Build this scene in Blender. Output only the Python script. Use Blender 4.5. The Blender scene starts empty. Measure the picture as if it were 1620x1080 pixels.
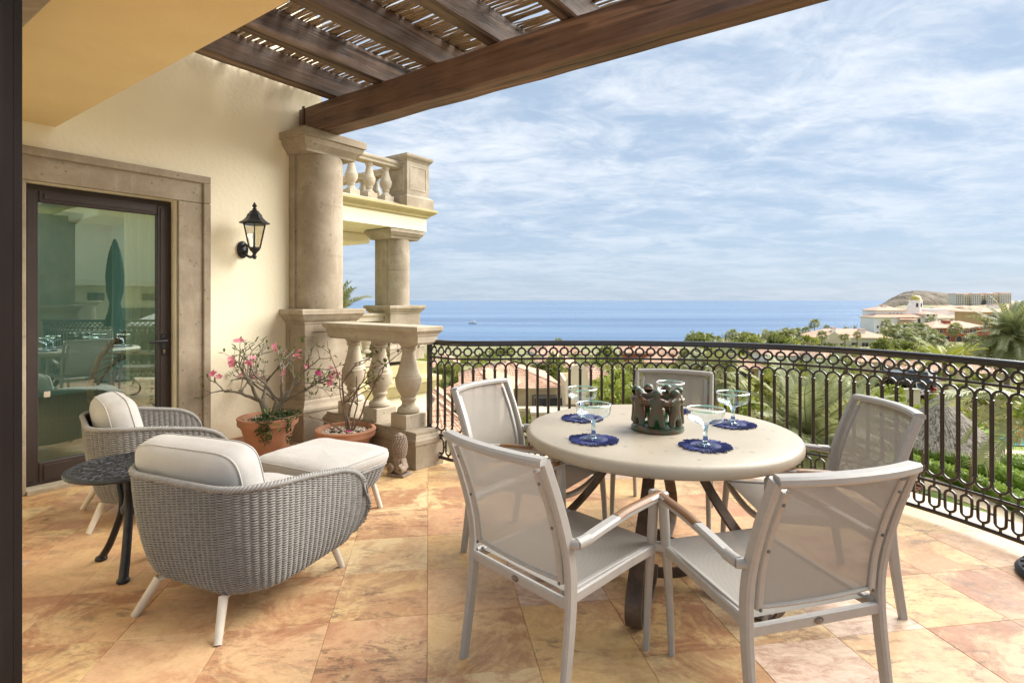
import bpy, math, random
import numpy as np
from mathutils import Vector, Matrix, noise as mnoise

random.seed(7)
rng = np.random.default_rng(7)
SC = bpy.context.scene
COL = SC.collection
PI = math.pi
R = math.radians

# ------------------------------------------------------------------ camera
EYE = 1.45
FPX = 882.0
cam_d = bpy.data.cameras.new('camera')
cam = bpy.data.objects.new('camera', cam_d)
COL.objects.link(cam)
cam.location = (0, 0, EYE)
cam.rotation_euler = (R(90), 0, 0)
cam_d.sensor_width = 36.0
cam_d.lens = FPX / 1620.0 * 36.0
cam_d.shift_y = -(540 - 475) / 1620.0
cam_d.clip_start = 0.05
cam_d.clip_end = 90000
SC.camera = cam

# ------------------------------------------------------------------ world and sun
SUN_EL, SUN_AZ = R(38), R(72)          # azimuth: clockwise from +Y (the view direction)
W = bpy.data.worlds.new('World')
SC.world = W
W.use_nodes = True
nt = W.node_tree
nt.nodes.clear()
def wn(t, **k):
    n = nt.nodes.new(t)
    for a, v in k.items(): setattr(n, a, v)
    return n
def wl(a, b): nt.links.new(a, b)
out = wn('ShaderNodeOutputWorld')
bg = wn('ShaderNodeBackground'); bg.inputs['Strength'].default_value = 0.05
wl(bg.outputs[0], out.inputs[0])
sky = wn('ShaderNodeTexSky', sky_type='NISHITA')
sky.sun_disc = False
sky.sun_elevation = SUN_EL
sky.sun_rotation = SUN_AZ
sky.altitude = 30
sky.air_density = 1.0
sky.dust_density = 0.6
sky.ozone_density = 2.0
tc = wn('ShaderNodeTexCoord')
sep = wn('ShaderNodeSeparateXYZ'); wl(tc.outputs['Generated'], sep.inputs[0])
def wm(op, a, b=None, c=None):
    n = wn('ShaderNodeMath', operation=op)
    for i, v in enumerate((a, b, c)):
        if v is None: continue
        if isinstance(v, (int, float)): n.inputs[i].default_value = v
        else: wl(v, n.inputs[i])
    return n.outputs[0]
zc = wm('MAXIMUM', sep.outputs[2], 0.0)
zz = wm('ADD', zc, 0.14)
px = wm('DIVIDE', sep.outputs[0], zz)
py = wm('DIVIDE', sep.outputs[1], zz)
# cloud sheets: streets running to the upper right of the picture
cmb = wn('ShaderNodeCombineXYZ')
wl(px, cmb.inputs[0]); wl(py, cmb.inputs[1])
mp = wn('ShaderNodeMapping'); mp.inputs['Rotation'].default_value = (0, 0, R(-24)); mp.inputs['Scale'].default_value = (0.95, 1.35, 1)
wl(cmb.outputs[0], mp.inputs[0])
def wnoise(scale, detail, rough, dist, off=0.0):
    m = wn('ShaderNodeMapping'); m.inputs['Location'].default_value = (off, off * .7, off * .3)
    wl(mp.outputs[0], m.inputs[0])
    n = wn('ShaderNodeTexNoise'); n.inputs['Scale'].default_value = scale; n.inputs['Detail'].default_value = detail
    n.inputs['Roughness'].default_value = rough; n.inputs['Distortion'].default_value = dist
    wl(m.outputs[0], n.inputs['Vector'])
    return n.outputs[0]
n1 = wnoise(0.9, 4, .5, .3, 3.1)
n2 = wnoise(2.7, 12, .60, .5, 8.4)
n3 = wnoise(8.0, 10, .66, .9, 1.7)
mix = wm('ADD', wm('ADD', wm('MULTIPLY', n1, 0.70), wm('MULTIPLY', n2, 0.95)), wm('MULTIPLY', n3, 0.34))
mr = wn('ShaderNodeMapRange'); mr.interpolation_type = 'SMOOTHSTEP'
mr.inputs['From Min'].default_value = 0.78; mr.inputs['From Max'].default_value = 1.28
wl(mix, mr.inputs['Value'])
# fewer clouds low over the sea
low = wn('ShaderNodeMapRange'); low.inputs['From Min'].default_value = 0.02; low.inputs['From Max'].default_value = 0.26
low.inputs['To Min'].default_value = 0.26; low.inputs['To Max'].default_value = 1.0
wl(sep.outputs[2], low.inputs['Value'])
mask = wm('MULTIPLY', wm('MULTIPLY', mr.outputs[0], low.outputs[0]), 0.92)
CLOUD = (4.6, 4.85, 5.2, 1)
tint = wn('ShaderNodeMix', data_type='RGBA'); tint.inputs[0].default_value = 0.9
wl(sky.outputs[0], tint.inputs[6]); tint.inputs[7].default_value = (2.2, 2.8, 3.6, 1)
cm = wn('ShaderNodeMix', data_type='RGBA')
wl(mask, cm.inputs[0]); wl(tint.outputs[2], cm.inputs[6]); cm.inputs[7].default_value = CLOUD
wl(cm.outputs[2], bg.inputs['Color'])

sun_d = bpy.data.lights.new('sun', 'SUN')
sun_d.energy = 2.45
sun_d.angle = R(62)
sun_d.color = (1.0, 0.955, 0.89)
sun = bpy.data.objects.new('sun', sun_d)
COL.objects.link(sun)
sv = Vector((math.sin(SUN_AZ) * math.cos(SUN_EL), math.cos(SUN_AZ) * math.cos(SUN_EL), math.sin(SUN_EL)))
sun.rotation_euler = sv.to_track_quat('Z', 'Y').to_euler()
sun.location = (20, -10, 40)

vs = SC.view_settings
vs.view_transform = 'Standard'; vs.look = 'None'; vs.gamma = 1; vs.use_curve_mapping = False
vs.exposure = 2.1
SC.cycles.max_bounces = 10
SC.cycles.diffuse_bounces = 5
SC.cycles.transparent_max_bounces = 16
SC.cycles.transmission_bounces = 10
SC.cycles.sample_clamp_indirect = 6
SC.cycles.use_denoising = True

# ------------------------------------------------------------------ materials
def mat_new(name):
    m = bpy.data.materials.new(name); m.use_nodes = True
    t = m.node_tree; t.nodes.clear()
    o = t.nodes.new('ShaderNodeOutputMaterial')
    p = t.nodes.new('ShaderNodeBsdfPrincipled')
    t.links.new(p.outputs[0], o.inputs[0])
    return m, t, p, o
def N(t, typ, **k):
    n = t.nodes.new(typ)
    for a, v in k.items():
        if a.startswith('i_'): n.inputs[a[2:].replace('_', ' ')].default_value = v
        else: setattr(n, a, v)
    return n
def c4(c): return (c[0], c[1], c[2], 1)
def ramp(t, src, stops, interp='LINEAR'):
    r = t.nodes.new('ShaderNodeValToRGB'); r.color_ramp.interpolation = interp
    e = r.color_ramp.elements
    while len(e) < len(stops): e.new(0.5)
    for el, (pos, c) in zip(e, stops):
        el.position = pos; el.color = c4(c) if len(c) == 3 else c
    t.links.new(src, r.inputs[0])
    return r.outputs[0]
def coords(t, kind='obj', scale=(1, 1, 1), rnd=False):
    if kind == 'pos':
        src = N(t, 'ShaderNodeNewGeometry').outputs['Position']
    else:
        src = N(t, 'ShaderNodeTexCoord').outputs['Object']
    mpn = N(t, 'ShaderNodeMapping'); mpn.inputs['Scale'].default_value = scale
    t.links.new(src, mpn.inputs[0])
    if rnd:
        oi = N(t, 'ShaderNodeObjectInfo')
        sc = N(t, 'ShaderNodeVectorMath', operation='SCALE'); sc.inputs[0].default_value = (37.0, 91.0, 53.0)
        t.links.new(oi.outputs['Random'], sc.inputs['Scale'])
        ad = N(t, 'ShaderNodeVectorMath', operation='ADD')
        t.links.new(mpn.outputs[0], ad.inputs[0]); t.links.new(sc.outputs[0], ad.inputs[1])
        return ad.outputs[0]
    return mpn.outputs[0]
def noise(t, vec, scale, detail=6, rough=.55, dist=0.0):
    n = N(t, 'ShaderNodeTexNoise'); n.inputs['Scale'].default_value = scale; n.inputs['Detail'].default_value = detail
    n.inputs['Roughness'].default_value = rough; n.inputs['Distortion'].default_value = dist
    t.links.new(vec, n.inputs['Vector'])
    return n.outputs[0]
def mixc(t, fac, a, b, blend='MIX'):
    m = N(t, 'ShaderNodeMix', data_type='RGBA', blend_type=blend)
    for i, v in ((0, fac), (6, a), (7, b)):
        if isinstance(v, (int, float)): m.inputs[i].default_value = v
        elif isinstance(v, tuple): m.inputs[i].default_value = c4(v)
        else: t.links.new(v, m.inputs[i])
    return m.outputs[2]
def math_n(t, op, a, b=None, clamp=False):
    m = N(t, 'ShaderNodeMath', operation=op, use_clamp=clamp)
    for i, v in enumerate((a, b)):
        if v is None: continue
        if isinstance(v, (int, float)): m.inputs[i].default_value = v
        else: t.links.new(v, m.inputs[i])
    return m.outputs[0]
def bump(t, p, h, strength=.3, dist=.01):
    b = N(t, 'ShaderNodeBump'); b.inputs['Strength'].default_value = strength; b.inputs['Distance'].default_value = dist
    t.links.new(h, b.inputs['Height']); t.links.new(b.outputs[0], p.inputs['Normal'])
def simple(name, a, b=None, scale=6, rough=.6, metal=0., bmp=0., bscale=60, kind='obj', stretch=(1, 1, 1), rnd=False, hue=None, lo=.35, hi=.65, bdist=.004, spec=.5):
    m, t, p, o = mat_new(name)
    p.inputs['Roughness'].default_value = rough; p.inputs['Metallic'].default_value = metal
    p.inputs['Specular IOR Level'].default_value = spec
    v = coords(t, kind, stretch, rnd)
    if b is None: b = tuple(min(1, x * .8) for x in a)
    c = ramp(t, noise(t, v, scale, 7, .6, .2), [(lo, a), (hi, b)])
    if hue is not None:      # a third colour chosen per object
        oi = N(t, 'ShaderNodeObjectInfo')
        c = mixc(t, oi.outputs['Random'], c, hue)
    t.links.new(c, p.inputs['Base Color'])
    if bmp > 0: bump(t, p, noise(t, v, bscale, 6, .6), bmp, bdist)
    return m

MT = {}
MT['stucco'] = simple('stucco', (.90, .82, .62), (.87, .785, .575), 1.1, .9, bmp=.5, bscale=26, kind='pos', bdist=.008)
MT['stucco_pale'] = simple('stucco_pale', (.80, .73, .52), (.74, .66, .46), .8, .9, bmp=.2, bscale=14, kind='pos')
MT['ceiling'] = simple('ceiling_stucco', (.84, .67, .36), (.79, .61, .32), 1.8, .9, bmp=.35, bscale=45, kind='pos', bdist=.006)

def stone_mat(name, base, dark, pale, sc=1.0, rough=.85):
    m, t, p, o = mat_new(name)
    p.inputs['Roughness'].default_value = rough
    v = coords(t, 'pos', (1, 1, 1))
    n_a = noise(t, v, 3.2 * sc, 8, .62, .4)
    c = ramp(t, n_a, [(.28, dark), (.5, base), (.72, pale)])
    vo = N(t, 'ShaderNodeTexVoronoi'); vo.inputs['Scale'].default_value = 17 * sc
    t.links.new(v, vo.inputs['Vector'])
    gate = math_n(t, 'MULTIPLY', math_n(t, 'LESS_THAN', vo.outputs['Distance'], .2), math_n(t, 'GREATER_THAN', noise(t, v, 9 * sc, 3), .52))
    c = mixc(t, math_n(t, 'MULTIPLY', gate, .62), c, tuple(x * .42 for x in base))
    st = noise(t, coords(t, 'pos', (6, 6, 1.2)), 1.0, 5, .6, .8)      # pale lime runs
    c = mixc(t, ramp(t, st, [(.58, (0, 0, 0)), (.68, (.6, .6, .6))]), c, pale)
    fine = noise(t, v, 60, 5, .7)
    c = mixc(t, .22, c, ramp(t, fine, [(.3, dark), (.7, pale)]))
    t.links.new(c, p.inputs['Base Color'])
    bump(t, p, math_n(t, 'SUBTRACT', noise(t, v, 40 * sc, 8, .7), math_n(t, 'MULTIPLY', gate, .6)), .4, .004)
    return m
MT['cantera'] = stone_mat('cantera_stone', (.31, .25, .175), (.21, .168, .115), (.44, .375, .285))
MT['cantera_pale'] = stone_mat('pale_cantera_stone', (.42, .355, .26), (.32, .265, .185), (.54, .47, .365))

def wood_mat(name, a, b, c, axis=1, sc=1.0, rough=.62, bs=.8):
    m, t, p, o = mat_new(name)
    p.inputs['Roughness'].default_value = rough
    st = [9 * sc, 9 * sc, 9 * sc]; st[axis] = .42 * sc
    v = coords(t, 'obj', tuple(st), True)
    g = noise(t, v, .8, 5, .5, 1.2)
    rings = math_n(t, 'PINGPONG', math_n(t, 'MULTIPLY', g, 4.5), 1.0)
    col = ramp(t, rings, [(.0, a), (.3, b), (.62, b), (.95, c)])
    big = noise(t, coords(t, 'obj', (2, 2, 2), True), 1.0, 4)
    col = mixc(t, ramp(t, big, [(.35, (0, 0, 0)), (.75, (.55, .55, .55))]), col, c)
    fine = noise(t, coords(t, 'obj', tuple(x * 5 for x in st), True), 1.0, 3)
    col = mixc(t, .22, col, ramp(t, fine, [(.3, a), (.7, c)]))
    ck = noise(t, coords(t, 'obj', tuple(x * (2.2 if i != axis else .8) for i, x in enumerate(st)), True), 1.0, 4, .5, .4)
    col = mixc(t, ramp(t, ck, [(.60, (0, 0, 0)), (.66, (.8, .8, .8))]), col, tuple(x * .45 for x in a))
    t.links.new(col, p.inputs['Base Color'])
    bump(t, p, math_n(t, 'ADD', rings, fine), bs, .004)
    return m
MT['beam'] = wood_mat('stained_beam_wood', (.020, .010, .007), (.105, .052, .032), (.30, .175, .115), 0)
MT['rafter'] = wood_mat('stained_rafter_wood', (.020, .012, .009), (.10, .060, .042), (.28, .19, .135), 1)
MT['teak'] = wood_mat('teak', (.13, .06, .022), (.19, .092, .034), (.24, .125, .05), 1, 3, .4, .15)
MT['reed'] = simple('dry_reed', (.42, .31, .20), (.25, .175, .11), 9, .8, bmp=.4, bscale=40, rnd=True, hue=(.28, .21, .145))

# travertine floor: every tile takes its own tone and veins
m, t, p, o = mat_new('travertine_tile')
oi = N(t, 'ShaderNodeObjectInfo')
RND = oi.outputs['Random']
v = coords(t, 'pos', (1, 1, 1), True)
tone = ramp(t, RND, [(0, (.68, .44, .18)), (.14, (.62, .335, .17)), (.28, (.71, .51, .25)), (.42, (.58, .29, .165)), (.56, (.69, .44, .19)), (.70, (.64, .375, .215)), (.84, (.73, .56, .32)), (.93, (.55, .27, .145))], 'CONSTANT')
w1 = noise(t, v, 2.6, 12, .68, .5)
c = mixc(t, ramp(t, w1, [(.38, (0, 0, 0)), (.68, (.85, .85, .85))]), tone, (.75, .55, .28))
# cloudy rose and brown patches, stronger in some tiles
w2 = noise(t, v, 2.9, 15, .76, .8)
rose_amt = math_n(t, 'FRACT', math_n(t, 'MULTIPLY', RND, 11.7))
c = mixc(t, math_n(t, 'MULTIPLY', ramp(t, w2, [(.45, (0, 0, 0)), (.55, (1, 1, 1))]), math_n(t, 'ADD', math_n(t, 'MULTIPLY', rose_amt, .72), .22)), c, (.36, .135, .065))
# dark broken veins and specks gathered in drifts
st = N(t, 'ShaderNodeMapping'); st.inputs['Scale'].default_value = (1.0, 2.6, 1); st.inputs['Rotation'].default_value = (0, 0, .6)
t.links.new(v, st.inputs[0])
w3 = noise(t, st.outputs[0], 7.5, 14, .80, .5)
gate = noise(t, v, 1.9, 6, .6, .4)
amt2 = math_n(t, 'FRACT', math_n(t, 'MULTIPLY', RND, 23.1))
vein = math_n(t, 'MULTIPLY', ramp(t, w3, [(.51, (0, 0, 0)), (.57, (1, 1, 1))]), math_n(t, 'MULTIPLY', ramp(t, gate, [(.42, (0, 0, 0)), (.53, (1, 1, 1))]), math_n(t, 'ADD', math_n(t, 'MULTIPLY', amt2, .8), .2)))
c = mixc(t, math_n(t, 'MULTIPLY', vein, .85), c, (.13, .065, .045))
# a few pale lilac tiles with brown brecciation
isp = math_n(t, 'GREATER_THAN', math_n(t, 'FRACT', math_n(t, 'MULTIPLY', RND, 7.31)), .93)
pale = mixc(t, ramp(t, w3, [(.44, (0, 0, 0)), (.60, (1, 1, 1))]), (.74, .60, .50), (.40, .24, .18))
c = mixc(t, math_n(t, 'MULTIPLY', isp, .8), c, pale)
fine = noise(t, v, 34, 8, .75)
c = mixc(t, .20, c, ramp(t, fine, [(.32, (.30, .14, .06)), (.68, (.84, .63, .36))]))
t.links.new(c, p.inputs['Base Color'])
rr = ramp(t, noise(t, v, 6, 6), [(.3, (.30,) * 3), (.7, (.50,) * 3)])
t.links.new(rr, p.inputs['Roughness'])
p.inputs['Specular IOR Level'].default_value = .32
bump(t, p, math_n(t, 'SUBTRACT', noise(t, v, 18, 8, .7), math_n(t, 'MULTIPLY', vein, .6)), .08, .004)
MT['tile'] = m
MT['grout'] = simple('floor_grout', (.46, .28, .16), (.36, .21, .12), 12, .9, kind='pos')

MT['iron'] = simple('wrought_iron', (.020, .014, .012), (.032, .023, .019), 25, .30, .35, bmp=.25, bscale=120, bdist=.001)
_p = [n for n in MT['iron'].node_tree.nodes if n.type == 'BSDF_PRINCIPLED'][0]; _p.inputs['Coat Weight'].default_value = .55; _p.inputs['Coat Roughness'].default_value = .18
MT['rust_iron'] = simple('aged_iron', (.155, .105, .07), (.075, .055, .042), 14, .55, .4, bmp=.4, bscale=60, bdist=.002)
MT['black_cast'] = simple('black_cast_metal', (.016, .016, .019), (.026, .026, .03), 20, .45, .3, bmp=.2, bscale=90, bdist=.001)
MT['bronze_frame'] = simple('bronze_door_frame', (.042, .029, .025), (.052, .037, .032), 3, .45, .25)
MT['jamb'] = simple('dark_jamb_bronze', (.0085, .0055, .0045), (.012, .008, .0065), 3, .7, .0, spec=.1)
MT['alu'] = simple('powder_coated_metal', (.37, .345, .31), (.34, .318, .285), 30, .38, bmp=.05, bscale=300, bdist=.0005)
MT['leg_cream'] = simple('cream_metal', (.66, .60, .50), (.60, .54, .45), 20, .42)
MT['screw'] = simple('screw_metal', (.12, .11, .10), (.2, .19, .18), 40, .35, .9)
MT['badge'] = simple('badge_metal', (.22, .19, .16), (.12, .10, .09), 60, .35, .8)

def sling(name, col, alpha):
    m, t, p, o = mat_new(name)
    v = coords(t, 'obj', (1, 1, 1))
    wv = N(t, 'ShaderNodeTexWave'); wv.inputs['Scale'].default_value = 190; wv.bands_direction = 'X'
    t.links.new(v, wv.inputs['Vector'])
    wv2 = N(t, 'ShaderNodeTexWave'); wv2.inputs['Scale'].default_value = 190; wv2.bands_direction = 'Z'
    t.links.new(v, wv2.inputs['Vector'])
    w = math_n(t, 'MULTIPLY', wv.outputs['Fac'], wv2.outputs['Fac'])
    c = mixc(t, math_n(t, 'MULTIPLY', w, .35), col, tuple(x * .7 for x in col))
    c = mixc(t, math_n(t, 'MULTIPLY', noise(t, v, 5, 4), .25), c, tuple(x * .8 for x in col))
    t.links.new(c, p.inputs['Base Color']); p.inputs['Roughness'].default_value = .7
    bump(t, p, w, .2, .001)
    tr = N(t, 'ShaderNodeBsdfTransparent'); tr.inputs[0].default_value = (.95, .93, .9, 1)
    tl = N(t, 'ShaderNodeBsdfTranslucent'); t.links.new(c, tl.inputs[0])
    m1 = N(t, 'ShaderNodeMixShader'); m1.inputs[0].default_value = .25
    t.links.new(p.outputs[0], m1.inputs[1]); t.links.new(tl.outputs[0], m1.inputs[2])
    m2 = N(t, 'ShaderNodeMixShader'); m2.inputs[0].default_value = alpha
    t.links.new(m1.outputs[0], m2.inputs[1]); t.links.new(tr.outputs[0], m2.inputs[2])
    t.links.new(m2.outputs[0], o.inputs[0])
    return m
MT['sling'] = sling('mesh_sling', (.30, .275, .24), .12)
MT['sling_seat'] = sling('mesh_seat_sling', (.34, .325, .295), .04)

def cloth(name, a, b, sc=400):
    m, t, p, o = mat_new(name)
    p.inputs['Roughness'].default_value = .92
    p.inputs['Sheen Weight'].default_value = .25
    v = coords(t, 'obj')
    n0 = noise(t, v, 8, 5); n_ = noise(t, v, sc, 3, .6)
    c = mixc(t, ramp(t, n0, [(.3, (0, 0, 0)), (.7, (1, 1, 1))]), a, b)
    c = mixc(t, .12, c, ramp(t, n_, [(.35, tuple(x * .6 for x in a)), (.65, a)]))
    t.links.new(c, p.inputs['Base Color'])
    soft = noise(t, v, 9, 3, .5, .5)
    bump(t, p, math_n(t, 'ADD', math_n(t, 'MULTIPLY', n_, .25), math_n(t, 'MULTIPLY', soft, 1.0)), .5, .012)
    return m
MT['cushion'] = cloth('linen_cushion', (.46, .43, .395), (.42, .395, .36))
MT['coaster'] = cloth('blue_cotton', (.018, .030, .16), (.012, .02, .11), 200)
MT['wicker'] = simple('grey_wicker', (.275, .262, .243), (.215, .203, .186), 30, .6, bmp=.3, bscale=300, bdist=.001)
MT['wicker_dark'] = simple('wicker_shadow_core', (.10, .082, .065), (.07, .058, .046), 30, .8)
MT['terracotta'] = simple('terracotta', (.47, .225, .125), (.40, .185, .10), 7, .75, bmp=.2, bscale=80, bdist=.002)
MT['soil'] = simple('potting_soil', (.06, .04, .025), (.12, .08, .05), 30, .95, bmp=.8, bscale=60)
MT['pebble'] = simple('pale_pebbles', (.62, .50, .36), (.40, .30, .21), 6, .7, rnd=True, hue=(.55, .47, .38))
MT['bark_pale'] = simple('pale_bark', (.22, .19, .145), (.15, .125, .09), 18, .75, bmp=.5, bscale=40)
MT['bark_brown'] = simple('brown_twig', (.15, .095, .06), (.22, .15, .10), 22, .8)
def leafmat(name, a, b, rnd_hue=None, rough=.5, trans=.35):
    m, t, p, o = mat_new(name)
    p.inputs['Roughness'].default_value = rough
    v = coords(t, 'pos')
    c = ramp(t, noise(t, v, 1.3, 4, .6), [(.32, a), (.68, b)])
    if rnd_hue:
        oi = N(t, 'ShaderNodeObjectInfo'); c = mixc(t, math_n(t, 'MULTIPLY', oi.outputs['Random'], .8), c, rnd_hue)
    t.links.new(c, p.inputs['Base Color'])
    if trans:
        tl = N(t, 'ShaderNodeBsdfTranslucent'); t.links.new(c, tl.inputs[0])
        mx = N(t, 'ShaderNodeMixShader'); mx.inputs[0].default_value = trans
        t.links.new(p.outputs[0], mx.inputs[1]); t.links.new(tl.outputs[0], mx.inputs[2]); t.links.new(mx.outputs[0], o.inputs[0])
    return m
MT['leaf_dark'] = leafmat('dark_small_leaves', (.03, .06, .018), (.07, .12, .03))
MT['leaf_plant'] = leafmat('plant_leaves', (.07, .12, .025), (.14, .17, .04))
MT['leaf_tree'] = leafmat('tree_leaves', (0.114, 0.152, 0.031), (0.211, 0.240, 0.059), (0.282, 0.285, 0.055))
MT['leaf_lime'] = leafmat('lime_tree_leaves', (0.231, 0.266, 0.032), (0.370, 0.361, 0.058), (0.204, 0.275, 0.049))
MT['leaf_olive'] = leafmat('olive_scrub_leaves', (0.185, 0.191, 0.064), (0.304, 0.279, 0.110), (0.314, 0.261, 0.110))
MT['frond'] = leafmat('palm_frond_leaf', (0.144, 0.182, 0.061), (0.245, 0.259, 0.102), (0.260, 0.259, 0.088))
MT['frond_near'] = leafmat('silvery_palm_frond', (0.229, 0.264, 0.114), (0.366, 0.383, 0.195), (0.366, 0.365, 0.159))
MT['frond_yellow'] = leafmat('yellowing_palm_frond', (0.333, 0.342, 0.037), (0.425, 0.399, 0.067), (0.296, 0.342, 0.053))
MT['hedge'] = leafmat('hedge_leaves', (0.154, 0.235, 0.039), (0.306, 0.399, 0.070))
MT['petal'] = leafmat('pink_petals', (.75, .18, .28), (.80, .38, .45), None, .6, .3)
MT['petal_magenta'] = leafmat('magenta_petals', (.62, .02, .22), (.70, .05, .30), None, .6, .3)
MT['petal_orange'] = leafmat('orange_blossom', (.60, .25, .02), (.68, .36, .04), None, .6, .3)
MT['carved'] = simple('carved_stone', (.34, .265, .20), (.22, .165, .125), 18, .85, bmp=.5, bscale=70)
MT['tabletop'] = stone_mat('cream_tabletop_stone', (.40, .34, .255), (.36, .305, .225), (.43, .37, .285), .8, .42)
MT['glaze'] = simple('green_brown_glaze', (.105, .050, .022), (.045, .075, .042), 16, .3, bmp=.8, bscale=45, lo=.44, hi=.56)

def glass(name, col, rough=0.0, ior=1.45):
    m, t, p, o = mat_new(name)
    p.inputs['Base Color'].default_value = c4(col); p.inputs['Roughness'].default_value = rough
    p.inputs['Transmission Weight'].default_value = 1.0; p.inputs['IOR'].default_value = ior
    return m
def thin_glass(name, tintc, refl=.12, gloss_col=(1, 1, 1)):
    m, t, p, o = mat_new(name)
    t.nodes.remove(p)
    g = N(t, 'ShaderNodeBsdfGlossy'); g.inputs['Roughness'].default_value = .0; g.inputs['Color'].default_value = c4(gloss_col)
    tr = N(t, 'ShaderNodeBsdfTransparent'); tr.inputs[0].default_value = c4(tintc)
    fr = N(t, 'ShaderNodeLayerWeight'); fr.inputs['Blend'].default_value = .5      # thin pane: same from both sides
    f = math_n(t, 'ADD', math_n(t, 'MULTIPLY', math_n(t, 'POWER', fr.outputs['Facing'], 4.0), .85), refl + .045, True)
    mx = N(t, 'ShaderNodeMixShader')
    t.links.new(f, mx.inputs[0]); t.links.new(tr.outputs[0], mx.inputs[1]); t.links.new(g.outputs[0], mx.inputs[2])
    t.links.new(mx.outputs[0], o.inputs[0])
    return m
MT['door_glass'] = thin_glass('tinted_door_glass', (.66, .90, .80), .26, (.86, 1.0, .92))
MT['drink_glass'] = thin_glass('clear_bubbly_glass', (.93, .975, .985), .055, (.85, .9, .95))
MT['green_glass'] = glass('green_glass_rim', (.30, .80, .42))
MT['blue_glass'] = glass('pale_blue_glass', (.72, .92, .98))
MT['lamp_glass'] = thin_glass('seeded_lamp_glass', (.86, .82, .72), .08)
MT['window_dark'] = simple('dark_window', (.035, .04, .045), (.06, .065, .07), 2, .25)
MT['frost'] = simple('frosted_bulb', (.75, .72, .62), None, 5, .5)
MT['plastic_white'] = simple('white_plastic', (.75, .72, .66), None, 5, .5)
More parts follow.
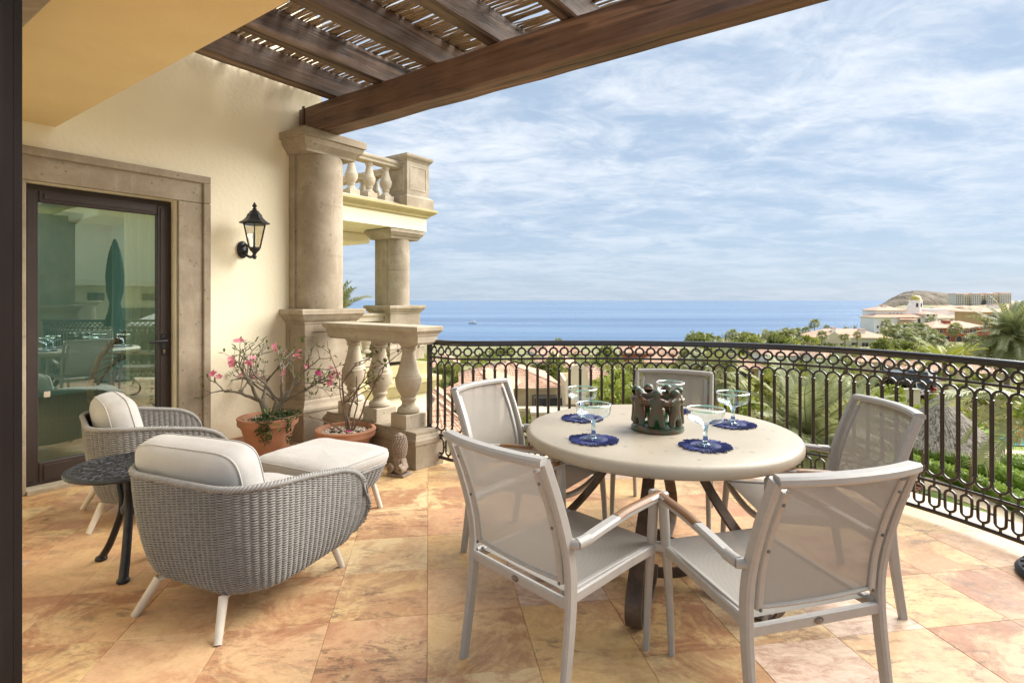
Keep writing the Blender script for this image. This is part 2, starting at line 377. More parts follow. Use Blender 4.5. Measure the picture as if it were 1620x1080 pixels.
# ------------------------------------------------------------------ mesh helpers
class MB:
    """collects faces of one mesh"""
    def __init__(s): s.v = []; s.f = []; s.uv = None
    def add(s, vs_, fs_):
        k = len(s.v); s.v += [tuple(x) for x in vs_]; s.f += [tuple(i + k for i in f) for f in fs_]; return s
    def box(s, x0, x1, y0, y1, z0, z1):
        return s.add([(x0, y0, z0), (x1, y0, z0), (x1, y1, z0), (x0, y1, z0), (x0, y0, z1), (x1, y0, z1), (x1, y1, z1), (x0, y1, z1)],
                     [(3, 2, 1, 0), (4, 5, 6, 7), (0, 1, 5, 4), (1, 2, 6, 5), (2, 3, 7, 6), (3, 0, 4, 7)])
    def cbox(s, x0, x1, y0, y1, z0, z1, c=.01):
        """box with chamfered edges"""
        vs_ = []
        for sx in (0, 1):
            for sy in (0, 1):
                for sz in (0, 1):
                    X = (x0, x1)[sx]; Y = (y0, y1)[sy]; Z = (z0, z1)[sz]
                    dx = c if sx == 0 else -c; dy = c if sy == 0 else -c; dz = c if sz == 0 else -c
                    vs_ += [(X, Y + dy, Z + dz), (X + dx, Y, Z + dz), (X + dx, Y + dy, Z)]
        def q(sx, sy, sz, k): return ((sx * 2 + sy) * 2 + sz) * 3 + k
        F = []
        for a in (0, 1):
            F.append((q(a,0,0,0), q(a,1,0,0), q(a,1,1,0), q(a,0,1,0)))
            F.append((q(0,a,0,1), q(1,a,0,1), q(1,a,1,1), q(0,a,1,1)))
            F.append((q(0,0,a,2), q(1,0,a,2), q(1,1,a,2), q(0,1,a,2)))
            for b in (0, 1):
                F.append((q(a,b,0,0), q(a,b,1,0), q(a,b,1,1), q(a,b,0,1)))
                F.append((q(a,0,b,0), q(a,1,b,0), q(a,1,b,2), q(a,0,b,2)))
                F.append((q(0,a,b,1), q(1,a,b,1), q(1,a,b,2), q(0,a,b,2)))
                for d in (0, 1): F.append((q(a,b,d,0), q(a,b,d,1), q(a,b,d,2)))
        cx = Vector(((x0+x1)/2, (y0+y1)/2, (z0+z1)/2)); G = []
        for f in F:
            p = [Vector(vs_[i]) for i in f]
            n = (p[1]-p[0]).cross(p[2]-p[0]); ctr = sum(p, Vector())/len(p)
            G.append(f if n.dot(ctr-cx) > 0 else tuple(reversed(f)))
        return s.add(vs_, G)
    def sweep(s, pts, prof, ref=(0, 0, 1), scales=None, closed=False, caps=True):
        """profile [(a,b)] swept on pts; a goes along the side vector, b along the up vector"""
        pts = [Vector(p) for p in pts]; n = len(pts); m = len(prof); ref = Vector(ref); vs_ = []
        for i, p in enumerate(pts):
            if closed: tg = pts[(i+1) % n] - pts[i-1]
            else: tg = pts[min(i+1, n-1)] - pts[max(i-1, 0)]
            tg.normalize()
            side = tg.cross(ref)
            if side.length < 1e-4: side = tg.cross(Vector((1, 0.01, 0)))
            side.normalize(); up = side.cross(tg)
            k = 1 if scales is None else scales[i]
            for a, b in prof: vs_.append(p + side * (a * k) + up * (b * k))
        F = []
        for i in range(n if closed else n - 1):
            j = (i + 1) % n
            for q in range(m):
                r = (q + 1) % m
                F.append((i*m+q, i*m+r, j*m+r, j*m+q))
        if caps and not closed:
            F.append(tuple(reversed(range(m)))); F.append(tuple((n-1)*m + q for q in range(m)))
        return s.add(vs_, F)
    def tube(s, pts, r, n=8, ref=(0, 0, 1), closed=False, radii=None, caps=True):
        prof = [(math.cos(2*PI*i/n) * r, math.sin(2*PI*i/n) * r) for i in range(n)]
        return s.sweep(pts, prof, ref, None if radii is None else [x / r for x in radii], closed, caps)
    def bar(s, pts, w, h, ref=(0, 0, 1), scales=None, closed=False, rnd=.25):
        a, b = w/2, h/2; c = min(a, b) * rnd * 2 if rnd else 0
        prof = [(-a+c, -b), (a-c, -b), (a, -b+c), (a, b-c), (a-c, b), (-a+c, b), (-a, b-c), (-a, -b+c)] if rnd else [(-a,-b),(a,-b),(a,b),(-a,b)]
        return s.sweep(pts, prof, ref, scales, closed)
    def lathe(s, prof, n=24, c=(0, 0, 0), caps=True, sq=False):
        """prof [(r,z)] bottom to top"""
        vs_ = []; m = len(prof)
        for r, z in prof:
            for i in range(n):
                a = 2*PI*i/n
                vs_.append((c[0] + r*math.cos(a), c[1] + r*math.sin(a), c[2] + z))
        F = [(k*n+i, k*n+(i+1) % n, (k+1)*n+(i+1) % n, (k+1)*n+i) for k in range(m-1) for i in range(n)]
        if caps: F.append(tuple(reversed(range(n)))); F.append(tuple((m-1)*n+i for i in range(n)))
        return s.add(vs_, F)
    def rect_stack(s, prof, x0, x1, y0, y1, skip=None):
        """stack of rectangles: prof [(outset, z)] - mouldings with mitred corners"""
        vs_ = []
        for o_, z in prof: vs_ += [(x0-o_, y0-o_, z), (x1+o_, y0-o_, z), (x1+o_, y1+o_, z), (x0-o_, y1+o_, z)]
        m = len(prof)
        F = [(k*4+i, k*4+(i+1) % 4, (k+1)*4+(i+1) % 4, (k+1)*4+i) for k in range(m-1) for i in range(4)]
        F.append((3, 2, 1, 0)); F.append(tuple((m-1)*4+i for i in range(4)))
        return s.add(vs_, F)
    def grid(s, P, closed_u=False):
        """P[i][j] points"""
        a = len(P); b = len(P[0]); vs_ = [p for row in P for p in row]
        F = [(i*b+j, i*b+j+1, ((i+1) % a)*b+j+1, ((i+1) % a)*b+j) for i in range(a if closed_u else a-1) for j in range(b-1)]
        return s.add(vs_, F)
    def prism(s, poly, z0, z1):
        n = len(poly)
        vs_ = [(x, y, z0) for x, y in poly] + [(x, y, z1) for x, y in poly]
        return s.add(vs_, [(i, (i+1) % n, n+(i+1) % n, n+i) for i in range(n)] + [tuple(reversed(range(n))), tuple(range(n, 2*n))])
    def xform(s, M_, k=0):
        s.v[k:] = [tuple(M_ @ Vector(p)) for p in s.v[k:]]; return s
    def mesh(s, name, mat_, smooth=False, angle=None):
        me = bpy.data.meshes.new(name); me.from_pydata(s.v, [], s.f); me.update()
        if mat_ is not None: me.materials.append(MT[mat_] if isinstance(mat_, str) else mat_)
        if smooth:
            me.polygons.foreach_set('use_smooth', [True] * len(me.polygons))
            if angle: me.set_sharp_from_angle(angle=R(angle))
        return me
    def build(s, name, mat_, parent=None, smooth=False, angle=40, loc=None, rz=0, bevel=0):
        return obj(name, s.mesh(name, mat_, smooth, angle), parent, loc, rz, bevel)

def obj(name, me, parent=None, loc=None, rz=0, bevel=0):
    o = bpy.data.objects.new(name, me); COL.objects.link(o)
    if parent is not None: o.parent = parent
    if loc is not None: o.location = loc
    if rz: o.rotation_euler = (0, 0, rz)
    if bevel:
        b = o.modifiers.new('bevel', 'BEVEL'); b.width = bevel; b.segments = 2; b.limit_method = 'ANGLE'; b.angle_limit = R(35)
    return o
def tag(o, label=None, cat=None, group=None, kind=None):
    if label: o['label'] = label
    if cat: o['category'] = cat
    if group: o['group'] = group
    if kind: o['kind'] = kind
    return o
def thing(name, label, cat, loc=(0, 0, 0), rz=0, group=None):
    o = bpy.data.objects.new(name, None); COL.objects.link(o)
    o.location = loc; o.rotation_euler = (0, 0, rz); o.empty_display_size = .2
    return tag(o, label, cat, group)
KIDS = {}
def copy_tree(o, loc=None, rz=None, label=None, parent=None, scale=None):
    c = o.copy(); COL.objects.link(c)
    if parent is not None: c.parent = parent
    if loc is not None: c.location = loc
    if rz is not None: c.rotation_euler = (0, 0, rz)
    if scale is not None: c.scale = (scale,) * 3
    if label: c['label'] = label
    for ch in list(o.children): copy_tree(ch, parent=c)
    return c
def spline(pts, n):
    """Catmull-Rom through pts, n samples a span"""
    P = [Vector(p) for p in pts]; P = [P[0]*2-P[1]] + P + [P[-1]*2-P[-2]]; o_ = []
    for i in range(1, len(P)-2):
        for k in range(n):
            t = k/n; a, b, c, d = P[i-1], P[i], P[i+1], P[i+2]
            o_.append(.5*((2*b) + (c-a)*t + (2*a-5*b+4*c-d)*t*t + (3*b-a-3*c+d)*t**3))
    o_.append(P[-2]); return o_
def lerp(a, b, t): return a + (b-a)*t
def px(u, v, z=0.):
    """where the sight line through a point of the photograph meets the height z"""
    Y = FPX*(EYE-z)/(v-475.); return Vector(((u-810)*Y/FPX, Y, z))
def at(u, v, Y):
    return Vector(((u-810)*Y/FPX, Y, EYE-(v-475)*Y/FPX))
def face(fx, fy): return math.atan2(-fx, fy)

# house frame: local x = out from the house wall (b), local y = along the wall (a)
WD = Vector((.5831, .8124, 0)); ND = Vector((.8124, -.5831, 0))
RH = math.atan2(ND.y, ND.x)
BO = ND * -5.39
def bl(b, a, z=0): return BO + ND*b + WD*a + Vector((0, 0, z))

# ================================================================== SETTING
# ---- terrain and sea
SEA = -24.0
def coast_y(x):
    y = 286 + 4*math.sin(x*.05)
    if x > 70: y += min(66, (x-70)*.66)
    return y if x < 250 else y + (x-250)*1.54
def ground_z(x, y):
    if y < 42: z = -9.0
    else: z = -9.0 - (y-42)*.040
    z = max(z, -20.2)
    left = max(0, min(1, (8-x)/30)) * max(0, min(1, (90-y)/40))
    z -= 3.0*left
    if x > 100 and y > 150: z = max(z, -17 + min(6., (x-100)*.01))
    d = coast_y(x) - y
    if d < 25: z = min(z, SEA - .4 + max(d, -60)*.16)
    z += .35*math.sin(x*.09+1)*math.sin(y*.07) if y > 50 else 0
    return z
ys = [-30, -15, -5, 2, 8, 14, 20, 26, 32, 38, 44, 52, 60, 70, 80, 92, 105, 120, 140, 160, 185, 210, 240, 270, 300, 318, 330, 340, 348, 356, 366, 380, 400, 430, 470, 520, 600, 700, 850, 1000, 1200, 1400, 1600, 2000, 2500, 3200]
xs_ = [-1.1, -.9, -.75, -.62, -.5, -.4, -.3, -.22, -.15, -.08, 0, .08, .16, .24, .32, .4, .48, .56, .62, .68, .74, .82, .9, 1.0, 1.15, 1.35, 1.6]
P = []
for y in ys:
    w = max(y, 0) + 45
    P.append([(x*w, y, ground_z(x*w, y)) for x in xs_])
MT['ground'] = simple('dry_ground', (.28, .24, .12), (.15, .17, .055), .18, .95, bmp=.4, bscale=3, kind='pos')
tag(MB().grid(P).build('ground', 'ground', None, True, None), kind='structure')

m, t, p, o = mat_new('sea_water')
p.inputs['Roughness'].default_value = .22; p.inputs['IOR'].default_value = 1.33
v = coords(t, 'pos', (1, 1, 1))
far = coords(t, 'pos', (.0009, .0075, .01))
c = ramp(t, noise(t, far, 1.0, 6, .6, .4), [(.35, (.04, .10, .21)), (.5, (.075, .155, .28)), (.7, (.15, .24, .35))])
t.links.new(c, p.inputs['Base Color'])
wv = noise(t, coords(t, 'pos', (.05, .16, .1)), 1.0, 8, .65)
bump(t, p, wv, .5, 3.0)
MT['sea'] = m
sy = [250, 330, 400, 500, 650, 850, 1150, 1600, 2400, 3600, 6000, 10000, 20000, 40000, 80000]
tag(MB().grid([[(x*max(y, 600), y, SEA) for x in (-2.5, -1.2, -.6, 0, .6, 1.2, 2.5)] for y in sy]).build('sea', 'sea', None), kind='structure')
# foam where the waves break
fo = MB()
for k in range(46):
    x = random.uniform(40, 420); y = coast_y(x) + random.uniform(4, 30); L = random.uniform(4, 18)
    fo.add([(x-L, y-.8, SEA+.25), (x-L*.3, y-1.6, SEA+.25), (x+L, y+.2+L*.5, SEA+.25), (x+L*.4, y+1.5+L*.3, SEA+.25)], [(0, 1, 2, 3)])
MT['foam'] = simple('foam', (.8, .82, .84), None, .2, .8, kind='pos')
tag(fo.build('surf_foam', 'foam'), kind='stuff')

# ---- cape hill
def hillmesh(cx, cy, lx, ly, h, seed, prof, lean=.68, rug=1.0):
    r_ = np.random.default_rng(seed); ph = r_.uniform(0, 6.28, 12); Pt = []
    for i in range(81):
        row = []
        for j in range(31):
            a = -1 + 2*i/80; b = -1 + 2*j/30
            e = prof(a) * max(0, 1 - b*b)**.6
            k = sum(math.sin(a*(5+3*q)+ph[q]+b*(4+2*q))/(q+2) for q in range(8))*.05 + abs(math.sin(a*9+b*7+ph[9]))*.06 + abs(math.sin(a*23+b*11+ph[10]))*.04 + r_.uniform(-.010, .010)
            row.append((cx+a*lx+b*ly*lean, cy+b*ly, max(SEA-1, -17 + h*e*(1+k*1.6*rug))))
        Pt.append(row)
    return MB().grid(Pt)
def cape(a):      # steep seaward face on the left, long shoulder to the right
    pts = [(-1, -.3), (-.93, .12), (-.85, .28), (-.74, .52), (-.62, .74), (-.50, .90), (-.38, .99), (-.26, 1.0), (-.12, .95), (.05, .87), (.25, .78), (.45, .72), (.7, .6), (1, .3)]
    for (x0, y0), (x1, y1) in zip(pts, pts[1:]):
        if a <= x1: return lerp(y0, y1, (a-x0)/(x1-x0))
    return .3
MT['hill'] = simple('dry_rock_hill', (.235, .185, .135), (.10, .088, .055), .05, .95, bmp=1., bscale=.12, kind='pos', bdist=6)
tag(hillmesh(1180, 1560, 160, 120, 41, 3, cape).build('cape_hill', 'hill', None, True, 60), kind='structure')
MT['mesa'] = simple('sandy_ridge', (.42, .33, .21), (.24, .21, .12), .02, .95, kind='pos')
tag(hillmesh(1500, 1500, 300, 260, 15, 8, lambda a: (1-a*a)**.3).build('sandy_ridge', 'mesa', None, True, 60), kind='structure')
rk = MB()
for u, v, s_ in ((1379, 491.2, 7), (1388, 491.4, 4), (1394, 491, 9)):
    c_ = at(u, v, 1450); k = len(rk.v)
    rk.lathe([(s_, 0), (s_*.8, s_*.3), (s_*.3, s_*.5)], 7, (c_.x, c_.y, SEA-.5))
    for i in range(k, len(rk.v)): q = rk.v[i]; rk.v[i] = (q[0]+random.uniform(-2, 2), q[1], q[2]+random.uniform(-.6, .8))
tag(rk.build('sea_rocks', 'hill'), kind='structure')

# ---- terrace slab
rail_key = [(-.757, 5.05), (-.62, 4.93), (-.48, 4.83), (-.2, 4.82), (.15, 4.86), (.5, 4.88), (1.0, 4.86), (1.5, 4.77), (1.9, 4.62), (2.25, 4.39), (2.52, 4.11), (2.72, 3.78), (2.86, 3.45), (2.96, 3.10), (3.06, 2.7), (3.2, 2.3), (3.45, 1.9), (3.8, 1.55), (4.15, 1.28)]
RAIL = spline([(x, y, 0) for x, y in rail_key], 24)
def off_path(d):
    o_ = []
    for i in range(0, len(RAIL), 8):
        tg = (RAIL[min(i+3, len(RAIL)-1)] - RAIL[max(i-3, 0)]).normalized()
        o_.append(RAIL[i] + Vector((-tg.y, tg.x, 0))*d)
    return o_
edge = off_path(.24)
A1 = bl(-.3, 5.2)
slab_poly = [(p_.x, p_.y) for p_ in edge[2:]] + [(6.2, .6), (5.0, -3.0), (-3.2, -3.2), (-6.2, 2.4), (bl(-.3, 1.0).x, bl(-.3, 1.0).y), (bl(-.3, 4.35).x, bl(-.3, 4.35).y), (bl(.9, 4.42).x, bl(.9, 4.42).y)]
slab_poly = list(reversed(slab_poly)) if False else slab_poly
floor = MB().prism(slab_poly, -.45, -.006).build('terrace_floor', 'grout'); tag(floor, kind='structure')
kerb = MB()
k1 = off_path(.242); k2 = off_path(.60)
for (p_, q_) in ((0, 0),):
    Pk = [[(a.x, a.y, -.75), (a.x, a.y, -.05), (a.x*.985+b.x*.015, a.y*.985+b.y*.015, -.035), (b.x, b.y, -.035), (b.x, b.y, -.75)] for a, b in zip(k1, k2)]
    kerb.grid(Pk)
MT['kerb'] = simple('pale_kerb_stone', (.60, .52, .40), (.52, .44, .33), 5, .85, bmp=.2, bscale=60, kind='pos')
tag(kerb.build('terrace_kerb', 'kerb', None, True, 40), kind='structure')
base = MB().prism([(x*.96, y*.955) for x, y in slab_poly], -9.5, -.46)
tag(base.build('terrace_podium', 'stucco_pale'), kind='structure')

# floor tiles, one object each, child of the floor
def inside(x, y, poly):
    c_ = False; n = len(poly)
    for i in range(n):
        x0, y0 = poly[i]; x1, y1 = poly[i-1]
        if (y0 > y) != (y1 > y) and x < (x1-x0)*(y-y0)/(y1-y0)+x0: c_ = not c_
    return c_
def clip_poly(pg, poly):
    """convex clip by half planes not needed: keep tiles whose centre is in, clip against the polygon by Sutherland-Hodgman on convex hull edges near"""
    return pg
TS = .437; TA = R(8.5); ex = Vector((math.cos(TA), math.sin(TA), 0)); ey = Vector((-math.sin(TA), math.cos(TA), 0)); T0 = Vector((.105, 2.21, 0))
tile_me = []
g = .0007
for k in range(6):
    b_ = MB(); h = TS/2-g; c_ = .0016
    b_.rect_stack([(0, -.006), (0, -c_), (-c_, 0)], -h, h, -h, h)
    tile_me.append(b_.mesh('tile', 'tile'))
def hull_clip(pts, poly):
    return pts
ncut = 0
wallcut = [(bl(0.0, -3), bl(0.0, 6))]
for i in range(-12, 14):
    for j in range(-7, 9):
        c_ = T0 + ex*((i+.5)*TS) + ey*((j+.5)*TS)
        cor = [c_ + ex*(sx*TS/2) + ey*(sy*TS/2) for sx, sy in ((-1, -1), (1, -1), (1, 1), (-1, 1))]
        ins = [inside(q.x, q.y, slab_poly) and (q-BO).dot(ND) > -.02 for q in cor]
        if not any(ins): continue
        if c_.y < 0.9 or abs(c_.x)/max(c_.y, .1) > 1.15: continue
        if all(ins):
            o_ = obj('tile', random.choice(tile_me), floor, (c_.x, c_.y, random.uniform(-.0004, .0004)), TA + random.choice((0, PI/2, PI, -PI/2)))
        else:      # cut tile at an edge: sample its outline against the slab
            n = 14; pts = []
            for e in range(4):
                for k in range(n):
                    q = cor[e].lerp(cor[(e+1) % 4], k/n)
                    ctr = None
                    lo_in = inside(q.x, q.y, slab_poly) and (q-BO).dot(ND) > -.02
                    if lo_in: pts.append(q)
            good = [q for q, f in zip(cor, ins) if f]
            if len(pts) < 6: continue
            ctr = sum(pts, Vector())/len(pts)
            if not inside(ctr.x, ctr.y, slab_poly): continue
            pg = [((q-c_).x, (q-c_).y) for q in pts]
            b_ = MB().prism(pg, -.006, 0)
            b_.build('tile', 'tile', floor, loc=(c_.x, c_.y, 0)); ncut += 1
# ================================================================== HOUSE (local x = b, local y = a)
HT = 'house_wall'
hw = thing('house_wall', 'cream stucco house wall with the glass door and a stone door surround', 'wall', BO, RH)
DA0, DA1, DZ = 1.262, 2.318, 2.345
WZ = 4.6
b_ = MB()
b_.box(-.28, 0, -1.2, DA0, 0, WZ).box(-.28, 0, DA1, 3.84, 0, WZ).box(-.28, 0, DA0, DA1, DZ, WZ)
b_.build('stucco_wall', 'stucco', hw)
# stone surround with a raised outer band
sw = .272
def surround_piece(name, y0, y1, z0, z1, band):
    q = MB(); q.cbox(.001, .045, y0, y1, z0, z1, .004)
    by0, by1, bz0, bz1 = band
    q.cbox(.046, .066, by0, by1, bz0, bz1, .006)
    return q.build(name, 'cantera', hw)
surround_piece('door_jamb_stone', DA1+.002, DA1+sw, .0, DZ, (DA1+sw-.062, DA1+sw+.004, .0, DZ))
surround_piece('door_jamb_stone', DA0-sw, DA0-.002, .0, DZ, (DA0-sw-.004, DA0-sw+.062, .0, DZ))
surround_piece('lintel_stone', DA0-sw, DA1+sw, DZ+.003, DZ+.003+sw*.9, (DA0-sw-.004, DA1+sw+.004, DZ+sw*.9-.058, DZ+sw*.9+.008))
q = MB(); q.cbox(.046, .066, DA1+sw-.062, DA1+sw+.004, DZ+.0035, DZ+sw*.9-.0585, .006).cbox(.046, .066, DA0-sw-.004, DA0-sw+.062, DZ+.0035, DZ+sw*.9-.0585, .006); q.build('lintel_band', 'cantera', hw)
MB().cbox(.001, .016, DA1+sw+.006, 3.40, .001, .105, .003).build('baseboard', 'grout', hw)
MB().box(-.10, .07, DA0, DA1, .0005, .03).build('threshold', 'cantera_pale', hw)
# return of the wall beyond its end
MB().box(-1.4, -.285, 3.60, 3.84, 0, WZ).build('stucco_return', 'stucco', hw)

uh = thing('upper_floor', 'ochre stucco upper storey whose flat soffit overhangs the terrace', 'upper floor', bl(0, 0, 2.79), RH)
MB().box(.002, 4.2, -.5, 1.446, 0, 1.2).build('soffit', 'ceiling', uh)
pf = thing('stone_lintel', 'brown stone lintel over the terrace opening at the upper left corner', 'lintel', bl(0, 0, 0), RH)
MB().cbox(.6, 4.1, .42, .70, 2.58, 2.788, .01).build('lintel_block', 'cantera', pf)

# glass door
gd = thing('glass_door', 'bronze framed glass door with a black lever handle in the cream wall', 'door', bl(-.1, DA0, 0), RH)
ya, yb = .006, DA1-DA0-.034
fw = .092
def door_frame(name, y0, y1, z0, z1, vert):
    q = MB(); q.cbox(-.03, .03, y0, y1, z0, z1, .006)
    if vert: q.cbox(.031, .038, y0+.022, y1-.022, z0+.03, z1-.03, .003)
    else: q.cbox(.031, .038, y0+.03, y1-.03, z0+.022, z1-.022, .003)
    return q.build(name, 'bronze_frame', gd)
door_frame('stile', ya, ya+fw, .035, 2.30, True)
hs = door_frame('stile', yb-fw, yb, .035, 2.30, True)
door_frame('top_rail', ya+fw+.001, yb-fw-.001, 2.30-fw, 2.30, False)
door_frame('bottom_rail', ya+fw+.001, yb-fw-.001, .035, .20, False)
MB().add([(0, ya+fw-.01, .19), (0, yb-fw+.01, .19), (0, yb-fw+.01, 2.30-fw+.01), (0, ya+fw-.01, 2.30-fw+.01)], [(0, 1, 2, 3)]).build('glass_pane', 'door_glass', gd)
q = MB(); q.box(-.05, .0, ya-.004, yb+.032, 2.302, DZ-.002).box(-.05, .0, yb+.004, yb+.033, .031, 2.30)
q.build('outer_frame', 'bronze_frame', gd)
hd = MB(); hc = yb-.045
hd.cbox(.039, .047, hc-.018, hc+.018, .955, 1.155, .004)
hd.tube([(.047, hc, 1.09), (.095, hc, 1.09)], .010, 10)
hd.tube(spline([(.093, hc+.006, 1.09), (.098, hc-.02, 1.09), (.098, hc-.075, 1.088), (.096, hc-.135, 1.086)], 5), .011, 10)
hd.build('lever_handle', 'black_cast', gd, True)
kl = MB(); kl.lathe([(.009, 0), (.009, .006)], 10, (0, 0, 0)); kl.cbox(-.004, .004, -.022, 0, .0, .006, .001)
kl.xform(Matrix.Translation((.047, hc, 1.0)) @ Matrix.Rotation(R(90), 4, 'Y') @ Matrix.Rotation(R(90), 4, 'Z'))
MT['brass'] = simple('brass', (.55, .42, .2), None, 5, .3, .9)
kl.build('key_cylinder', 'brass', gd)
st = MB(); st.box(.0015, .0025, .138, .178, .695, .74); MT['sticker'] = simple('beige_sticker', (.48, .42, .30), None, 5, .6); st.build('warning_sticker', 'sticker', gd)

# room behind the door
rm = thing('room', 'dim green tinted room behind the glass door', 'room', bl(0, 0, 0), RH)
MT['room_wall'] = simple('room_wall_green', (.36, .50, .40), (.30, .43, .34), 1.5, .9)
MT['room_floor'] = wood_mat('room_floor_wood', (.17, .09, .04), (.23, .125, .06), (.30, .17, .08), 1, .8, .35, .1)
MB().box(-5.2, -.285, -2.4, 3.58, -.02, .012).build('room_floor', 'room_floor', rm)
MB().box(-5.3, -5.2, -2.4, 3.58, 0, 2.75).build('back_wall', 'room_wall', rm)
MB().box(-5.2, -.285, 3.582, 3.598, 0, 2.75).build('side_wall', 'room_wall', rm)
cu = MB(); Pc = []
for i in range(97):
    s_ = i/96; y = lerp(2.06, 3.0, s_); x = -.42 + .035*math.sin(s_*75) + .012*math.sin(s_*31+1)
    Pc.append([(x, y+.01*math.sin(z*2), z) for z in (.03, .6, 1.2, 1.8, 2.4, 2.7)])
cu.grid(Pc)
m, t, p, o = mat_new('sheer_curtain')
p.inputs['Base Color'].default_value = (.78, .70, .50, 1); p.inputs['Roughness'].default_value = .9
tr = N(t, 'ShaderNodeBsdfTranslucent'); tr.inputs[0].default_value = (.8, .72, .5, 1)
mx = N(t, 'ShaderNodeMixShader'); mx.inputs[0].default_value = .5
t.links.new(p.outputs[0], mx.inputs[1]); t.links.new(tr.outputs[0], mx.inputs[2]); t.links.new(mx.outputs[0], o.inputs[0])
MT['curtain'] = m
tag(cu.build('sheer_curtain', 'curtain', None, True, None, BO, RH), 'pale yellow sheer curtain hanging behind the right side of the glass door', 'curtain')
# rattan basket chair behind the glass
MT['rattan'] = wood_mat('rattan_cane', (.14, .065, .025), (.22, .11, .045), (.28, .15, .07), 1, 3, .5, .2)
bc = thing('rattan_basket_chair', 'brown rattan basket chair with pale cushions seen through the glass door', 'chair', bl(-.62, 2.3, .012), RH)
arc = spline([(.15, -.48, .52), (.1, -.46, .72), (0, -.34, .96), (-.1, -.10, 1.14), (-.15, .15, 1.20), (-.1, .42, 1.1), (0, .56, .85), (.1, .58, .55), (.15, .3, .42), (.18, 0, .40), (.17, -.3, .42)], 8)
MB().tube(arc[:-1], .026, 8, closed=True).build('hoop', 'rattan', bc, True)
net = MB()
for k in range(0, 44, 2):
    for d in (10, 16):
        a_ = arc[k]; e_ = arc[(k*1+d*2) % 80]
        mid = (a_+e_)/2 + Vector((-.32, 0, -.03))
        net.tube(spline([a_, mid, e_], 5), .005, 4)
net.build('cane_netting', 'rattan', bc, True)
cb = MB(); cb.lathe([(.05, .18), (.32, .20), (.40, .30), (.42, .42), (.40, .43), (.30, .33), (.05, .31)], 28); cb.build('basket_seat', 'rattan', bc, True)
MB().lathe([(.30, .0), (.32, .03), (.06, .08), (.05, .19)], 24).build('pedestal_foot', 'rattan', bc, True)

def cushion_me(name, sx, sy, sz, e1=.45, e2=.5, nu=64, nv=36, mat_='cushion', droop=0, seam=True, seed=0):
    nu, nv = max(nu, 64), max(nv, 36)
    q = MB(); Pq = []
    sg = lambda x, e: math.copysign(abs(x)**e, x)
    def pt(a, b):
        cb_ = sg(math.cos(b), e1*1.15)
        x = sx/2*cb_*sg(math.cos(a), e2); y = sy/2*cb_*sg(math.sin(a), e2); z = sz/2*sg(math.sin(b), .85)
        v_ = Vector((x, y, z)); s_ = Vector((seed*3.1, 1.7, .3))
        w = mnoise.noise(v_*4.5+s_)*.010 + (1-abs(mnoise.noise(Vector((v_.x*7, v_.y*7, v_.z*11))+s_)))*.007*(.35+abs(math.sin(b)))
        n_ = Vector((x/sx, y/sy, z/sz)).normalized()
        return v_ + n_*(w-.005)
    for i in range(nu):
        a = 2*PI*i/nu
        Pq.append([pt(a, -PI/2 + PI*j/nv) for j in range(nv+1)])
    q.grid(Pq, True)
    if seam:
        for b0 in (.42, -.42):
            q.tube([pt(2*PI*i/(nu*2), b0)*1.004 for i in range(nu*2)], .0042, 6, closed=True)
    return q.mesh(name, mat_, True, None)
MT['cushion_pink'] = cloth('dusty_pink_cushion', (.60, .42, .36), (.55, .38, .32))
for k, (z, mm, dx) in enumerate(((.41, 'cushion', .02), (.53, 'cushion_pink', -.02), (.63, 'cushion_pink', -.05), (.72, 'cushion', -.10))):
    c_ = obj('chair_cushion', cushion_me('chair_cushion', .62-.06*k, .70-.05*k, .13, mat_=mm), bc, (dx, .05, z))

# sliding door frame close to the camera on the left
sf = thing('sliding_door_frame', 'dark bronze sliding door frame standing close at the left edge', 'door frame', (0, 0, 0), 0)
def frame_profile(u0, u1, Y, dy, name):
    x1 = (u1-810)*(Y+dy)/FPX; x0 = x1-(.20 if u0 < 0 else .05)
    q = MB(); q.cbox(x0, x1, Y, Y+dy, .001, 2.57, .012); return q.build(name, 'jamb', sf)
frame_profile(-120, 13, 1.28, .06, 'leaf_stile')
frame_profile(10.5, 27, 1.36, .05, 'track_channel')
frame_profile(24, 41.5, 1.44, .05, 'jamb_profile')
MB().box(-1.33, -1.302, 1.26, 1.29, .001, 2.57).build('weather_seal', 'black_cast', sf)
fwall = MB(); fwall.box(.3, 2.7, .40, .56, 0.001, 2.785)
tag(fwall.build('front_wall', 'stucco', None, loc=BO, rz=RH), 'cream stucco front wall hidden behind the sliding door frame', 'wall')

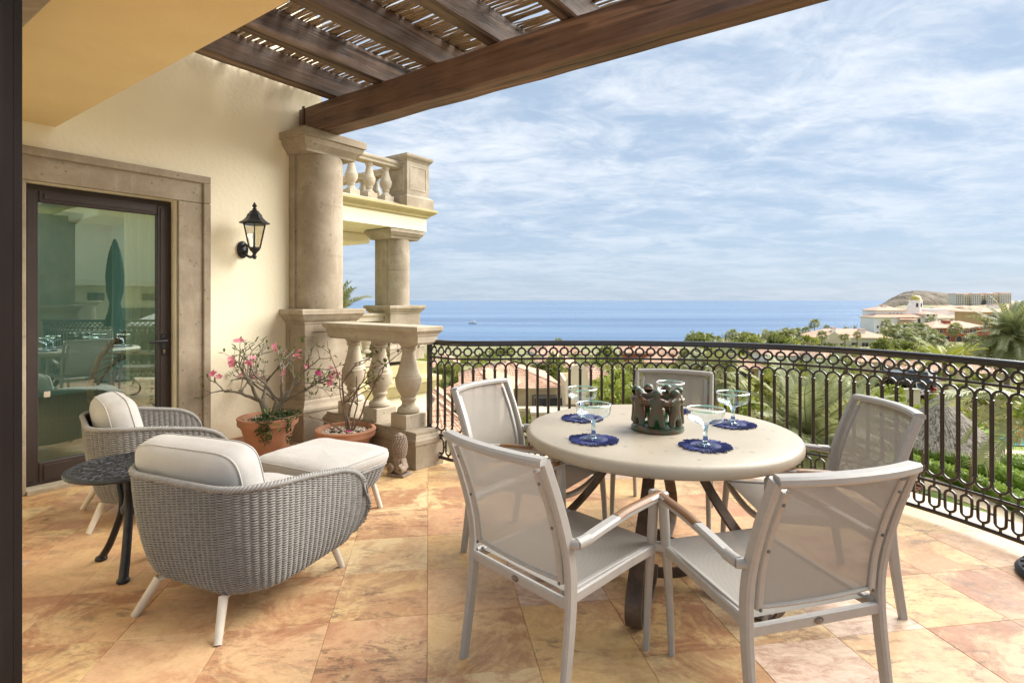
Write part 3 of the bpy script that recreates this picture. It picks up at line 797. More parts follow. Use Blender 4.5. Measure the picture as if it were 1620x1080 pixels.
# ================================================================== COLUMN
def column(name, label, b0, a0, half=True, group=None, zcap=3.0):
    """stone column on a panelled pedestal; local x outwards from the wall, y along it"""
    c_ = thing(name, label, 'column', bl(b0, a0, 0), RH, group)
    q = MB()
    q.rect_stack([(.05, .001), (.05, .30), (.062, .31), (.062, .335), (.05, .35), (.03, .375), (.022, .41), (.0, .43)], .002, .335, -.315, .315)
    q.build('plinth', 'cantera', c_)
    q = MB(); q.rect_stack([(0, .431), (0, 1.20)], .002, .335, -.315, .315)
    # raised panel borders on the two visible faces
    def border(q, face_, u0, u1, z0, z1, w_=.05, d=.008):
        for (ua, ub, za, zb) in ((u0, u1, z0, z0+w_), (u0, u1, z1-w_, z1), (u0, u0+w_, z0+w_, z1-w_), (u1-w_, u1, z0+w_, z1-w_)):
            if face_ == 'x': q.box(.3352, .3352+d, ua, ub, za, zb)
            elif face_ == '-y': q.box(ua, ub, -.3152-d, -.3152, za, zb)
            else: q.box(ua, ub, .3152, .3152+d, za, zb)
    border(q, 'x', -.315, .315, .432, 1.199, .075); border(q, '-y', .004, .343, .432, 1.199, .06); border(q, '+y', .004, .343, .432, 1.199, .06)
    q.build('pedestal', 'cantera', c_)
    q = MB(); q.rect_stack([(.0, 1.201), (.012, 1.205), (.016, 1.225), (.04, 1.25), (.062, 1.285), (.068, 1.30), (.085, 1.305), (.085, 1.35), (.075, 1.358)], .002, .335, -.315, .315)
    q.build('pedestal_cap', 'cantera', c_)
    r_ = .262; zz_ = [1.36, 1.40, 1.42, 2.0, 2.35, 2.7, 2.985]
    n = 28
    q = MB()
    ring = [(.105 + r_*math.cos(a), r_*math.sin(a)) for a in [(-PI/2 + PI*i/n) for i in range(n+1)]]
    ring = [(.0, -.285), (.10, -.285)] + ring + [(.10, .285), (.0, .285)]
    Pq = []
    for x, y in ring: Pq.append([(x, y, z) for z in (1.36, 1.9)])
    for z0, z1 in ((1.36, 1.925), (1.927, 2.455), (2.457, 2.985)):      # three drums
        q.prism(list(ring), z0, z1)
        q.prism([(x*.985+.0, y*.985) for x, y in ring], z1, z1+.002)
    q.build('shaft', 'cantera', c_, True, 35)
    q = MB(); q.rect_stack([(.0, 2.986), (.01, 2.99), (.014, 3.01), (.03, 3.03), (.065, 3.07), (.08, 3.11), (.08, 3.125), (.10, 3.13), (.10, 3.20), (.095, 3.208)], .002, .335, -.295, .295)
    q.build('abacus', 'cantera', c_)
    return c_
column('stone_column', 'engaged round stone column on a panelled pedestal at the end of the house wall', .0, 3.72)
column('stone_column', 'stone column carrying the far end of the pergola beam, reflected in the door glass', 8.15, 3.72)

# ================================================================== BALUSTRADE
BAL_PROF = [(.085, 0), (.098, .012), (.098, .03), (.088, .042), (.066, .055), (.056, .075), (.060, .095), (.070, .105), (.070, .118), (.062, .125), (.075, .15), (.098, .185), (.112, .225), (.116, .262), (.116, .285), (.108, .292), (.108, .30), (.097, .315), (.082, .37), (.066, .43), (.056, .475), (.054, .50), (.068, .508), (.070, .525), (.062, .532), (.080, .55), (.082, .565)]
def bal_mesh(h, s, n=28):
    k = h/.565
    q = MB(); q.lathe([(r_*s, z*k) for r_, z in BAL_PROF], n); return q
dirb = Vector((.7455, -.6665, 0)); RBAL = math.atan2(dirb.y, dirb.x)
bs = thing('balustrade', 'carved stone balustrade with fat balusters between column and iron railing', 'balustrade', (-1.86, 5.885, 0), RBAL)
L = 1.545
q = MB(); q.rect_stack([(.02, .001), (.02, .20), (.03, .21), (.03, .245), (.018, .26), (.012, .275), (0, .285), (0, .31)], .05, L-.03, -.135, .135); q.build('base', 'cantera', bs)
q = MB(); q.rect_stack([(-.015, 1.062), (-.015, 1.075), (0, 1.08), (0, 1.135), (.008, 1.14), (.012, 1.155), (.03, 1.175), (.038, 1.185), (.038, 1.215), (.03, 1.222)], .02, L-.04, -.11, .11); q.build('handrail', 'cantera_pale', bs)
pl = MB(); pl.rect_stack([(.0, 0), (.0, .118), (-.006, .124)], -.112, .112, -.112, .112)
pm_ = pl.mesh('baluster_plinth', 'cantera_pale'); bm_ = bal_mesh(.63, 1.04).mesh('baluster', 'cantera_pale', True, 38)
for s_ in (.345, .79, 1.235):
    bb = obj('baluster', bm_, bs, (s_, 0, .436)); obj('plinth', pm_, bb, (0, 0, -.125))

# ================================================================== NEIGHBOUR TERRACE (same house, set back)
nb = thing('neighbour_terrace', 'next terrace of the stone and stucco house beyond the column', 'terrace', bl(-3.1, 7.8, 0), RH)
def rs(name, mat_, prof, x0, x1, y0, y1): return MB().rect_stack(prof, x0, x1, y0, y1).build(name, mat_, nb)
capp = [(.0, 1.18), (.012, 1.19), (.016, 1.21), (.05, 1.25), (.075, 1.29), (.09, 1.295), (.09, 1.34), (.08, 1.35)]
rs('pedestal', 'cantera', [(.06, .26), (.06, .50), (.07, .51), (.04, .55), (0, .58), (0, 1.18)], -.32, .28, -.40, .40)
rs('pedestal_cap', 'cantera', capp, -.32, .28, -.40, .40)
q = MB(); n = 26
ring = [(.03 + .25*math.cos(a), .25*math.sin(a)) for a in [-PI/2+PI*i/n for i in range(n+1)]]
ring = [(-.32, -.27), (.03, -.27)] + ring + [(.03, .27), (-.32, .27)]
for z0, z1 in ((1.351, 2.05), (2.053, 2.66)): q.prism(ring, z0, z1)
q.build('shaft', 'cantera', nb, True, 35)
rs('abacus', 'cantera', [(.0, 2.661), (.01, 2.67), (.02, 2.70), (.06, 2.74), (.08, 2.78), (.095, 2.785), (.095, 2.845)], -.34, .26, -.36, .36)
# slab with cornice
rs('slab', 'stucco_pale', [(0, 2.86), (0, 3.12)], -4.6, .36, -5.2, .50)
MT['ochre_trim'] = simple('ochre_cornice_render', (.52, .43, .22), (.44, .36, .18), 3, .9, kind='pos')
rs('cornice', 'ochre_trim', [(.0, 3.121), (.05, 3.14), (.06, 3.17), (.14, 3.22), (.17, 3.25), (.17, 3.29)], -4.6, .36, -5.2, .50)
MB().cbox(-4.4, -.9, -4.8, .1, 2.66, 2.858, .02).build('soffit_beam', 'stucco', nb)
rs('upper_base', 'cantera_pale', [(.02, 3.292), (.02, 3.38), (0, 3.40)], -.16, .14, -5.0, .15)
upr = [(-.015, 4.10), (0, 4.11), (0, 4.15), (.03, 4.18), (.035, 4.22), (.025, 4.23)]
rs('upper_handrail', 'cantera_pale', upr, -.13, .11, -5.0, .02)
rs('upper_handrail', 'cantera_pale', upr, -4.4, -.13, .18, .42)
rs('upper_pedestal', 'cantera', [(.07, 3.293), (.07, 3.52), (.05, 3.55), (0, 3.57), (0, 4.25), (.012, 4.26), (.02, 4.28), (.05, 4.31), (.065, 4.34), (.065, 4.38)], -.32, .30, .02, .64)
pb = MB()
for (ua, ub, za, zb) in ((.08, .54, 3.68, 3.695), (.08, .54, 4.145, 4.16), (.08, .095, 3.695, 4.145), (.525, .54, 3.695, 4.145)): pb.box(.3, .308, ua+.02, ub+.02, za, zb)
for (ua, ub, za, zb) in ((-.24, .22, 3.68, 3.695), (-.24, .22, 4.145, 4.16), (-.24, -.225, 3.695, 4.145), (.205, .22, 3.695, 4.145)): pb.box(ua, ub, .012, .02, za, zb)
pb.build('pedestal_panel', 'cantera_pale', nb)
bm2 = bal_mesh(.60, 1.05, 20).mesh('baluster', 'cantera_pale', True, 38); pm2 = pl.mesh('baluster_plinth', 'cantera_pale')
for k in range(8):
    bb = obj('baluster', bm2, nb, (-.01, -.26-.42*k, 3.50)); obj('plinth', pm2, bb, (0, 0, -.11))
for k in range(6):
    bb = obj('baluster', bm2, nb, (-.55-.42*k, .30, 3.50)); obj('plinth', pm2, bb, (0, 0, -.11))
# lower rail and yellow cornice under the terrace
rs('lower_handrail', 'cantera_pale', [(0, 1.05), (0, 1.12), (.03, 1.16), (.035, 1.20)], -.15, .11, -3.4, -.42)
for k in range(5): obj('baluster', bm2, nb, (-.02, -.75-.44*k, .44))
rs('lower_base', 'cantera_pale', [(.02, .20), (.02, .33), (0, .35)], -.16, .14, -3.4, -.42)
rs('floor_slab', 'ochre_trim', [(.0, -.42), (.02, -.40), (.12, -.22), (.15, -.18), (.15, -.10), (.0, -.05), (0, .18)], -4.6, .42, -2.95, .60)
rs('lower_wall', 'stucco_pale', [(0, -8.5), (0, -.43)], -4.6, .34, -2.9, .52)
rs('upper_wall', 'stucco', [(0, .2), (0, 6.2)], -4.6, -4.2, -5.2, -.5)
MB().cbox(-2.6, -2.2, -1.9, -1.2, 2.5, 2.655, .03).build('corbel', 'cantera', nb)

# ================================================================== PERGOLA
pg = thing('pergola', 'dark stained wooden pergola roofed with dry reeds above the terrace', 'pergola', bl(0, 0, 3.21), RH)
def wavy_beam(name, mat_, L_, w_, h_, axis, seed, loc):
    """long rough-sawn beam along its local axis with uneven edges"""
    r_ = random.Random(seed); n = max(8, int(L_/.25)); pts = []
    prof = [(-w_/2+.012, -h_/2), (w_/2-.012, -h_/2), (w_/2, -h_/2+.012), (w_/2, h_/2-.012), (w_/2-.012, h_/2), (-w_/2+.012, h_/2), (-w_/2, h_/2-.012), (-w_/2, -h_/2+.012)]
    for i in range(n+1):
        s_ = L_*i/n; e = (r_.uniform(-.004, .004), r_.uniform(-.004, .004))
        pts.append((s_, e[0], e[1]) if axis == 0 else (e[0], s_, e[1]))
    return MB().sweep(pts, prof, (0, 0, 1), [1+r_.uniform(-.012, .012) for _ in pts]).build(name, mat_, pg, loc=loc)
BM_H = .30
bmo = wavy_beam('beam', 'beam', 9.0, .215, BM_H, 0, 4, (.02, 3.655, BM_H/2+.001))
MB().cbox(.085, .125, 3.535, 3.545, -.03, .31, .002).build('steel_strap', 'bronze_frame', bmo, loc=(-.02, -3.655, -BM_H/2))
for k in range(6):
    wavy_beam('rafter', 'rafter', 2.75, .135, .235, 1, 20+k, (.575+.69*k, 1.45, BM_H+.1215))
reed_me = []
for k in range(10):
    r_ = random.Random(50+k); pts = []; x = 0; y = z = 0; L_ = 2.0+r_.uniform(-.1, .15); n = 16
    for i in range(n+1):
        pts.append((L_*i/n, y, z)); y += r_.uniform(-.012, .012); z += r_.uniform(-.003, .003)
        y *= .85; z *= .8
    rad = r_.uniform(.0068, .0108)
    reed_me.append(MB().tube(pts, rad, 5, radii=[rad*r_.uniform(.8, 1.15)*(1.1 if i % 4 == 0 else 1) for i in range(n+1)]).mesh('reed', 'reed', True, None))
rr_ = random.Random(99)
zr = BM_H+.244
for row in range(131):
    a = 1.49 + row*.0202 + rr_.uniform(-.005, .005)
    for s_ in range(2):
        o_ = obj('reed', rr_.choice(reed_me), pg, (.02+1.92*s_+rr_.uniform(-.06, .06), a, zr+.008+rr_.uniform(0, .014)))
        o_.rotation_euler = (rr_.uniform(0, 6), 0, rr_.uniform(-.022, .022))
for row in range(38):      # thin second layer at a slight angle, added near the wall to block sun
    o_ = obj('reed', rr_.choice(reed_me), pg, (.02+rr_.uniform(0, .3), 1.52 + row*.062, zr+.03+rr_.uniform(0, .01)))
    o_.rotation_euler = (rr_.uniform(0, 6), 0, rr_.uniform(-.06, .06))
# cross lath that ties the reeds
for b0 in (.55,):
    pass

# ================================================================== IRON RAILING
ir = thing('iron_railing', 'curved black wrought iron railing with rings, arches and ovals', 'railing', (RAIL[0].x, RAIL[0].y, 0), 0)
r0 = Vector((RAIL[0].x, RAIL[0].y, 0))
cl = [0.]
for a_, b_2 in zip(RAIL, RAIL[1:]): cl.append(cl[-1] + (b_2-a_).length)
def along(s_):
    for i in range(len(cl)-1):
        if cl[i+1] >= s_:
            f = (s_-cl[i])/(cl[i+1]-cl[i]); return RAIL[i].lerp(RAIL[i+1], f), (RAIL[i+1]-RAIL[i]).normalized()
    return RAIL[-1], (RAIL[-1]-RAIL[-2]).normalized()
def rail_line(z, w_, h_, name, rnd=.25):
    MB().bar([(p_ - r0) + Vector((0, 0, z)) for p_ in RAIL[::3]], w_, h_, rnd=rnd).build(name, 'iron', ir, True, 50)
q = MB()
hp = [(-.030, -.018), (-.020, -.024), (.020, -.024), (.030, -.018), (.031, .002), (.026, .016), (.014, .023), (-.014, .023), (-.026, .016), (-.031, .002)]
q.sweep([(p_ - r0) + Vector((0, 0, 1.077)) for p_ in RAIL[::3]], hp); q.build('handrail', 'iron', ir, True, 50)
rail_line(.942, .016, .018, 'upper_rail'); rail_line(.258, .016, .018, 'lower_rail'); rail_line(.062, .022, .026, 'bottom_rail')
SP = .0935; HS = SP/2; WB = .009
def circ(r_, a0, a1, n, cz, sx=1): return [(math.cos(lerp(a0, a1, i/n))*r_*sx, 0, cz+math.sin(lerp(a0, a1, i/n))*r_) for i in range(n+1)]
ringm = MB(); ringm.bar(circ(.0335, 0, 2*PI, 16, 0)[:-1], .0165, .015, ref=(0, 1, 0), closed=True)
for dx, dz in ((1, 0), (-1, 0)): ringm.box(min(dx*.038, dx*HS), max(dx*.038, dx*HS), -.005, .005, -.006, .006)
ringm.box(-.006, .006, -.005, .005, .038, .054).box(-.006, .006, -.005, .005, -.052, -.038)
ringm = ringm.mesh('ring', 'iron', True, 40)
archm = MB(); archm.bar(circ(HS-.001, 0, PI, 10, 0), .015, .015, ref=(0, 1, 0)); archm.box(-.006, .006, -.005, .005, .051, .074)
archm = archm.mesh('arch', 'iron', True, 40)
ubm = MB(); ubm.bar(circ(HS-.001, PI, 2*PI, 10, 0), .015, .015, ref=(0, 1, 0)); ubm.box(-.006, .006, -.005, .005, -.078, -.051)
ubm = ubm.mesh('lower_arch', 'iron', True, 40)
balm = MB(); balm.lathe([(.0095, 0), (.0095, .012), (.0158, .016), (.0158, .025), (.0128, .029), (.0124, .04), (.0124, .48), (.0128, .491), (.0158, .495), (.0158, .504), (.0095, .508), (.0095, .52)], 10)
balm = balm.mesh('baluster', 'iron', True, 40)
ovp = [(.031*math.cos(2*PI*i/18), 0, .031*math.sin(2*PI*i/18) + (.036 if math.sin(2*PI*i/18) > 1e-6 else -.036 if math.sin(2*PI*i/18) < -1e-6 else 0)) for i in range(18)]
ovm = MB(); ovm.bar(ovp, .016, .015, ref=(0, 1, 0), closed=True)
for dx in (1, -1): ovm.box(min(dx*.036, dx*HS), max(dx*.036, dx*HS), -.005, .005, -.006, .006)
ovm.box(-.0065, .0065, -.005, .005, .071, .092).box(-.0065, .0065, -.005, .005, -.088, -.071)
ovm = ovm.mesh('oval', 'iron', True, 40)
nm = int(cl[-1]/SP)
for i in range(nm):
    s0 = .035 + i*SP
    c_, tg = along(s0); rz = math.atan2(tg.y, tg.x)
    if i: obj('baluster', balm, ir, (c_-r0) + Vector((0, 0, .345)), rz)
    c_, tg = along(s0+HS); rz = math.atan2(tg.y, tg.x); d = c_-r0
    obj('ring', ringm, ir, d + Vector((0, 0, 1.002)), rz)
    obj('arch', archm, ir, d + Vector((0, 0, .862)), rz)
    obj('lower_arch', ubm, ir, d + Vector((0, 0, .347)), rz)
    obj('oval', ovm, ir, d + Vector((0, 0, .163)), rz)
q = MB(); q.cbox(-.019, .019, -.019, .019, .001, 1.052, .003); q.cbox(-.032, .032, -.032, .032, .001, .018, .003)
q.build('post', 'iron', ir, loc=(.012, -.008, 0), rz=R(-42))
for s_ in (2.6, 4.9):
    c_, tg = along(s_); q = MB(); q.cbox(-.014, .014, -.014, .014, -.004, .06, .003); q.build('foot_post', 'iron', ir, loc=(c_-r0), rz=math.atan2(tg.y, tg.x))

# ================================================================== WALL LANTERN
wlz = 2.1
la = thing('wall_lantern', 'black carriage lantern on a scrolled arm fixed to the cream wall', 'lantern', bl(.0, 2.925, 0), RH)
q = MB(); q.lathe([(.0, 0), (.055, .002), (.058, .012), (.040, .022), (.03, .03), (.0, .034)], 16); q.xform(Matrix.Translation((.001, 0, 1.95)) @ Matrix.Rotation(R(90), 4, 'Y') @ Matrix.Scale(1.5, 4, (1, 0, 0)))
q.build('wall_plate', 'black_cast', la, True, 40)
q = MB(); q.tube(spline([(.02, 0, 1.93), (.07, 0, 1.90), (.13, 0, 1.875), (.19, 0, 1.872), (.225, 0, 1.90), (.23, 0, 1.935)], 6), .013, 8)
q.tube(spline([(.03, 0, 1.98), (.07, 0, 2.00), (.10, 0, 1.97), (.09, 0, 1.93), (.06, 0, 1.93)], 6), .010, 8)
q.lathe([(.0, 1.845), (.014, 1.85), (.02, 1.87), (.012, 1.89), (.022, 1.91), (.045, 1.935), (.05, 1.95), (.03, 1.955)], 12, (.23, 0, 0))
q.build('arm', 'black_cast', la, True, 40)
hexr = lambda r_, z, n=6: [(.23+r_*math.cos(2*PI*i/n+PI/6), r_*math.sin(2*PI*i/n+PI/6), z) for i in range(n)]
q = MB()
for i in range(6): q.bar([hexr(.055, 1.955)[i], hexr(.108, 2.185)[i]], .010, .010, rnd=0)
q.bar(hexr(.055, 1.958), .010, .010, closed=True, rnd=0); q.bar(hexr(.108, 2.185), .014, .012, closed=True, rnd=0)
q.build('cage', 'black_cast', la)
q = MB(); q.lathe([(.135, 2.188), (.137, 2.198), (.10, 2.222), (.074, 2.25), (.066, 2.27), (.066, 2.276), (.052, 2.29), (.034, 2.315), (.018, 2.322), (.022, 2.33), (.010, 2.342), (.018, 2.352), (.022, 2.362), (.014, 2.376), (.004, 2.395)], 6, (.23, 0, 0))
q.build('lantern_roof', 'black_cast', la)
g_ = MB()
for i in range(6):
    a_, b_2 = hexr(.0525, 1.962)[i], hexr(.0525, 1.962)[(i+1) % 6]; c_, d_ = hexr(.105, 2.18)[(i+1) % 6], hexr(.105, 2.18)[i]
    MB().add([a_, b_2, c_, d_], [(0, 1, 2, 3)]).build('lamp_pane', 'lamp_glass', la)
q = MB(); q.lathe([(.016, 1.957), (.016, 2.03), (.014, 2.035), (.019, 2.06), (.014, 2.10), (.004, 2.125)], 12, (.23, 0, 0)); q.build('bulb', 'frost', la, True, 40)

# ================================================================== COURTYARD BUILDING (seen mirrored in the door glass)
cbd = thing('courtyard_building', 'cream stucco wing across the court, seen mirrored in the door glass', 'building', bl(15.0, 2.0, 0), RH)
MB().box(0, 7, -4, 16, -9, 1.9).build('lower_walls', 'stucco_pale', cbd)
MB().box(2.2, 7, -4, 16, 1.901, 4.6).build('upper_walls', 'stucco', cbd)
MB().box(1.7, 7, -4.2, 16.2, 4.601, 4.85).build('upper_cornice', 'stucco_pale', cbd)
MB().box(-.5, 2.15, -4.2, 16.2, 1.902, 2.08).build('terrace_cornice', 'stucco_pale', cbd)
for k in range(12): MB().cbox(-.8, -.01, -3.2+1.5*k, -3.0+1.5*k, 1.45, 1.68, .01).build('rafter', 'rafter', cbd)
for k in range(5): MB().box(-.05, -.005, -2.2+3.6*k, -.2+3.6*k, -.9, 1.2).build('window', 'window_dark', cbd)
for k in range(6): MB().lathe([(.28, -1.2), (.28, 1.3), (.4, 1.4), (.4, 1.448)], 20, (-1.4, -3+3.4*k, 0)).build('column', 'cantera_pale', cbd, True, 40)
wu = thing('white_umbrella', 'open white patio umbrella in the court, mirrored in the door glass', 'umbrella', bl(11.5, 7.6, -1.2), RH)
MB().lathe([(1.5, 1.95), (1.5, 2.0), (.8, 2.28), (.05, 2.5)], 8).build('canopy', 'plastic_white', wu)
MB().tube([(0, 0, 0), (0, 0, 2.5)], .03, 8).build('pole', 'bronze_frame', wu, True)
MB().lathe([(.3, -7.6), (.3, 0), (.02, .08)], 16).build('base', 'black_cast', wu, True, 40)
# ================================================================== DINING TABLE
TX, TY, TR, TZ = .80, 3.06, .72, .75
tb = thing('dining_table', 'round cream stone table on scrolled wrought iron legs', 'table', (TX, TY, 0), 0)
q = MB(); q.lathe([(TR-.03, TZ-.066), (TR-.012, TZ-.062), (TR-.002, TZ-.050), (TR, TZ-.034), (TR-.002, TZ-.018), (TR-.010, TZ-.006), (TR-.024, TZ), (TR*.7, TZ), (TR*.3, TZ)], 96)
q.build('tabletop', 'tabletop', tb, True, 50)
def table_leg(ang, w_=.072):
    c, s = math.cos(R(ang)), math.sin(R(ang))
    prof2 = spline([(.12, 0, .676), (.19, 0, .655), (.27, 0, .585), (.36, 0, .47), (.46, 0, .36), (.57, 0, .255), (.645, 0, .165), (.665, 0, .09), (.635, 0, .03), (.56, 0, .006), (.47, 0, .007), (.375, 0, .014), (.295, 0, .036), (.24, 0, .075), (.222, 0, .105)], 6)
    prof2 = [Vector((p_.x*(1+.07*min(1, max(0, p_.x-.22)*3)), 0, p_.z)) for p_ in prof2]
    q = MB(); n = len(prof2)
    sc = [1 - .35*max(0, 1-i/(n*.4)) for i in range(n)]
    side = Vector((-s, c, 0))
    pts = [(p_.x*c, p_.x*s, p_.z) for p_ in prof2]
    # flat bar: width across the leg's plane
    P_ = [Vector(x) for x in pts]; vs_ = []; F = []
    for i, x in enumerate(P_):
        tg = (P_[min(i+1, n-1)] - P_[max(i-1, 0)]).normalized(); nn = side.cross(tg)
        w2 = w_/2*lerp(.72, 1.0, min(1, i/(n*.45))); h2 = .0065
        for a_, b_2 in ((-w2, -h2), (w2, -h2), (w2, h2), (-w2, h2)): vs_.append(x + side*a_ + nn*b_2)
    for i in range(n-1):
        for k in range(4): F.append((i*4+k, i*4+(k+1) % 4, (i+1)*4+(k+1) % 4, (i+1)*4+k))
    F += [(3, 2, 1, 0), tuple((n-1)*4+k for k in range(4))]
    q.add(vs_, F)
    return q.build('leg', 'rust_iron', tb, True, 40, bevel=.002)
for a_ in (-57, -113, 193, 68): table_leg(a_)
q = MB(); q.bar([(.205*math.cos(2*PI*i/40), .205*math.sin(2*PI*i/40),  .056) for i in range(40)], .010, .056, closed=True); q.build('ring', 'rust_iron', tb, True, 40)
q = MB(); q.lathe([(.20, .672), (.20, .683)], 24); q.build('mounting_plate', 'rust_iron', tb)

# ================================================================== DINING CHAIRS
def make_dining_chair():
    ch = thing('dining_chair', '', 'chair')
    A = 'alu'
    for s in (-1, 1):
        post = spline([(s*.258, -.315, 0), (s*.258, -.282, .22), (s*.256, -.262, .42), (s*.256, -.272, .56), (s*.255, -.318, .72), (s*.254, -.385, .888)], 6)
        n = len(post); MB().bar(post, .030, .046, ref=(0, 1, 0), scales=[lerp(.78, 1, min(1, i/(n*.4))) if i < n*.6 else lerp(1, .85, (i-n*.6)/(n*.4)) for i in range(n)]).build('rear_leg', A, ch, True, 40)
        fl = spline([(s*.284, .300, 0), (s*.281, .288, .25), (s*.276, .272, .44), (s*.272, .262, .60), (s*.272, .255, .640)], 5)
        n = len(fl); MB().tube(fl, .0185, 10, ref=(0, 1, 0), radii=[lerp(.0125, .0195, min(1, i/(n*.55))) for i in range(n)]).build('front_leg', A, ch, True, 40)
        arm = MB(); arm.bar(spline([(s*.272, .268, .640), (s*.273, .20, .642), (s*.276, .02, .633), (s*.280, -.12, .618), (s*.284, -.215, .606)], 4), .040, .028)
        arm.tube([(s*.286, -.205, .606), (s*.283, -.262, .602)], .0195, 12)
        arm.tube([(s*.262, -.268, .600), (s*.292, -.256, .602)], .0175, 12)
        arm = arm.build('arm', A, ch, True, 40)
        MB().bar(spline([(s*.272, .236, .648), (s*.274, .14, .645), (s*.276, .02, .640), (s*.278, -.045, .632)], 4), .0415, .022, rnd=.45).build('arm_pad', 'teak', arm, True, 50)
        MB().bar([(s*.236, .262, .424), (s*.228, .10, .412), (s*.232, -.10, .402), (s*.243, -.262, .402)], .022, .040).build('seat_rail', A, ch, True, 40)
        MB().bar([(s*.232, .252, .428), (s*.277, .268, .430)], .024, .034).build('leg_stub', A, ch, True, 40)
        strip = spline([(s*.218, -.268, .455), (s*.218, -.284, .58), (s*.217, -.325, .72), (s*.216, -.380, .852)], 6)
        st = MB().bar(strip, .026, .018, ref=(0, 1, 0)).build('back_strip', A, ch, True, 40)
        sc_ = MB()
        for f in (.05, .52, .93):
            p_ = strip[int(f*(len(strip)-1))]; k = len(sc_.v); sc_.lathe([(.0055, 0), (.0055, .003), (.003, .0045)], 8)
            sc_.xform(Matrix.Translation((p_.x, p_.y-.0095, p_.z)) @ Matrix.Rotation(R(90), 4, 'X'), k)
        tag(sc_.build('screws', 'screw', ch), kind='stuff')
    bow = lambda x, d: d*(1-(x/.255)**2)
    q = MB(); q.bar([(x, -.388-bow(x, .042), .888+bow(x, .004)) for x in [(-.254+.508*i/14) for i in range(15)]], .048, .030, ref=(0, 0, 1)); q.build('top_rail', A, ch, True, 40)
    ys_ = spline([(0, -.268, .462), (0, -.284, .58), (0, -.325, .72), (0, -.392, .884)], 6)
    G = []
    for i in range(17):
        x = -.215+.43*i/16
        G.append([(x, p_.y - bow(x, .018+.022*(k/(len(ys_)-1))) + .009, p_.z) for k, p_ in enumerate(ys_)])
    MB().grid(G).build('back_sling', 'sling', ch, True, None)
    MB().tube([(x, -.262-bow(x, .018), .460) for x in [(-.214+.428*i/10) for i in range(11)]], .007, 6).build('sling_bar', A, ch, True)
    MB().bar([(-.245, -.268, .392), (.245, -.268, .392)], .020, .038).build('rear_rail', A, ch, True, 40)
    q = MB(); q.bar([(x, .282-.012*math.cos(x/.235*PI/2), .422-.042*math.cos(x/.232*PI/2)**.8 if abs(x) < .232 else .422) for x in [(-.232+.464*i/14) for i in range(15)]], .030, .024); q.build('front_rail', A, ch, True, 40)
    G = []
    for i in range(15):
        x = -.222+.444*i/14; row = []
        for k in range(15):
            t_ = k/14; y = lerp(-.245, .288, t_); z = lerp(.416, .437, t_)
            z -= .014*math.cos(x/.222*PI/2)*math.sin(min(1, t_*1.02)*PI)**.6
            row.append((x, y, z))
        G.append(row)
    MB().grid(G).build('seat_sling', 'sling_seat', ch, True, None)
    for s in (-1, 1):
        MB().bar([(s*.224, -.245, .418), (s*.224, .10, .432), (s*.224, .27, .436)], .018, .012).build('seat_edge', A, ch, True, 40)
    q = MB(); k = 0
    q.lathe([(.0175, 0), (.0175, .002), (.015, .003)], 20); q.xform(Matrix.Translation((0, -.2785, .392)) @ Matrix.Rotation(R(90), 4, 'X') @ Matrix.Scale(.62, 4, (0, 1, 0)))
    bd = q.build('badge', 'badge', ch, True, 40)
    q = MB()      # small embossed arc and bar on the oval badge
    q.tube([(-.008+.016*i/8, -.282, .3915+.004*math.sin(PI*i/8)) for i in range(9)], .0011, 5); q.box(-.007, .007, -.2826, -.2815, .3865, .388)
    q.build('badge_mark', 'alu', bd)
    return ch
dc = make_dining_chair()
CH = 'sling dining chairs set round the stone table'
dc['group'] = CH
def fz(fx, fy): return face(fx, fy)
CS = 1.035
dc.location = (.225, 2.29, 0); dc.rotation_euler = (0, 0, fz(.74, .67)); dc.scale = (CS,)*3; dc['label'] = 'sling dining chair with its back to the viewer at the left front of the table'
copy_tree(dc, (.925, 2.10, 0), fz(-.27, .963), 'largest sling dining chair, front right with badge, its back to the viewer')
copy_tree(dc, (1.475, 2.83, 0), fz(-.995, .06), 'sling dining chair at the right end of the table facing left')
copy_tree(dc, (1.03, 3.73, 0), fz(-.40, -.917), 'sling dining chair behind the candle holder, backed against the railing')
copy_tree(dc, (.14, 3.26, 0), fz(.83, -.56), 'sling dining chair at the far left of the table near the railing post')

# ================================================================== ON THE TABLE
m_c = None
def coaster(x, y, label, seed):
    r_ = random.Random(seed); q = MB()
    c_ = thing('coaster', label, 'coaster', (x, y, TZ+.001), r_.uniform(0, 6), 'fringed blue coasters')
    q.lathe([(.075, 0), (.078, .003), (.074, .006), (.05, .0065), (.02, .006)], 40)
    for k in range(9): q.tube([((.016+.0065*k)*math.cos(a), (.016+.0065*k)*math.sin(a), .0062) for a in [2*PI*i/28 for i in range(28)]], .0036, 5, closed=True)
    q.build('woven_disc', 'coaster', c_, True)
    q = MB()
    for k in range(230):
        a = 2*PI*k/230 + r_.uniform(-.02, .02); L_ = r_.uniform(.030, .056); t_ = a + r_.uniform(-.4, .4); z = .003
        p0 = Vector((.072*math.cos(a), .072*math.sin(a), .004)); p2 = p0 + Vector((math.cos(t_), math.sin(t_), 0))*L_; p1 = (p0+p2)/2 + Vector((0, 0, r_.uniform(.001, .008)))
        p2.z = r_.uniform(.001, .009)
        q.tube([p0, p1, p2], .0030, 4)
    tag(q.build('fringe', 'coaster', c_, True), kind='stuff')
    return c_
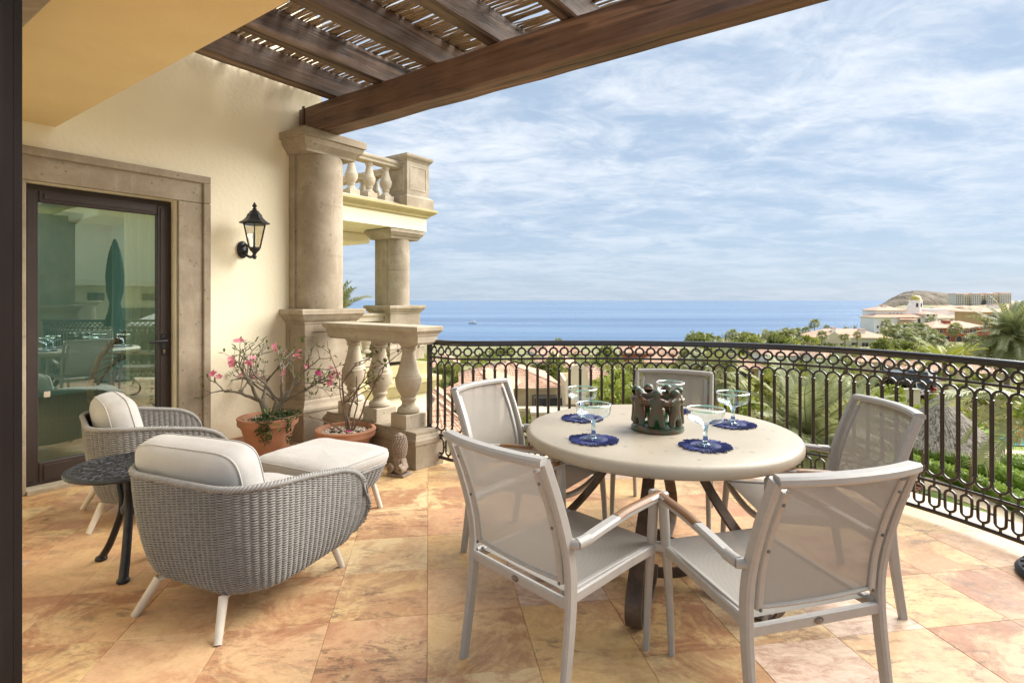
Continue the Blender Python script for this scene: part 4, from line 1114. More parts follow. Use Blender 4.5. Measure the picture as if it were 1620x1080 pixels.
def glass_thing(x, y, label, z=TZ+.0075):
    gl = thing('margarita_glass', label, 'glass', (x, y, z), random.uniform(0, 6), 'margarita glasses on the table')
    MB().lathe([(.046, .0), (.046, .003), (.030, .008), (.014, .012), (.010, .018)], 36, caps=True).build('foot', 'blue_glass', gl, True, 60)
    MB().lathe([(.0125, .018), (.0145, .026), (.0105, .034), (.0095, .06), (.0105, .085), (.016, .094)], 20).build('stem', 'blue_glass', gl, True, 60)
    MB().lathe([(.004, .090), (.018, .094), (.034, .103), (.056, .112), (.074, .119), (.083, .129), (.087, .146), (.0875, .172)], 44, caps=False).build('bowl', 'drink_glass', gl, True, None)
    q = MB(); q.tube([(.0872*math.cos(2*PI*i/44), .0872*math.sin(2*PI*i/44), .1735) for i in range(44)], .0036, 8, closed=True); q.build('rim', 'green_glass', gl, True, None)
    return gl
for k, (x, y, w_) in enumerate(((.407, 2.785, 'front left on the table'), (.415, 3.29, 'far left on the table, half behind another glass'), (.925, 2.665, 'nearest the viewer, right of the candle holder'), (1.24, 3.13, 'far right on the table'), (1.00, 3.52, 'at the back behind the candle holder'))):
    coaster(x, y, 'fringed navy coaster under the glass ' + w_, 30+k)
    glass_thing(x, y, 'green rimmed margarita glass ' + w_)

# ceramic circle of figures
chd = thing('candle_holder', 'glazed brown and green ceramic ring of figures with linked arms', 'candle holder', (.79, 3.03, TZ+.001), 0)
q = MB(); q.lathe([(.138, 0), (.142, .008), (.138, .020), (.105, .022), (.103, .012)], 40); q.build('base_ring', 'glaze', chd, True, 50)
MB().lathe([(.102, .004), (.102, .010)], 40).build('base_plate', 'glaze', chd)
def skin(name, verts, edges, radii, mat_, parent, loc=None, rz=0, sub=2, root=0):
    me = bpy.data.meshes.new(name); me.from_pydata(verts, edges, []); me.update()
    me.materials.append(MT[mat_])
    o = bpy.data.objects.new(name, me); COL.objects.link(o); o.parent = parent
    if loc: o.location = loc
    o.rotation_euler = (0, 0, rz)
    md = o.modifiers.new('skin', 'SKIN'); md.use_smooth_shade = True
    for v_, r_ in zip(me.skin_vertices[0].data, radii): v_.radius = (r_, r_) if not isinstance(r_, tuple) else r_
    me.skin_vertices[0].data[root].use_root = True
    ms = o.modifiers.new('sub', 'SUBSURF'); ms.levels = sub; ms.render_levels = sub
    return o
FR = .115
n_f = 7
ca, sa = math.cos(PI/n_f), math.sin(PI/n_f)
def on_ring(a, r_, z): return (r_*math.cos(a)-FR, r_*math.sin(a), z)
hs_ = PI/n_f
vf = [(0, 0, .088), (0, 0, .118), (.004, 0, .146), (.004, 0, .168), (.0, 0, .190), (-.004, 0, .214),      # hip, waist, chest, neck, head, crown
      (.002, .022, .066), (.004, .027, .040), (.006, .028, .012), (.002, -.022, .066), (.004, -.027, .040), (.006, -.028, .012),
      on_ring(hs_*.45, FR+.004, .152), on_ring(hs_*.95, FR+.012, .142), on_ring(hs_*1.55, FR+.020, .150),
      on_ring(-hs_*.45, FR+.004, .152), on_ring(-hs_*.95, FR+.012, .142), on_ring(-hs_*1.55, FR+.020, .150)]
ef = [(0, 1), (1, 2), (2, 3), (3, 4), (4, 5), (0, 6), (6, 7), (7, 8), (0, 9), (9, 10), (10, 11), (2, 12), (12, 13), (13, 14), (2, 15), (15, 16), (16, 17)]
rf = [.030, .027, .031, .011, .030, .020, .020, .018, .021, .020, .018, .021, .019, .016, .016, .019, .016, .016]
f0 = None
for k in range(n_f):
    a = 2*PI*k/n_f + R(-113) + .12
    if f0 is None:
        f0 = skin('figure', vf, ef, rf, 'glaze', chd, (FR*math.cos(a), FR*math.sin(a), .018), a)
    else:
        c_ = f0.copy(); COL.objects.link(c_); c_.location = (FR*math.cos(a), FR*math.sin(a), .018); c_.rotation_euler = (0, 0, a)
MT['candle_green'] = simple('green_votive_glass', (.02, .14, .06), (.03, .18, .08), 5, .15)
cg = thing('candle', 'cream candle in a dark green votive inside the ring of figures', 'candle', (.79, 3.03, TZ+.012), 0)
MB().lathe([(.05, .0), (.053, .01), (.056, .075), (.052, .076), (.049, .012)], 24).build('votive_cup', 'candle_green', cg, True, 50)
MT['wax'] = simple('cream_wax', (.74, .66, .48), None, 8, .5)
MB().lathe([(.040, .013), (.040, .10), (.034, .104), (.008, .100)], 24).build('wax', 'wax', cg, True, 50)
MB().tube([(0, 0, .098), (.001, 0, .112)], .0015, 5).build('wick', 'black_cast', cg)

# ================================================================== WICKER LOUNGE CHAIRS
def tub_grid(s_, v_, hw_, yb, yf, zb, zr, back_h, front_z):
    """point on a tub shell: s_ 0..1 round the U from left front over the back to right front, v_ 0 bottom .. 1 rim"""
    return None
def u_curve(hw_, yb, yf, rc, n):
    """U-shaped plan: straight arms, rounded back corners; returns points at even arc length"""
    pts = []
    pts += [(-hw_, lerp(yf, yb+rc, i/20)) for i in range(20)]
    pts += [(-hw_+rc-rc*math.cos(a), yb+rc-rc*math.sin(a)) for a in [PI/2*i/16 for i in range(16)]]
    pts += [(lerp(-hw_+rc, hw_-rc, i/20), yb) for i in range(20)]
    pts += [(hw_-rc+rc*math.sin(a), yb+rc-rc*math.cos(a)) for a in [PI/2*i/16 for i in range(16)]]
    pts += [(hw_, lerp(yb+rc, yf, i/20)) for i in range(21)]
    p_ = np.array(pts); d = np.r_[0, np.cumsum(np.hypot(*np.diff(p_, axis=0).T))]
    s_ = np.linspace(0, d[-1], n)
    return np.c_[np.interp(s_, d, p_[:, 0]), np.interp(s_, d, p_[:, 1])], d[-1]
def smooth_step(a, b, x): t_ = np.clip((x-a)/(b-a), 0, 1); return t_*t_*(3-2*t_)
def weave_mesh(name, S, rows, cols, amp, rv, rh, closed=False, per=6):
    """S(n, v) -> n x 3 points along the shell at height fraction v.  Strands go over and under the stakes"""
    n = cols*per + (0 if closed else 1); V = []; F = []; base = 0
    ph = np.arange(n)/per*PI
    for r_ in range(rows):
        v_ = (r_+.5)/rows
        C = S(n, v_); up = S(n, min(1, v_+.02)) - S(n, max(0, v_-.02)); up /= np.linalg.norm(up, axis=1)[:, None]
        tg = np.roll(C, -1, 0)-np.roll(C, 1, 0)
        if not closed: tg[0] = C[1]-C[0]; tg[-1] = C[-1]-C[-2]
        tg /= np.linalg.norm(tg, axis=1)[:, None]
        nr = np.cross(tg, up)
        C = C + nr*(amp*np.cos(ph + r_*PI))[:, None] + up*(rng.uniform(-.0008, .0008, n))[:, None]
        k = 4
        ring = np.stack([C + up*(rv*math.sin(2*PI*i/k)) + nr*(rh*math.cos(2*PI*i/k)) for i in range(k)], 1)
        V.append(ring.reshape(-1, 3))
        i = np.arange(n if closed else n-1); j = (i+1) % n
        for q in range(k):
            w_ = (q+1) % k
            F.append(np.stack([base+i*k+q, base+i*k+w_, base+j*k+w_, base+j*k+q], 1))
        base += n*k
    V = np.concatenate(V); F = np.concatenate(F)
    me = bpy.data.meshes.new(name)
    me.vertices.add(len(V)); me.vertices.foreach_set('co', V.astype(np.float32).ravel())
    me.loops.add(len(F)*4); me.loops.foreach_set('vertex_index', F.astype(np.int32).ravel())
    me.polygons.add(len(F)); me.polygons.foreach_set('loop_start', np.arange(len(F), dtype=np.int32)*4)
    me.polygons.foreach_set('loop_total', np.full(len(F), 4, dtype=np.int32))
    me.polygons.foreach_set('use_smooth', [True]*len(F))
    me.update(calc_edges=True); me.validate(); me.materials.append(MT['wicker'])
    return me
def lounge_S(n, v_):
    top, L1 = u_curve(.435, -.41, .36, .22, n); bot, L2 = u_curve(.345, -.31, .325, .20, n)
    mid = v_**.42                       # rounded in at the floor, nearly upright above
    xy = bot*(1-mid)+top*mid
    e = np.abs(np.linspace(-1, 1, n))                 # 1 at the arm fronts, 0 at the back
    rim = .652 - .025*smooth_step(.40, .72, e) - .035*smooth_step(.60, .90, e) - .17*(1-np.sqrt(np.clip(1-(np.clip(e-.80, 0, .2)/.2)**2, 0, 1)))
    low = .165 + .012*smooth_step(.55, .9, e) + .035*smooth_step(.92, 1.0, e)**1.4
    z = low + (rim-low)*v_
    xy = xy*(1+np.sin(v_*PI)*.014)
    fwd = .042*smooth_step(.84, .98, e)*math.sin(v_*PI)**.8   # arm fronts swell forwards
    return np.c_[xy[:, 0], xy[:, 1]+fwd, z]
LROWS, LCOLS = 84, 64
lw_me = weave_mesh('woven_shell', lounge_S, LROWS, LCOLS, .0068, .0047, .0038)
def shell_surface(S, n, rows, name, mat_):
    G = [[tuple(x) for x in S(n, v_)] for v_ in np.linspace(0, 1, rows)]
    return MB().grid(G).mesh(name, mat_, True, None)
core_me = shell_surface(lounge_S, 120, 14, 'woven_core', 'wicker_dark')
def rope_along(P_, r_, name, strands=3, pitch=.05, mat_='wicker'):
    q = MB(); P_ = [Vector(x) for x in P_]; n = len(P_); L_ = 0; ang = [0.]
    for a_, b_2 in zip(P_, P_[1:]): L_ += (b_2-a_).length; ang.append(L_/pitch*2*PI)
    for k in range(strands):
        pts = []
        for i, p_ in enumerate(P_):
            tg = (P_[min(i+1, n-1)]-P_[max(i-1, 0)]).normalized(); s_ = tg.cross(Vector((0, .3, 1))).normalized(); u_ = s_.cross(tg)
            a = ang[i]+2*PI*k/strands
            pts.append(p_ + s_*(math.cos(a)*r_) + u_*(math.sin(a)*r_))
        q.tube(pts, r_*.82, 6)
    return q.mesh(name, mat_, True, None)
def border_path():
    rim = lounge_S(241, 1.0); low = lounge_S(61, 0.0)
    p_ = [tuple(x) for x in rim]
    left = [tuple(lounge_S(61, v_)[0]) for v_ in np.linspace(0, 1, 14)][:-1]
    right = [tuple(lounge_S(61, v_)[-1]) for v_ in np.linspace(1, 0, 14)][1:]
    return left + p_ + right
rope_me = rope_along(border_path(), .0095, 'braided_rim')
low_rope = rope_along([tuple(x) for x in lounge_S(161, 0.0)], .008, 'braided_base')
lc = thing('wicker_armchair', 'grey wicker armchair in front, its woven back to the viewer', 'armchair', (-1.325, 2.825, 0), face(.40, .915), 'grey wicker armchairs')
tag(obj('woven_shell', lw_me, lc), kind='stuff')
obj('woven_core', core_me, lc); obj('braided_rim', rope_me, lc); obj('braided_base', low_rope, lc)
# underside and seat deck
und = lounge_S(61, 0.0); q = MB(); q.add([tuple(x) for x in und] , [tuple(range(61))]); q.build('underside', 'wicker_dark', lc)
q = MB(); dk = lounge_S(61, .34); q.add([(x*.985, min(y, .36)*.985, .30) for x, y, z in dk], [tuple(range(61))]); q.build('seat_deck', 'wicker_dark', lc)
fr_ = MB(); fr_.cbox(-.30, .30, .30, .345, .21, .30, .01); fr_.build('front_apron', 'wicker', lc)
obj('seat_cushion', cushion_me('seat_cushion', .70, .70, .17, .35, .32), lc, (0, .055, .385))
bcm = cushion_me('back_cushion', .69, .41, .25, .42, .36, 44, 24, seed=2)
bo_ = obj('back_cushion', bcm, lc, (-.065, -.225, .595)); bo_.rotation_euler = (R(90+13), 0, R(2))
for sx in (-1, 1):
    for sy in (-1, 1):
        q = MB()
        if sy < 0: br = [(sx*.15, -.18, .158), (sx*.215, -.335, .150)]; lg = [(sx*.212, -.328, .157), (sx*.272, -.405, 0)]
        else: br = [(sx*.16, .20, .178), (sx*.250, .300, .176)]; lg = [(sx*.246, .296, .182), (sx*.280, .355, 0)]
        q.bar(br, .038, .016, rnd=.3); q.tube(lg, .0195, 12, radii=[.0205, .0165]); q.build('leg', 'leg_cream', lc, True, 50)
copy_tree(lc, (-2.50, 3.93, 0), face(.76, .65), 'grey wicker armchair farther back, beside the glass door')

# ottoman
def ott_S(n, v_):
    a = np.linspace(0, 2*PI, n, endpoint=False)
    e = .35
    sg = lambda x: np.sign(x)*np.abs(x)**e
    k = lerp(.80, 1.0, v_**.7)
    x = .335*sg(np.cos(a))*k; y = .315*sg(np.sin(a))*k
    # even arc length
    P_ = np.c_[x, y]; Q = np.r_[P_, P_[:1]]; d = np.r_[0, np.cumsum(np.hypot(*np.diff(Q, axis=0).T))]
    s_ = np.linspace(0, d[-1], n, endpoint=False)
    return np.c_[np.interp(s_, d, Q[:, 0]), np.interp(s_, d, Q[:, 1]), np.full(n, lerp(.175, .318, v_))]
ot = thing('ottoman', 'low grey wicker ottoman with a pale linen cushion', 'ottoman', (-1.285, 3.80, 0), face(.46, .888))
tag(obj('woven_shell', weave_mesh('woven_shell', ott_S, 24, 56, .0074, .0050, .0042, True), ot), kind='stuff')
G = [[tuple(x) for x in ott_S(80, v_)] for v_ in (0, .25, .5, .75, 1)]
G = [r_+[r_[0]] for r_ in G]
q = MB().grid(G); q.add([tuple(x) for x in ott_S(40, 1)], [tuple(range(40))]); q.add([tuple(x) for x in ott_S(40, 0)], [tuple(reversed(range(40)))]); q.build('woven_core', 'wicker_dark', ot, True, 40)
pr = [tuple(x) for x in ott_S(160, 1.0)]; obj('braided_rim', rope_along(pr+[pr[0]], .0085, 'braided_rim'), ot)
obj('seat_cushion', cushion_me('seat_cushion', .70, .66, .14, .34, .28, 44, 18), ot, (0, 0, .368))
for sx in (-1, 1):
    for sy in (-1, 1):
        MB().bar([(sx*.12, sy*.12, .172), (sx*.245, sy*.225, .172)], .036, .015, rnd=.3).tube([(sx*.24, sy*.222, .178), (sx*.272, sy*.262, 0)], .0185, 12).build('leg', 'leg_cream', ot, True, 50)

# ================================================================== BLACK SIDE TABLE
sd = thing('side_table', 'small black cast metal side table between the two armchairs', 'table', (-2.09, 3.06, -.0), R(20))
q = MB(); q.lathe([(.285, .560), (.315, .566), (.322, .576), (.318, .586), (.300, .588), (.292, .580)], 64)
q.build('top_rim', 'black_cast', sd, True, 50)
q = MB()
q.lathe([(.05, .574), (.055, .584), (.02, .588)], 20)
for rr2, w_ in ((.095, .012), (.175, .010), (.245, .010), (.288, .012)): q.bar([(rr2*math.cos(2*PI*i/48), rr2*math.sin(2*PI*i/48), .579) for i in range(48)], w_, .010, closed=True)
for k in range(16):
    a = 2*PI*k/16
    def pol(r_, d): return (r_*math.cos(a+d), r_*math.sin(a+d), .579)
    q.bar([pol(.052, 0), pol(.09, 0)], .012, .010)
    q.bar(spline([pol(.10, 0), pol(.135, .17), pol(.175, 0)], 4), .009, .010); q.bar(spline([pol(.10, 0), pol(.135, -.17), pol(.175, 0)], 4), .009, .010)
    q.bar(spline([pol(.18, 0), pol(.212, .14), pol(.245, 0)], 4), .009, .010); q.bar(spline([pol(.18, 0), pol(.212, -.14), pol(.245, 0)], 4), .009, .010)
    q.bar([pol(.18, .196), pol(.245, .196)], .010, .010); q.bar([pol(.25, .098), pol(.285, .098)], .012, .010); q.bar([pol(.25, -.098), pol(.285, -.098)], .012, .010)
tag(q.build('pierced_top', 'black_cast', sd, True, 50), kind='stuff')
q = MB(); q.lathe([(.02, .30), (.05, .31), (.055, .34), (.04, .36), (.03, .45), (.05, .52), (.12, .556), (.20, .560)], 24); q.build('hub', 'black_cast', sd, True, 50)
for k in range(3):
    a = R((145, -85, 30)[k]); c, s = math.cos(a), math.sin(a)
    pts = [(r_*c, r_*s, z) for r_, z in ((.10, .555), (.085, .46), (.065, .38), (.075, .30), (.115, .20), (.165, .10), (.215, .03), (.23, .012))]
    sp = spline(pts, 5); n = len(sp)
    lg = MB().bar(sp, .030, .040, ref=(-s, c, 0), scales=[lerp(1.0, 1.25, i/n) for i in range(n)], rnd=.4)
    lg.lathe([(.030, 0), (.034, .008), (.030, .018), (.020, .026)], 12, (.228*c, .228*s, .002)); lg.build('leg', 'black_cast', sd, True, 50)

sd.scale = (.93, .93, .94)

# ================================================================== CLOSED UMBRELLA (base tip at the right edge, whole in the door's reflection)
um = thing('closed_umbrella', 'closed dark green patio umbrella, its round black base at the right edge', 'umbrella', (2.95, 2.82, 0), 0)
q = MB(); q.lathe([(.30, .0), (.305, .02), (.29, .04), (.22, .055), (.10, .075), (.04, .09), (.035, .22), (.028, .225)], 40)
for k in range(24): a = 2*PI*k/24; q.bar([(.12*math.cos(a), .12*math.sin(a), .072), (.28*math.cos(a), .28*math.sin(a), .045)], .012, .01)
q.build('base', 'black_cast', um, True, 40)
MB().tube([(0, 0, .2), (0, 0, 2.55)], .019, 12).build('pole', 'bronze_frame', um, True)
MT['green_canvas'] = cloth('dark_green_canvas', (.012, .035, .022), (.02, .05, .03))
G = []
for i in range(49):
    a = 2*PI*i/48; row = []
    for z, r_ in ((2.56, .015), (2.5, .04), (2.3, .085), (2.1, .105), (1.9, .12), (1.6, .11), (1.4, .07), (1.25, .09), (1.05, .14), (.98, .15)):
        k = 1 + .22*math.sin(a*8+z*2)*min(1, (2.6-z)*2)
        row.append((r_*k*math.cos(a), r_*k*math.sin(a), z))
    G.append(row)
MB().grid(G).build('canopy', 'green_canvas', um, True, None)
MB().tube([(.078*math.cos(a), .078*math.sin(a), 1.4) for a in [2*PI*i/16 for i in range(16)]], .012, 6, closed=True).build('tie', 'green_canvas', um, True)
# ================================================================== POTTED PLANTS
def pot(par, r_, h, rim_h=.075):
    q = MB(); q.lathe([(r_*.62, 0), (r_*.66, .01), (r_*.70, h*.3), (r_*.82, h*.62), (r_*.86, h-rim_h-.03), (r_*.90, h-rim_h-.015), (r_*.90, h-rim_h), (r_*.98, h-rim_h+.004), (r_*1.0, h-rim_h+.02), (r_*.99, h-.025), (r_*1.02, h-.012), (r_*1.0, h), (r_*.90, h), (r_*.87, h-.06)], 48, caps=False)
    q.build('terracotta_pot', 'terracotta', par, True, 40)
    MB().lathe([(.001, h-.045), (r_*.87, h-.05)], 32, caps=False).build('soil', 'soil', par)
def pebbles(par, r_, z, n, seed, mat_='pebble', size=.016):
    rg = random.Random(seed); ms = []
    for k in range(5):
        q = MB(); q.lathe([(.002, -.006), (.7, -.4), (1, 0), (.75, .45), (.002, .6)], 7, caps=False)
        q.v = [(x*rg.uniform(.8, 1.2), y*rg.uniform(.7, 1.1), z_*rg.uniform(.8, 1.1)) for x, y, z_ in q.v]
        ms.append(q)
    q = MB()
    for k in range(n):
        a = rg.uniform(0, 6.28); d = r_*math.sqrt(rg.random()); s_ = size*rg.uniform(.6, 1.2); b_ = rg.choice(ms)
        M_ = Matrix.Translation((d*math.cos(a), d*math.sin(a), z+rg.uniform(0, .008))) @ Matrix.Rotation(rg.uniform(0, 6), 4, 'Z') @ Matrix.Rotation(rg.uniform(-.5, .5), 4, 'X') @ Matrix.Scale(s_, 4)
        q.add([tuple(M_ @ Vector(p_)) for p_ in b_.v], b_.f)
    tag(q.build('pebbles', mat_, par, True, 60), kind='stuff')
def leaf_at(q, p_, d, up, L_, w_, fold=.25):
    d = Vector(d).normalized(); side = d.cross(Vector(up))
    if side.length < 1e-3: side = d.cross(Vector((1, .2, 0)))
    side.normalize(); nrm = side.cross(d); p_ = Vector(p_)
    a = p_ + d*L_*.35; b_ = p_ + d*L_*.75
    q.add([p_, a+side*w_*.42+nrm*w_*fold, b_+side*w_*.5+nrm*w_*fold, p_+d*L_, b_-side*w_*.5+nrm*w_*fold, a-side*w_*.42+nrm*w_*fold, a, b_],
          [(0, 6, 1), (6, 7, 2, 1), (7, 3, 2), (0, 5, 6), (5, 4, 7, 6), (4, 3, 7)])
def rv_(rg, k=1): return Vector((rg.gauss(0, k), rg.gauss(0, k), rg.gauss(0, k)))
def flower(q, p_, d, r_, rg):
    d = Vector(d).normalized(); s_ = d.cross(Vector((.3, .2, 1))).normalized(); u_ = s_.cross(d)
    for k in range(5):
        a = 2*PI*k/5; dd = (s_*math.cos(a)+u_*math.sin(a))*1.0 + d*.35
        leaf_at(q, Vector(p_)+dd*.002, dd, d, r_, r_*.75, .12)

pr1 = thing('desert_rose', 'bare branched desert rose with pink blossoms in a terracotta pot', 'potted plant', (-2.27, 5.19, 0), 0)
pot(pr1, .265, .375)
rg = random.Random(12)
tr = MB(); lv = MB(); fl = MB()
tips = []
def grow(p_, d, r_, L_, depth, bend=Vector((0, 0, .25))):
    n = 5; pts = [Vector(p_)]; dd = Vector(d).normalized()
    for i in range(n):
        dd = (dd + rv_(rg, .13) + bend*.10).normalized(); pts.append(pts[-1]+dd*L_/n)
    sp = spline(pts, 3); m_ = len(sp)
    tr.tube(sp, r_, 7 if depth < 2 else 5, radii=[lerp(r_, r_*.68, i/(m_-1)) for i in range(m_)])
    if depth >= 4 or r_ < .0032:
        tips.append((pts[-1], dd)); return
    if depth >= 2 and rg.random() < .4: tips.append((pts[3], dd))
    for k in range(2 if rg.random() < .75 else 3):
        nd = (dd + rv_(rg, .48)); nd.z = nd.z*.7 + .12
        grow(pts[-1], nd, r_*rg.uniform(.58, .70), L_*rg.uniform(.62, .9), depth+1)
for (d, r_, L_) in (((-.25, .05, 1), .036, .26), ((.35, -.08, 1), .032, .27), ((.1, .25, 1), .020, .25)):
    q0 = Vector((.02+d[0]*.08, d[1]*.05, .32))
    pts = [q0, q0+Vector(d)*L_*.4, q0+Vector((d[0]*1.2, d[1], .9))*L_*.8]
    tr.tube(spline(pts, 4), r_, 9, radii=[lerp(r_*1.25, r_*.8, i/8) for i in range(9)])
    for (dx, dy) in ((-1.15, -.1), (.35, .3), (-.45, -.4), (.8, -.2))[:3 if d[0] < .3 else 4]:
        grow(pts[-1], (dx + d[0], dy + d[1]*.5, .62), r_*.52, .225, 1)
tr.build('branches', 'bark_pale', pr1, True, 60)
for p_, d in tips:
    for k in range(rg.choice((0, 1, 2, 3, 3))):
        leaf_at(lv, p_ + rv_(rg, .008), d + rv_(rg, .8), (0, 0, 1), rg.uniform(.035, .065), rg.uniform(.014, .022))
ft = [tips[i] for i in rg.sample(range(len(tips)), min(19, len(tips)))]
for p_, d in ft:
    for k in range(rg.choice((1, 2, 3, 5))): flower(fl, p_ + rv_(rg, .016), d + rv_(rg, .6) + Vector((.3, -.8, .2)), rg.uniform(.026, .036), rg)
tag(lv.build('leaves', 'leaf_plant', pr1), kind='stuff'); tag(fl.build('blossoms', 'petal', pr1), kind='stuff')
cv = MB()
for k in range(520):
    a = rg.uniform(-1.9, .9); r_ = rg.uniform(.06, .27); drop = max(0, r_-.235)*rg.uniform(0, 7)
    leaf_at(cv, (r_*math.cos(a)+.02, r_*math.sin(a), .375+rg.uniform(-.02, .075)*(1-r_/.4)), rv_(rg), (0, 0, 1), rg.uniform(.018, .032), .016)
for s_ in range(7):      # trailing stems over the rim
    a = rg.uniform(-1.5, -.45); p_ = Vector((.262*math.cos(a), .262*math.sin(a), .38)); L_ = rg.uniform(.10, .27)
    for k in range(int(L_*260)):
        leaf_at(cv, p_ + Vector((rg.gauss(.012, .012), rg.gauss(-.01, .012), -L_*rg.random())), rv_(rg), (0, 0, 1), rg.uniform(.016, .028), .015)
tag(cv.build('trailing_succulent', 'leaf_dark', pr1), kind='stuff')
pebbles(pr1, .22, .335, 70, 3, 'pebble', .024)

pr2 = thing('bougainvillea', 'thin twiggy bougainvillea with sparse leaves in a terracotta pot', 'potted plant', (-1.50, 5.03, 0), 0)
pot(pr2, .262, .30, .07)
tr = MB(); lv = MB(); fl = MB(); tips = []; rg = random.Random(31)
def twig(p_, d, r_, L_, depth):
    n = 6; pts = [Vector(p_)]; dd = Vector(d).normalized()
    for i in range(n):
        dd = (dd + rv_(rg, .14)).normalized(); pts.append(pts[-1]+dd*L_/n)
        if depth > 0 and rg.random() < .55: tips.append((pts[-1], dd))
    tr.tube(spline(pts, 2), r_, 5, radii=[lerp(r_, r_*.5, i/(2*n)) for i in range(2*n+1)])
    if depth < 3:
        for k in range(rg.choice((1, 2, 2))):
            nd = dd + rv_(rg, .55); nd.z = nd.z*.6+.1; twig(pts[rg.randint(3, n)], nd, r_*.6, L_*rg.uniform(.55, .8), depth+1)
for d, r_, L_ in (((-.12, .05, 1), .012, .46), ((.05, 0, 1), .014, .55), ((.55, -.1, .8), .010, .62), ((-.2, -.1, 1), .009, .5), ((.3, .1, 1), .009, .52), ((-.7, -.15, .55), .007, .42)):
    twig((.03+d[0]*.04, d[1]*.04, .25), d, r_, L_, 0)
tr.build('twigs', 'bark_brown', pr2, True, 60)
for p_, d in tips:
    for k in range(rg.choice((0, 0, 1, 1, 2))): leaf_at(lv, p_, d*.4 + rv_(rg, .7) + Vector((0, 0, -.3)), (0, 0, 1), rg.uniform(.030, .055), rg.uniform(.020, .032))
for p_, d in rg.sample(tips, 4): flower(fl, p_, d+rv_(rg, .4), .026, rg)
flower(fl, (.06, -.10, .285), (0, 0, 1), .03, rg)
tag(lv.build('leaves', 'leaf_plant', pr2), kind='stuff'); tag(fl.build('bracts', 'petal_magenta', pr2), kind='stuff')
pebbles(pr2, .215, .262, 170, 5, 'pebble', .019)

# carved stone pineapple
pn = thing('pineapple_finial', 'carved stone pineapple ornament standing on the floor by the balustrade', 'ornament', (-.935, 4.64, 0), R(-25))
q = MB(); q.rect_stack([(0, 0), (0, .018), (-.006, .022)], -.085, .085, -.07, .07); q.build('base', 'carved', pn, bevel=.003)
q = MB()
for sx in (-1, 1):
    sp = [(sx*(.052+.032*(1-i/26)*math.cos(i*.45+PI/2)), 0, .065+.036*(1-i/26)*math.sin(i*.45+PI/2)) for i in range(24)]
    q.bar([(x, -.04, z) for x, y, z in sp], .018, .075, ref=(0, 1, 0), rnd=.3)
    q.bar([(sx*.05, 0, .03), (sx*.055, 0, .06), (sx*.035, 0, .12), (sx*.02, 0, .15)], .07, .03)
q.cbox(-.03, .03, -.045, .045, .022, .15, .01)
q.build('scroll_foot', 'carved', pn, True, 40)
q = MB(); q.lathe([(.03, .14), (.042, .15), (.05, .165), (.056, .20), (.060, .235), (.057, .275), (.048, .31), (.032, .335), (.006, .352)], 24); fr = q.build('fruit', 'carved', pn, True, 50)
sc_ = MB(); one = MB(); one.lathe([(.011, 0), (.008, .006), (.0015, .009)], 4)
for row in range(11):
    z = .162+row*.0165; r_ = np.interp(z, [.15, .165, .2, .235, .275, .31, .335, .352], [.042, .05, .056, .06, .057, .048, .032, .006]); n = max(5, int(2*PI*r_/.0205))
    for k in range(n):
        a = 2*PI*(k+.5*(row % 2))/n
        M_ = Matrix.Translation((r_*math.cos(a)*.985, r_*math.sin(a)*.985, z)) @ Matrix.Rotation(a, 4, 'Z') @ Matrix.Rotation(R(90), 4, 'Y')
        sc_.add([tuple(M_ @ Vector(p_)) for p_ in one.v], one.f)
tag(sc_.build('fruit_scales', 'carved', pn), kind='stuff')

# ================================================================== BACKGROUND
def tile_roof_mat(name, a, b, c):
    m, t, p, o = mat_new(name); p.inputs['Roughness'].default_value = .85
    v = coords(t, 'pos')
    c_ = ramp(t, noise(t, v, 2.2, 6, .7), [(.3, a), (.5, b), (.72, c)])
    vo = N(t, 'ShaderNodeTexVoronoi'); vo.inputs['Scale'].default_value = 3.2; t.links.new(v, vo.inputs['Vector'])
    c_ = mixc(t, .4, c_, mixc(t, vo.outputs['Color'], a, c))
    t.links.new(c_, p.inputs['Base Color']); return m
MT['rooftile'] = tile_roof_mat('clay_roof_tile', (.46, .235, .145), (.56, .34, .225), (.64, .45, .32))
MT['rooftile_pale'] = tile_roof_mat('faded_clay_roof_tile', (.46, .26, .17), (.56, .34, .23), (.62, .44, .32))
MT['wall_white'] = simple('white_render', (.88, .87, .84), (.82, .81, .78), .3, .9, kind='pos')
MT['wall_cream'] = simple('cream_render', (.72, .62, .44), (.66, .56, .38), .3, .9, kind='pos')
MT['wall_beige'] = simple('beige_render', (.76, .71, .62), (.68, .63, .55), .3, .9, kind='pos')
MT['wall_pale'] = simple('pale_lime_render', (.66, .62, .44), (.60, .56, .40), .3, .9, kind='pos')
MT['wall_orange'] = simple('orange_red_render', (.44, .13, .06), (.38, .11, .05), .3, .9, kind='pos')
MT['wall_ochre'] = simple('ochre_render', (.62, .42, .20), (.55, .36, .17), .3, .9, kind='pos')
MT['trim'] = simple('cream_trim', (.70, .62, .46), None, .5, .9)
MT['garage'] = simple('dark_garage_door', (.05, .038, .035), (.065, .05, .045), 1, .6)
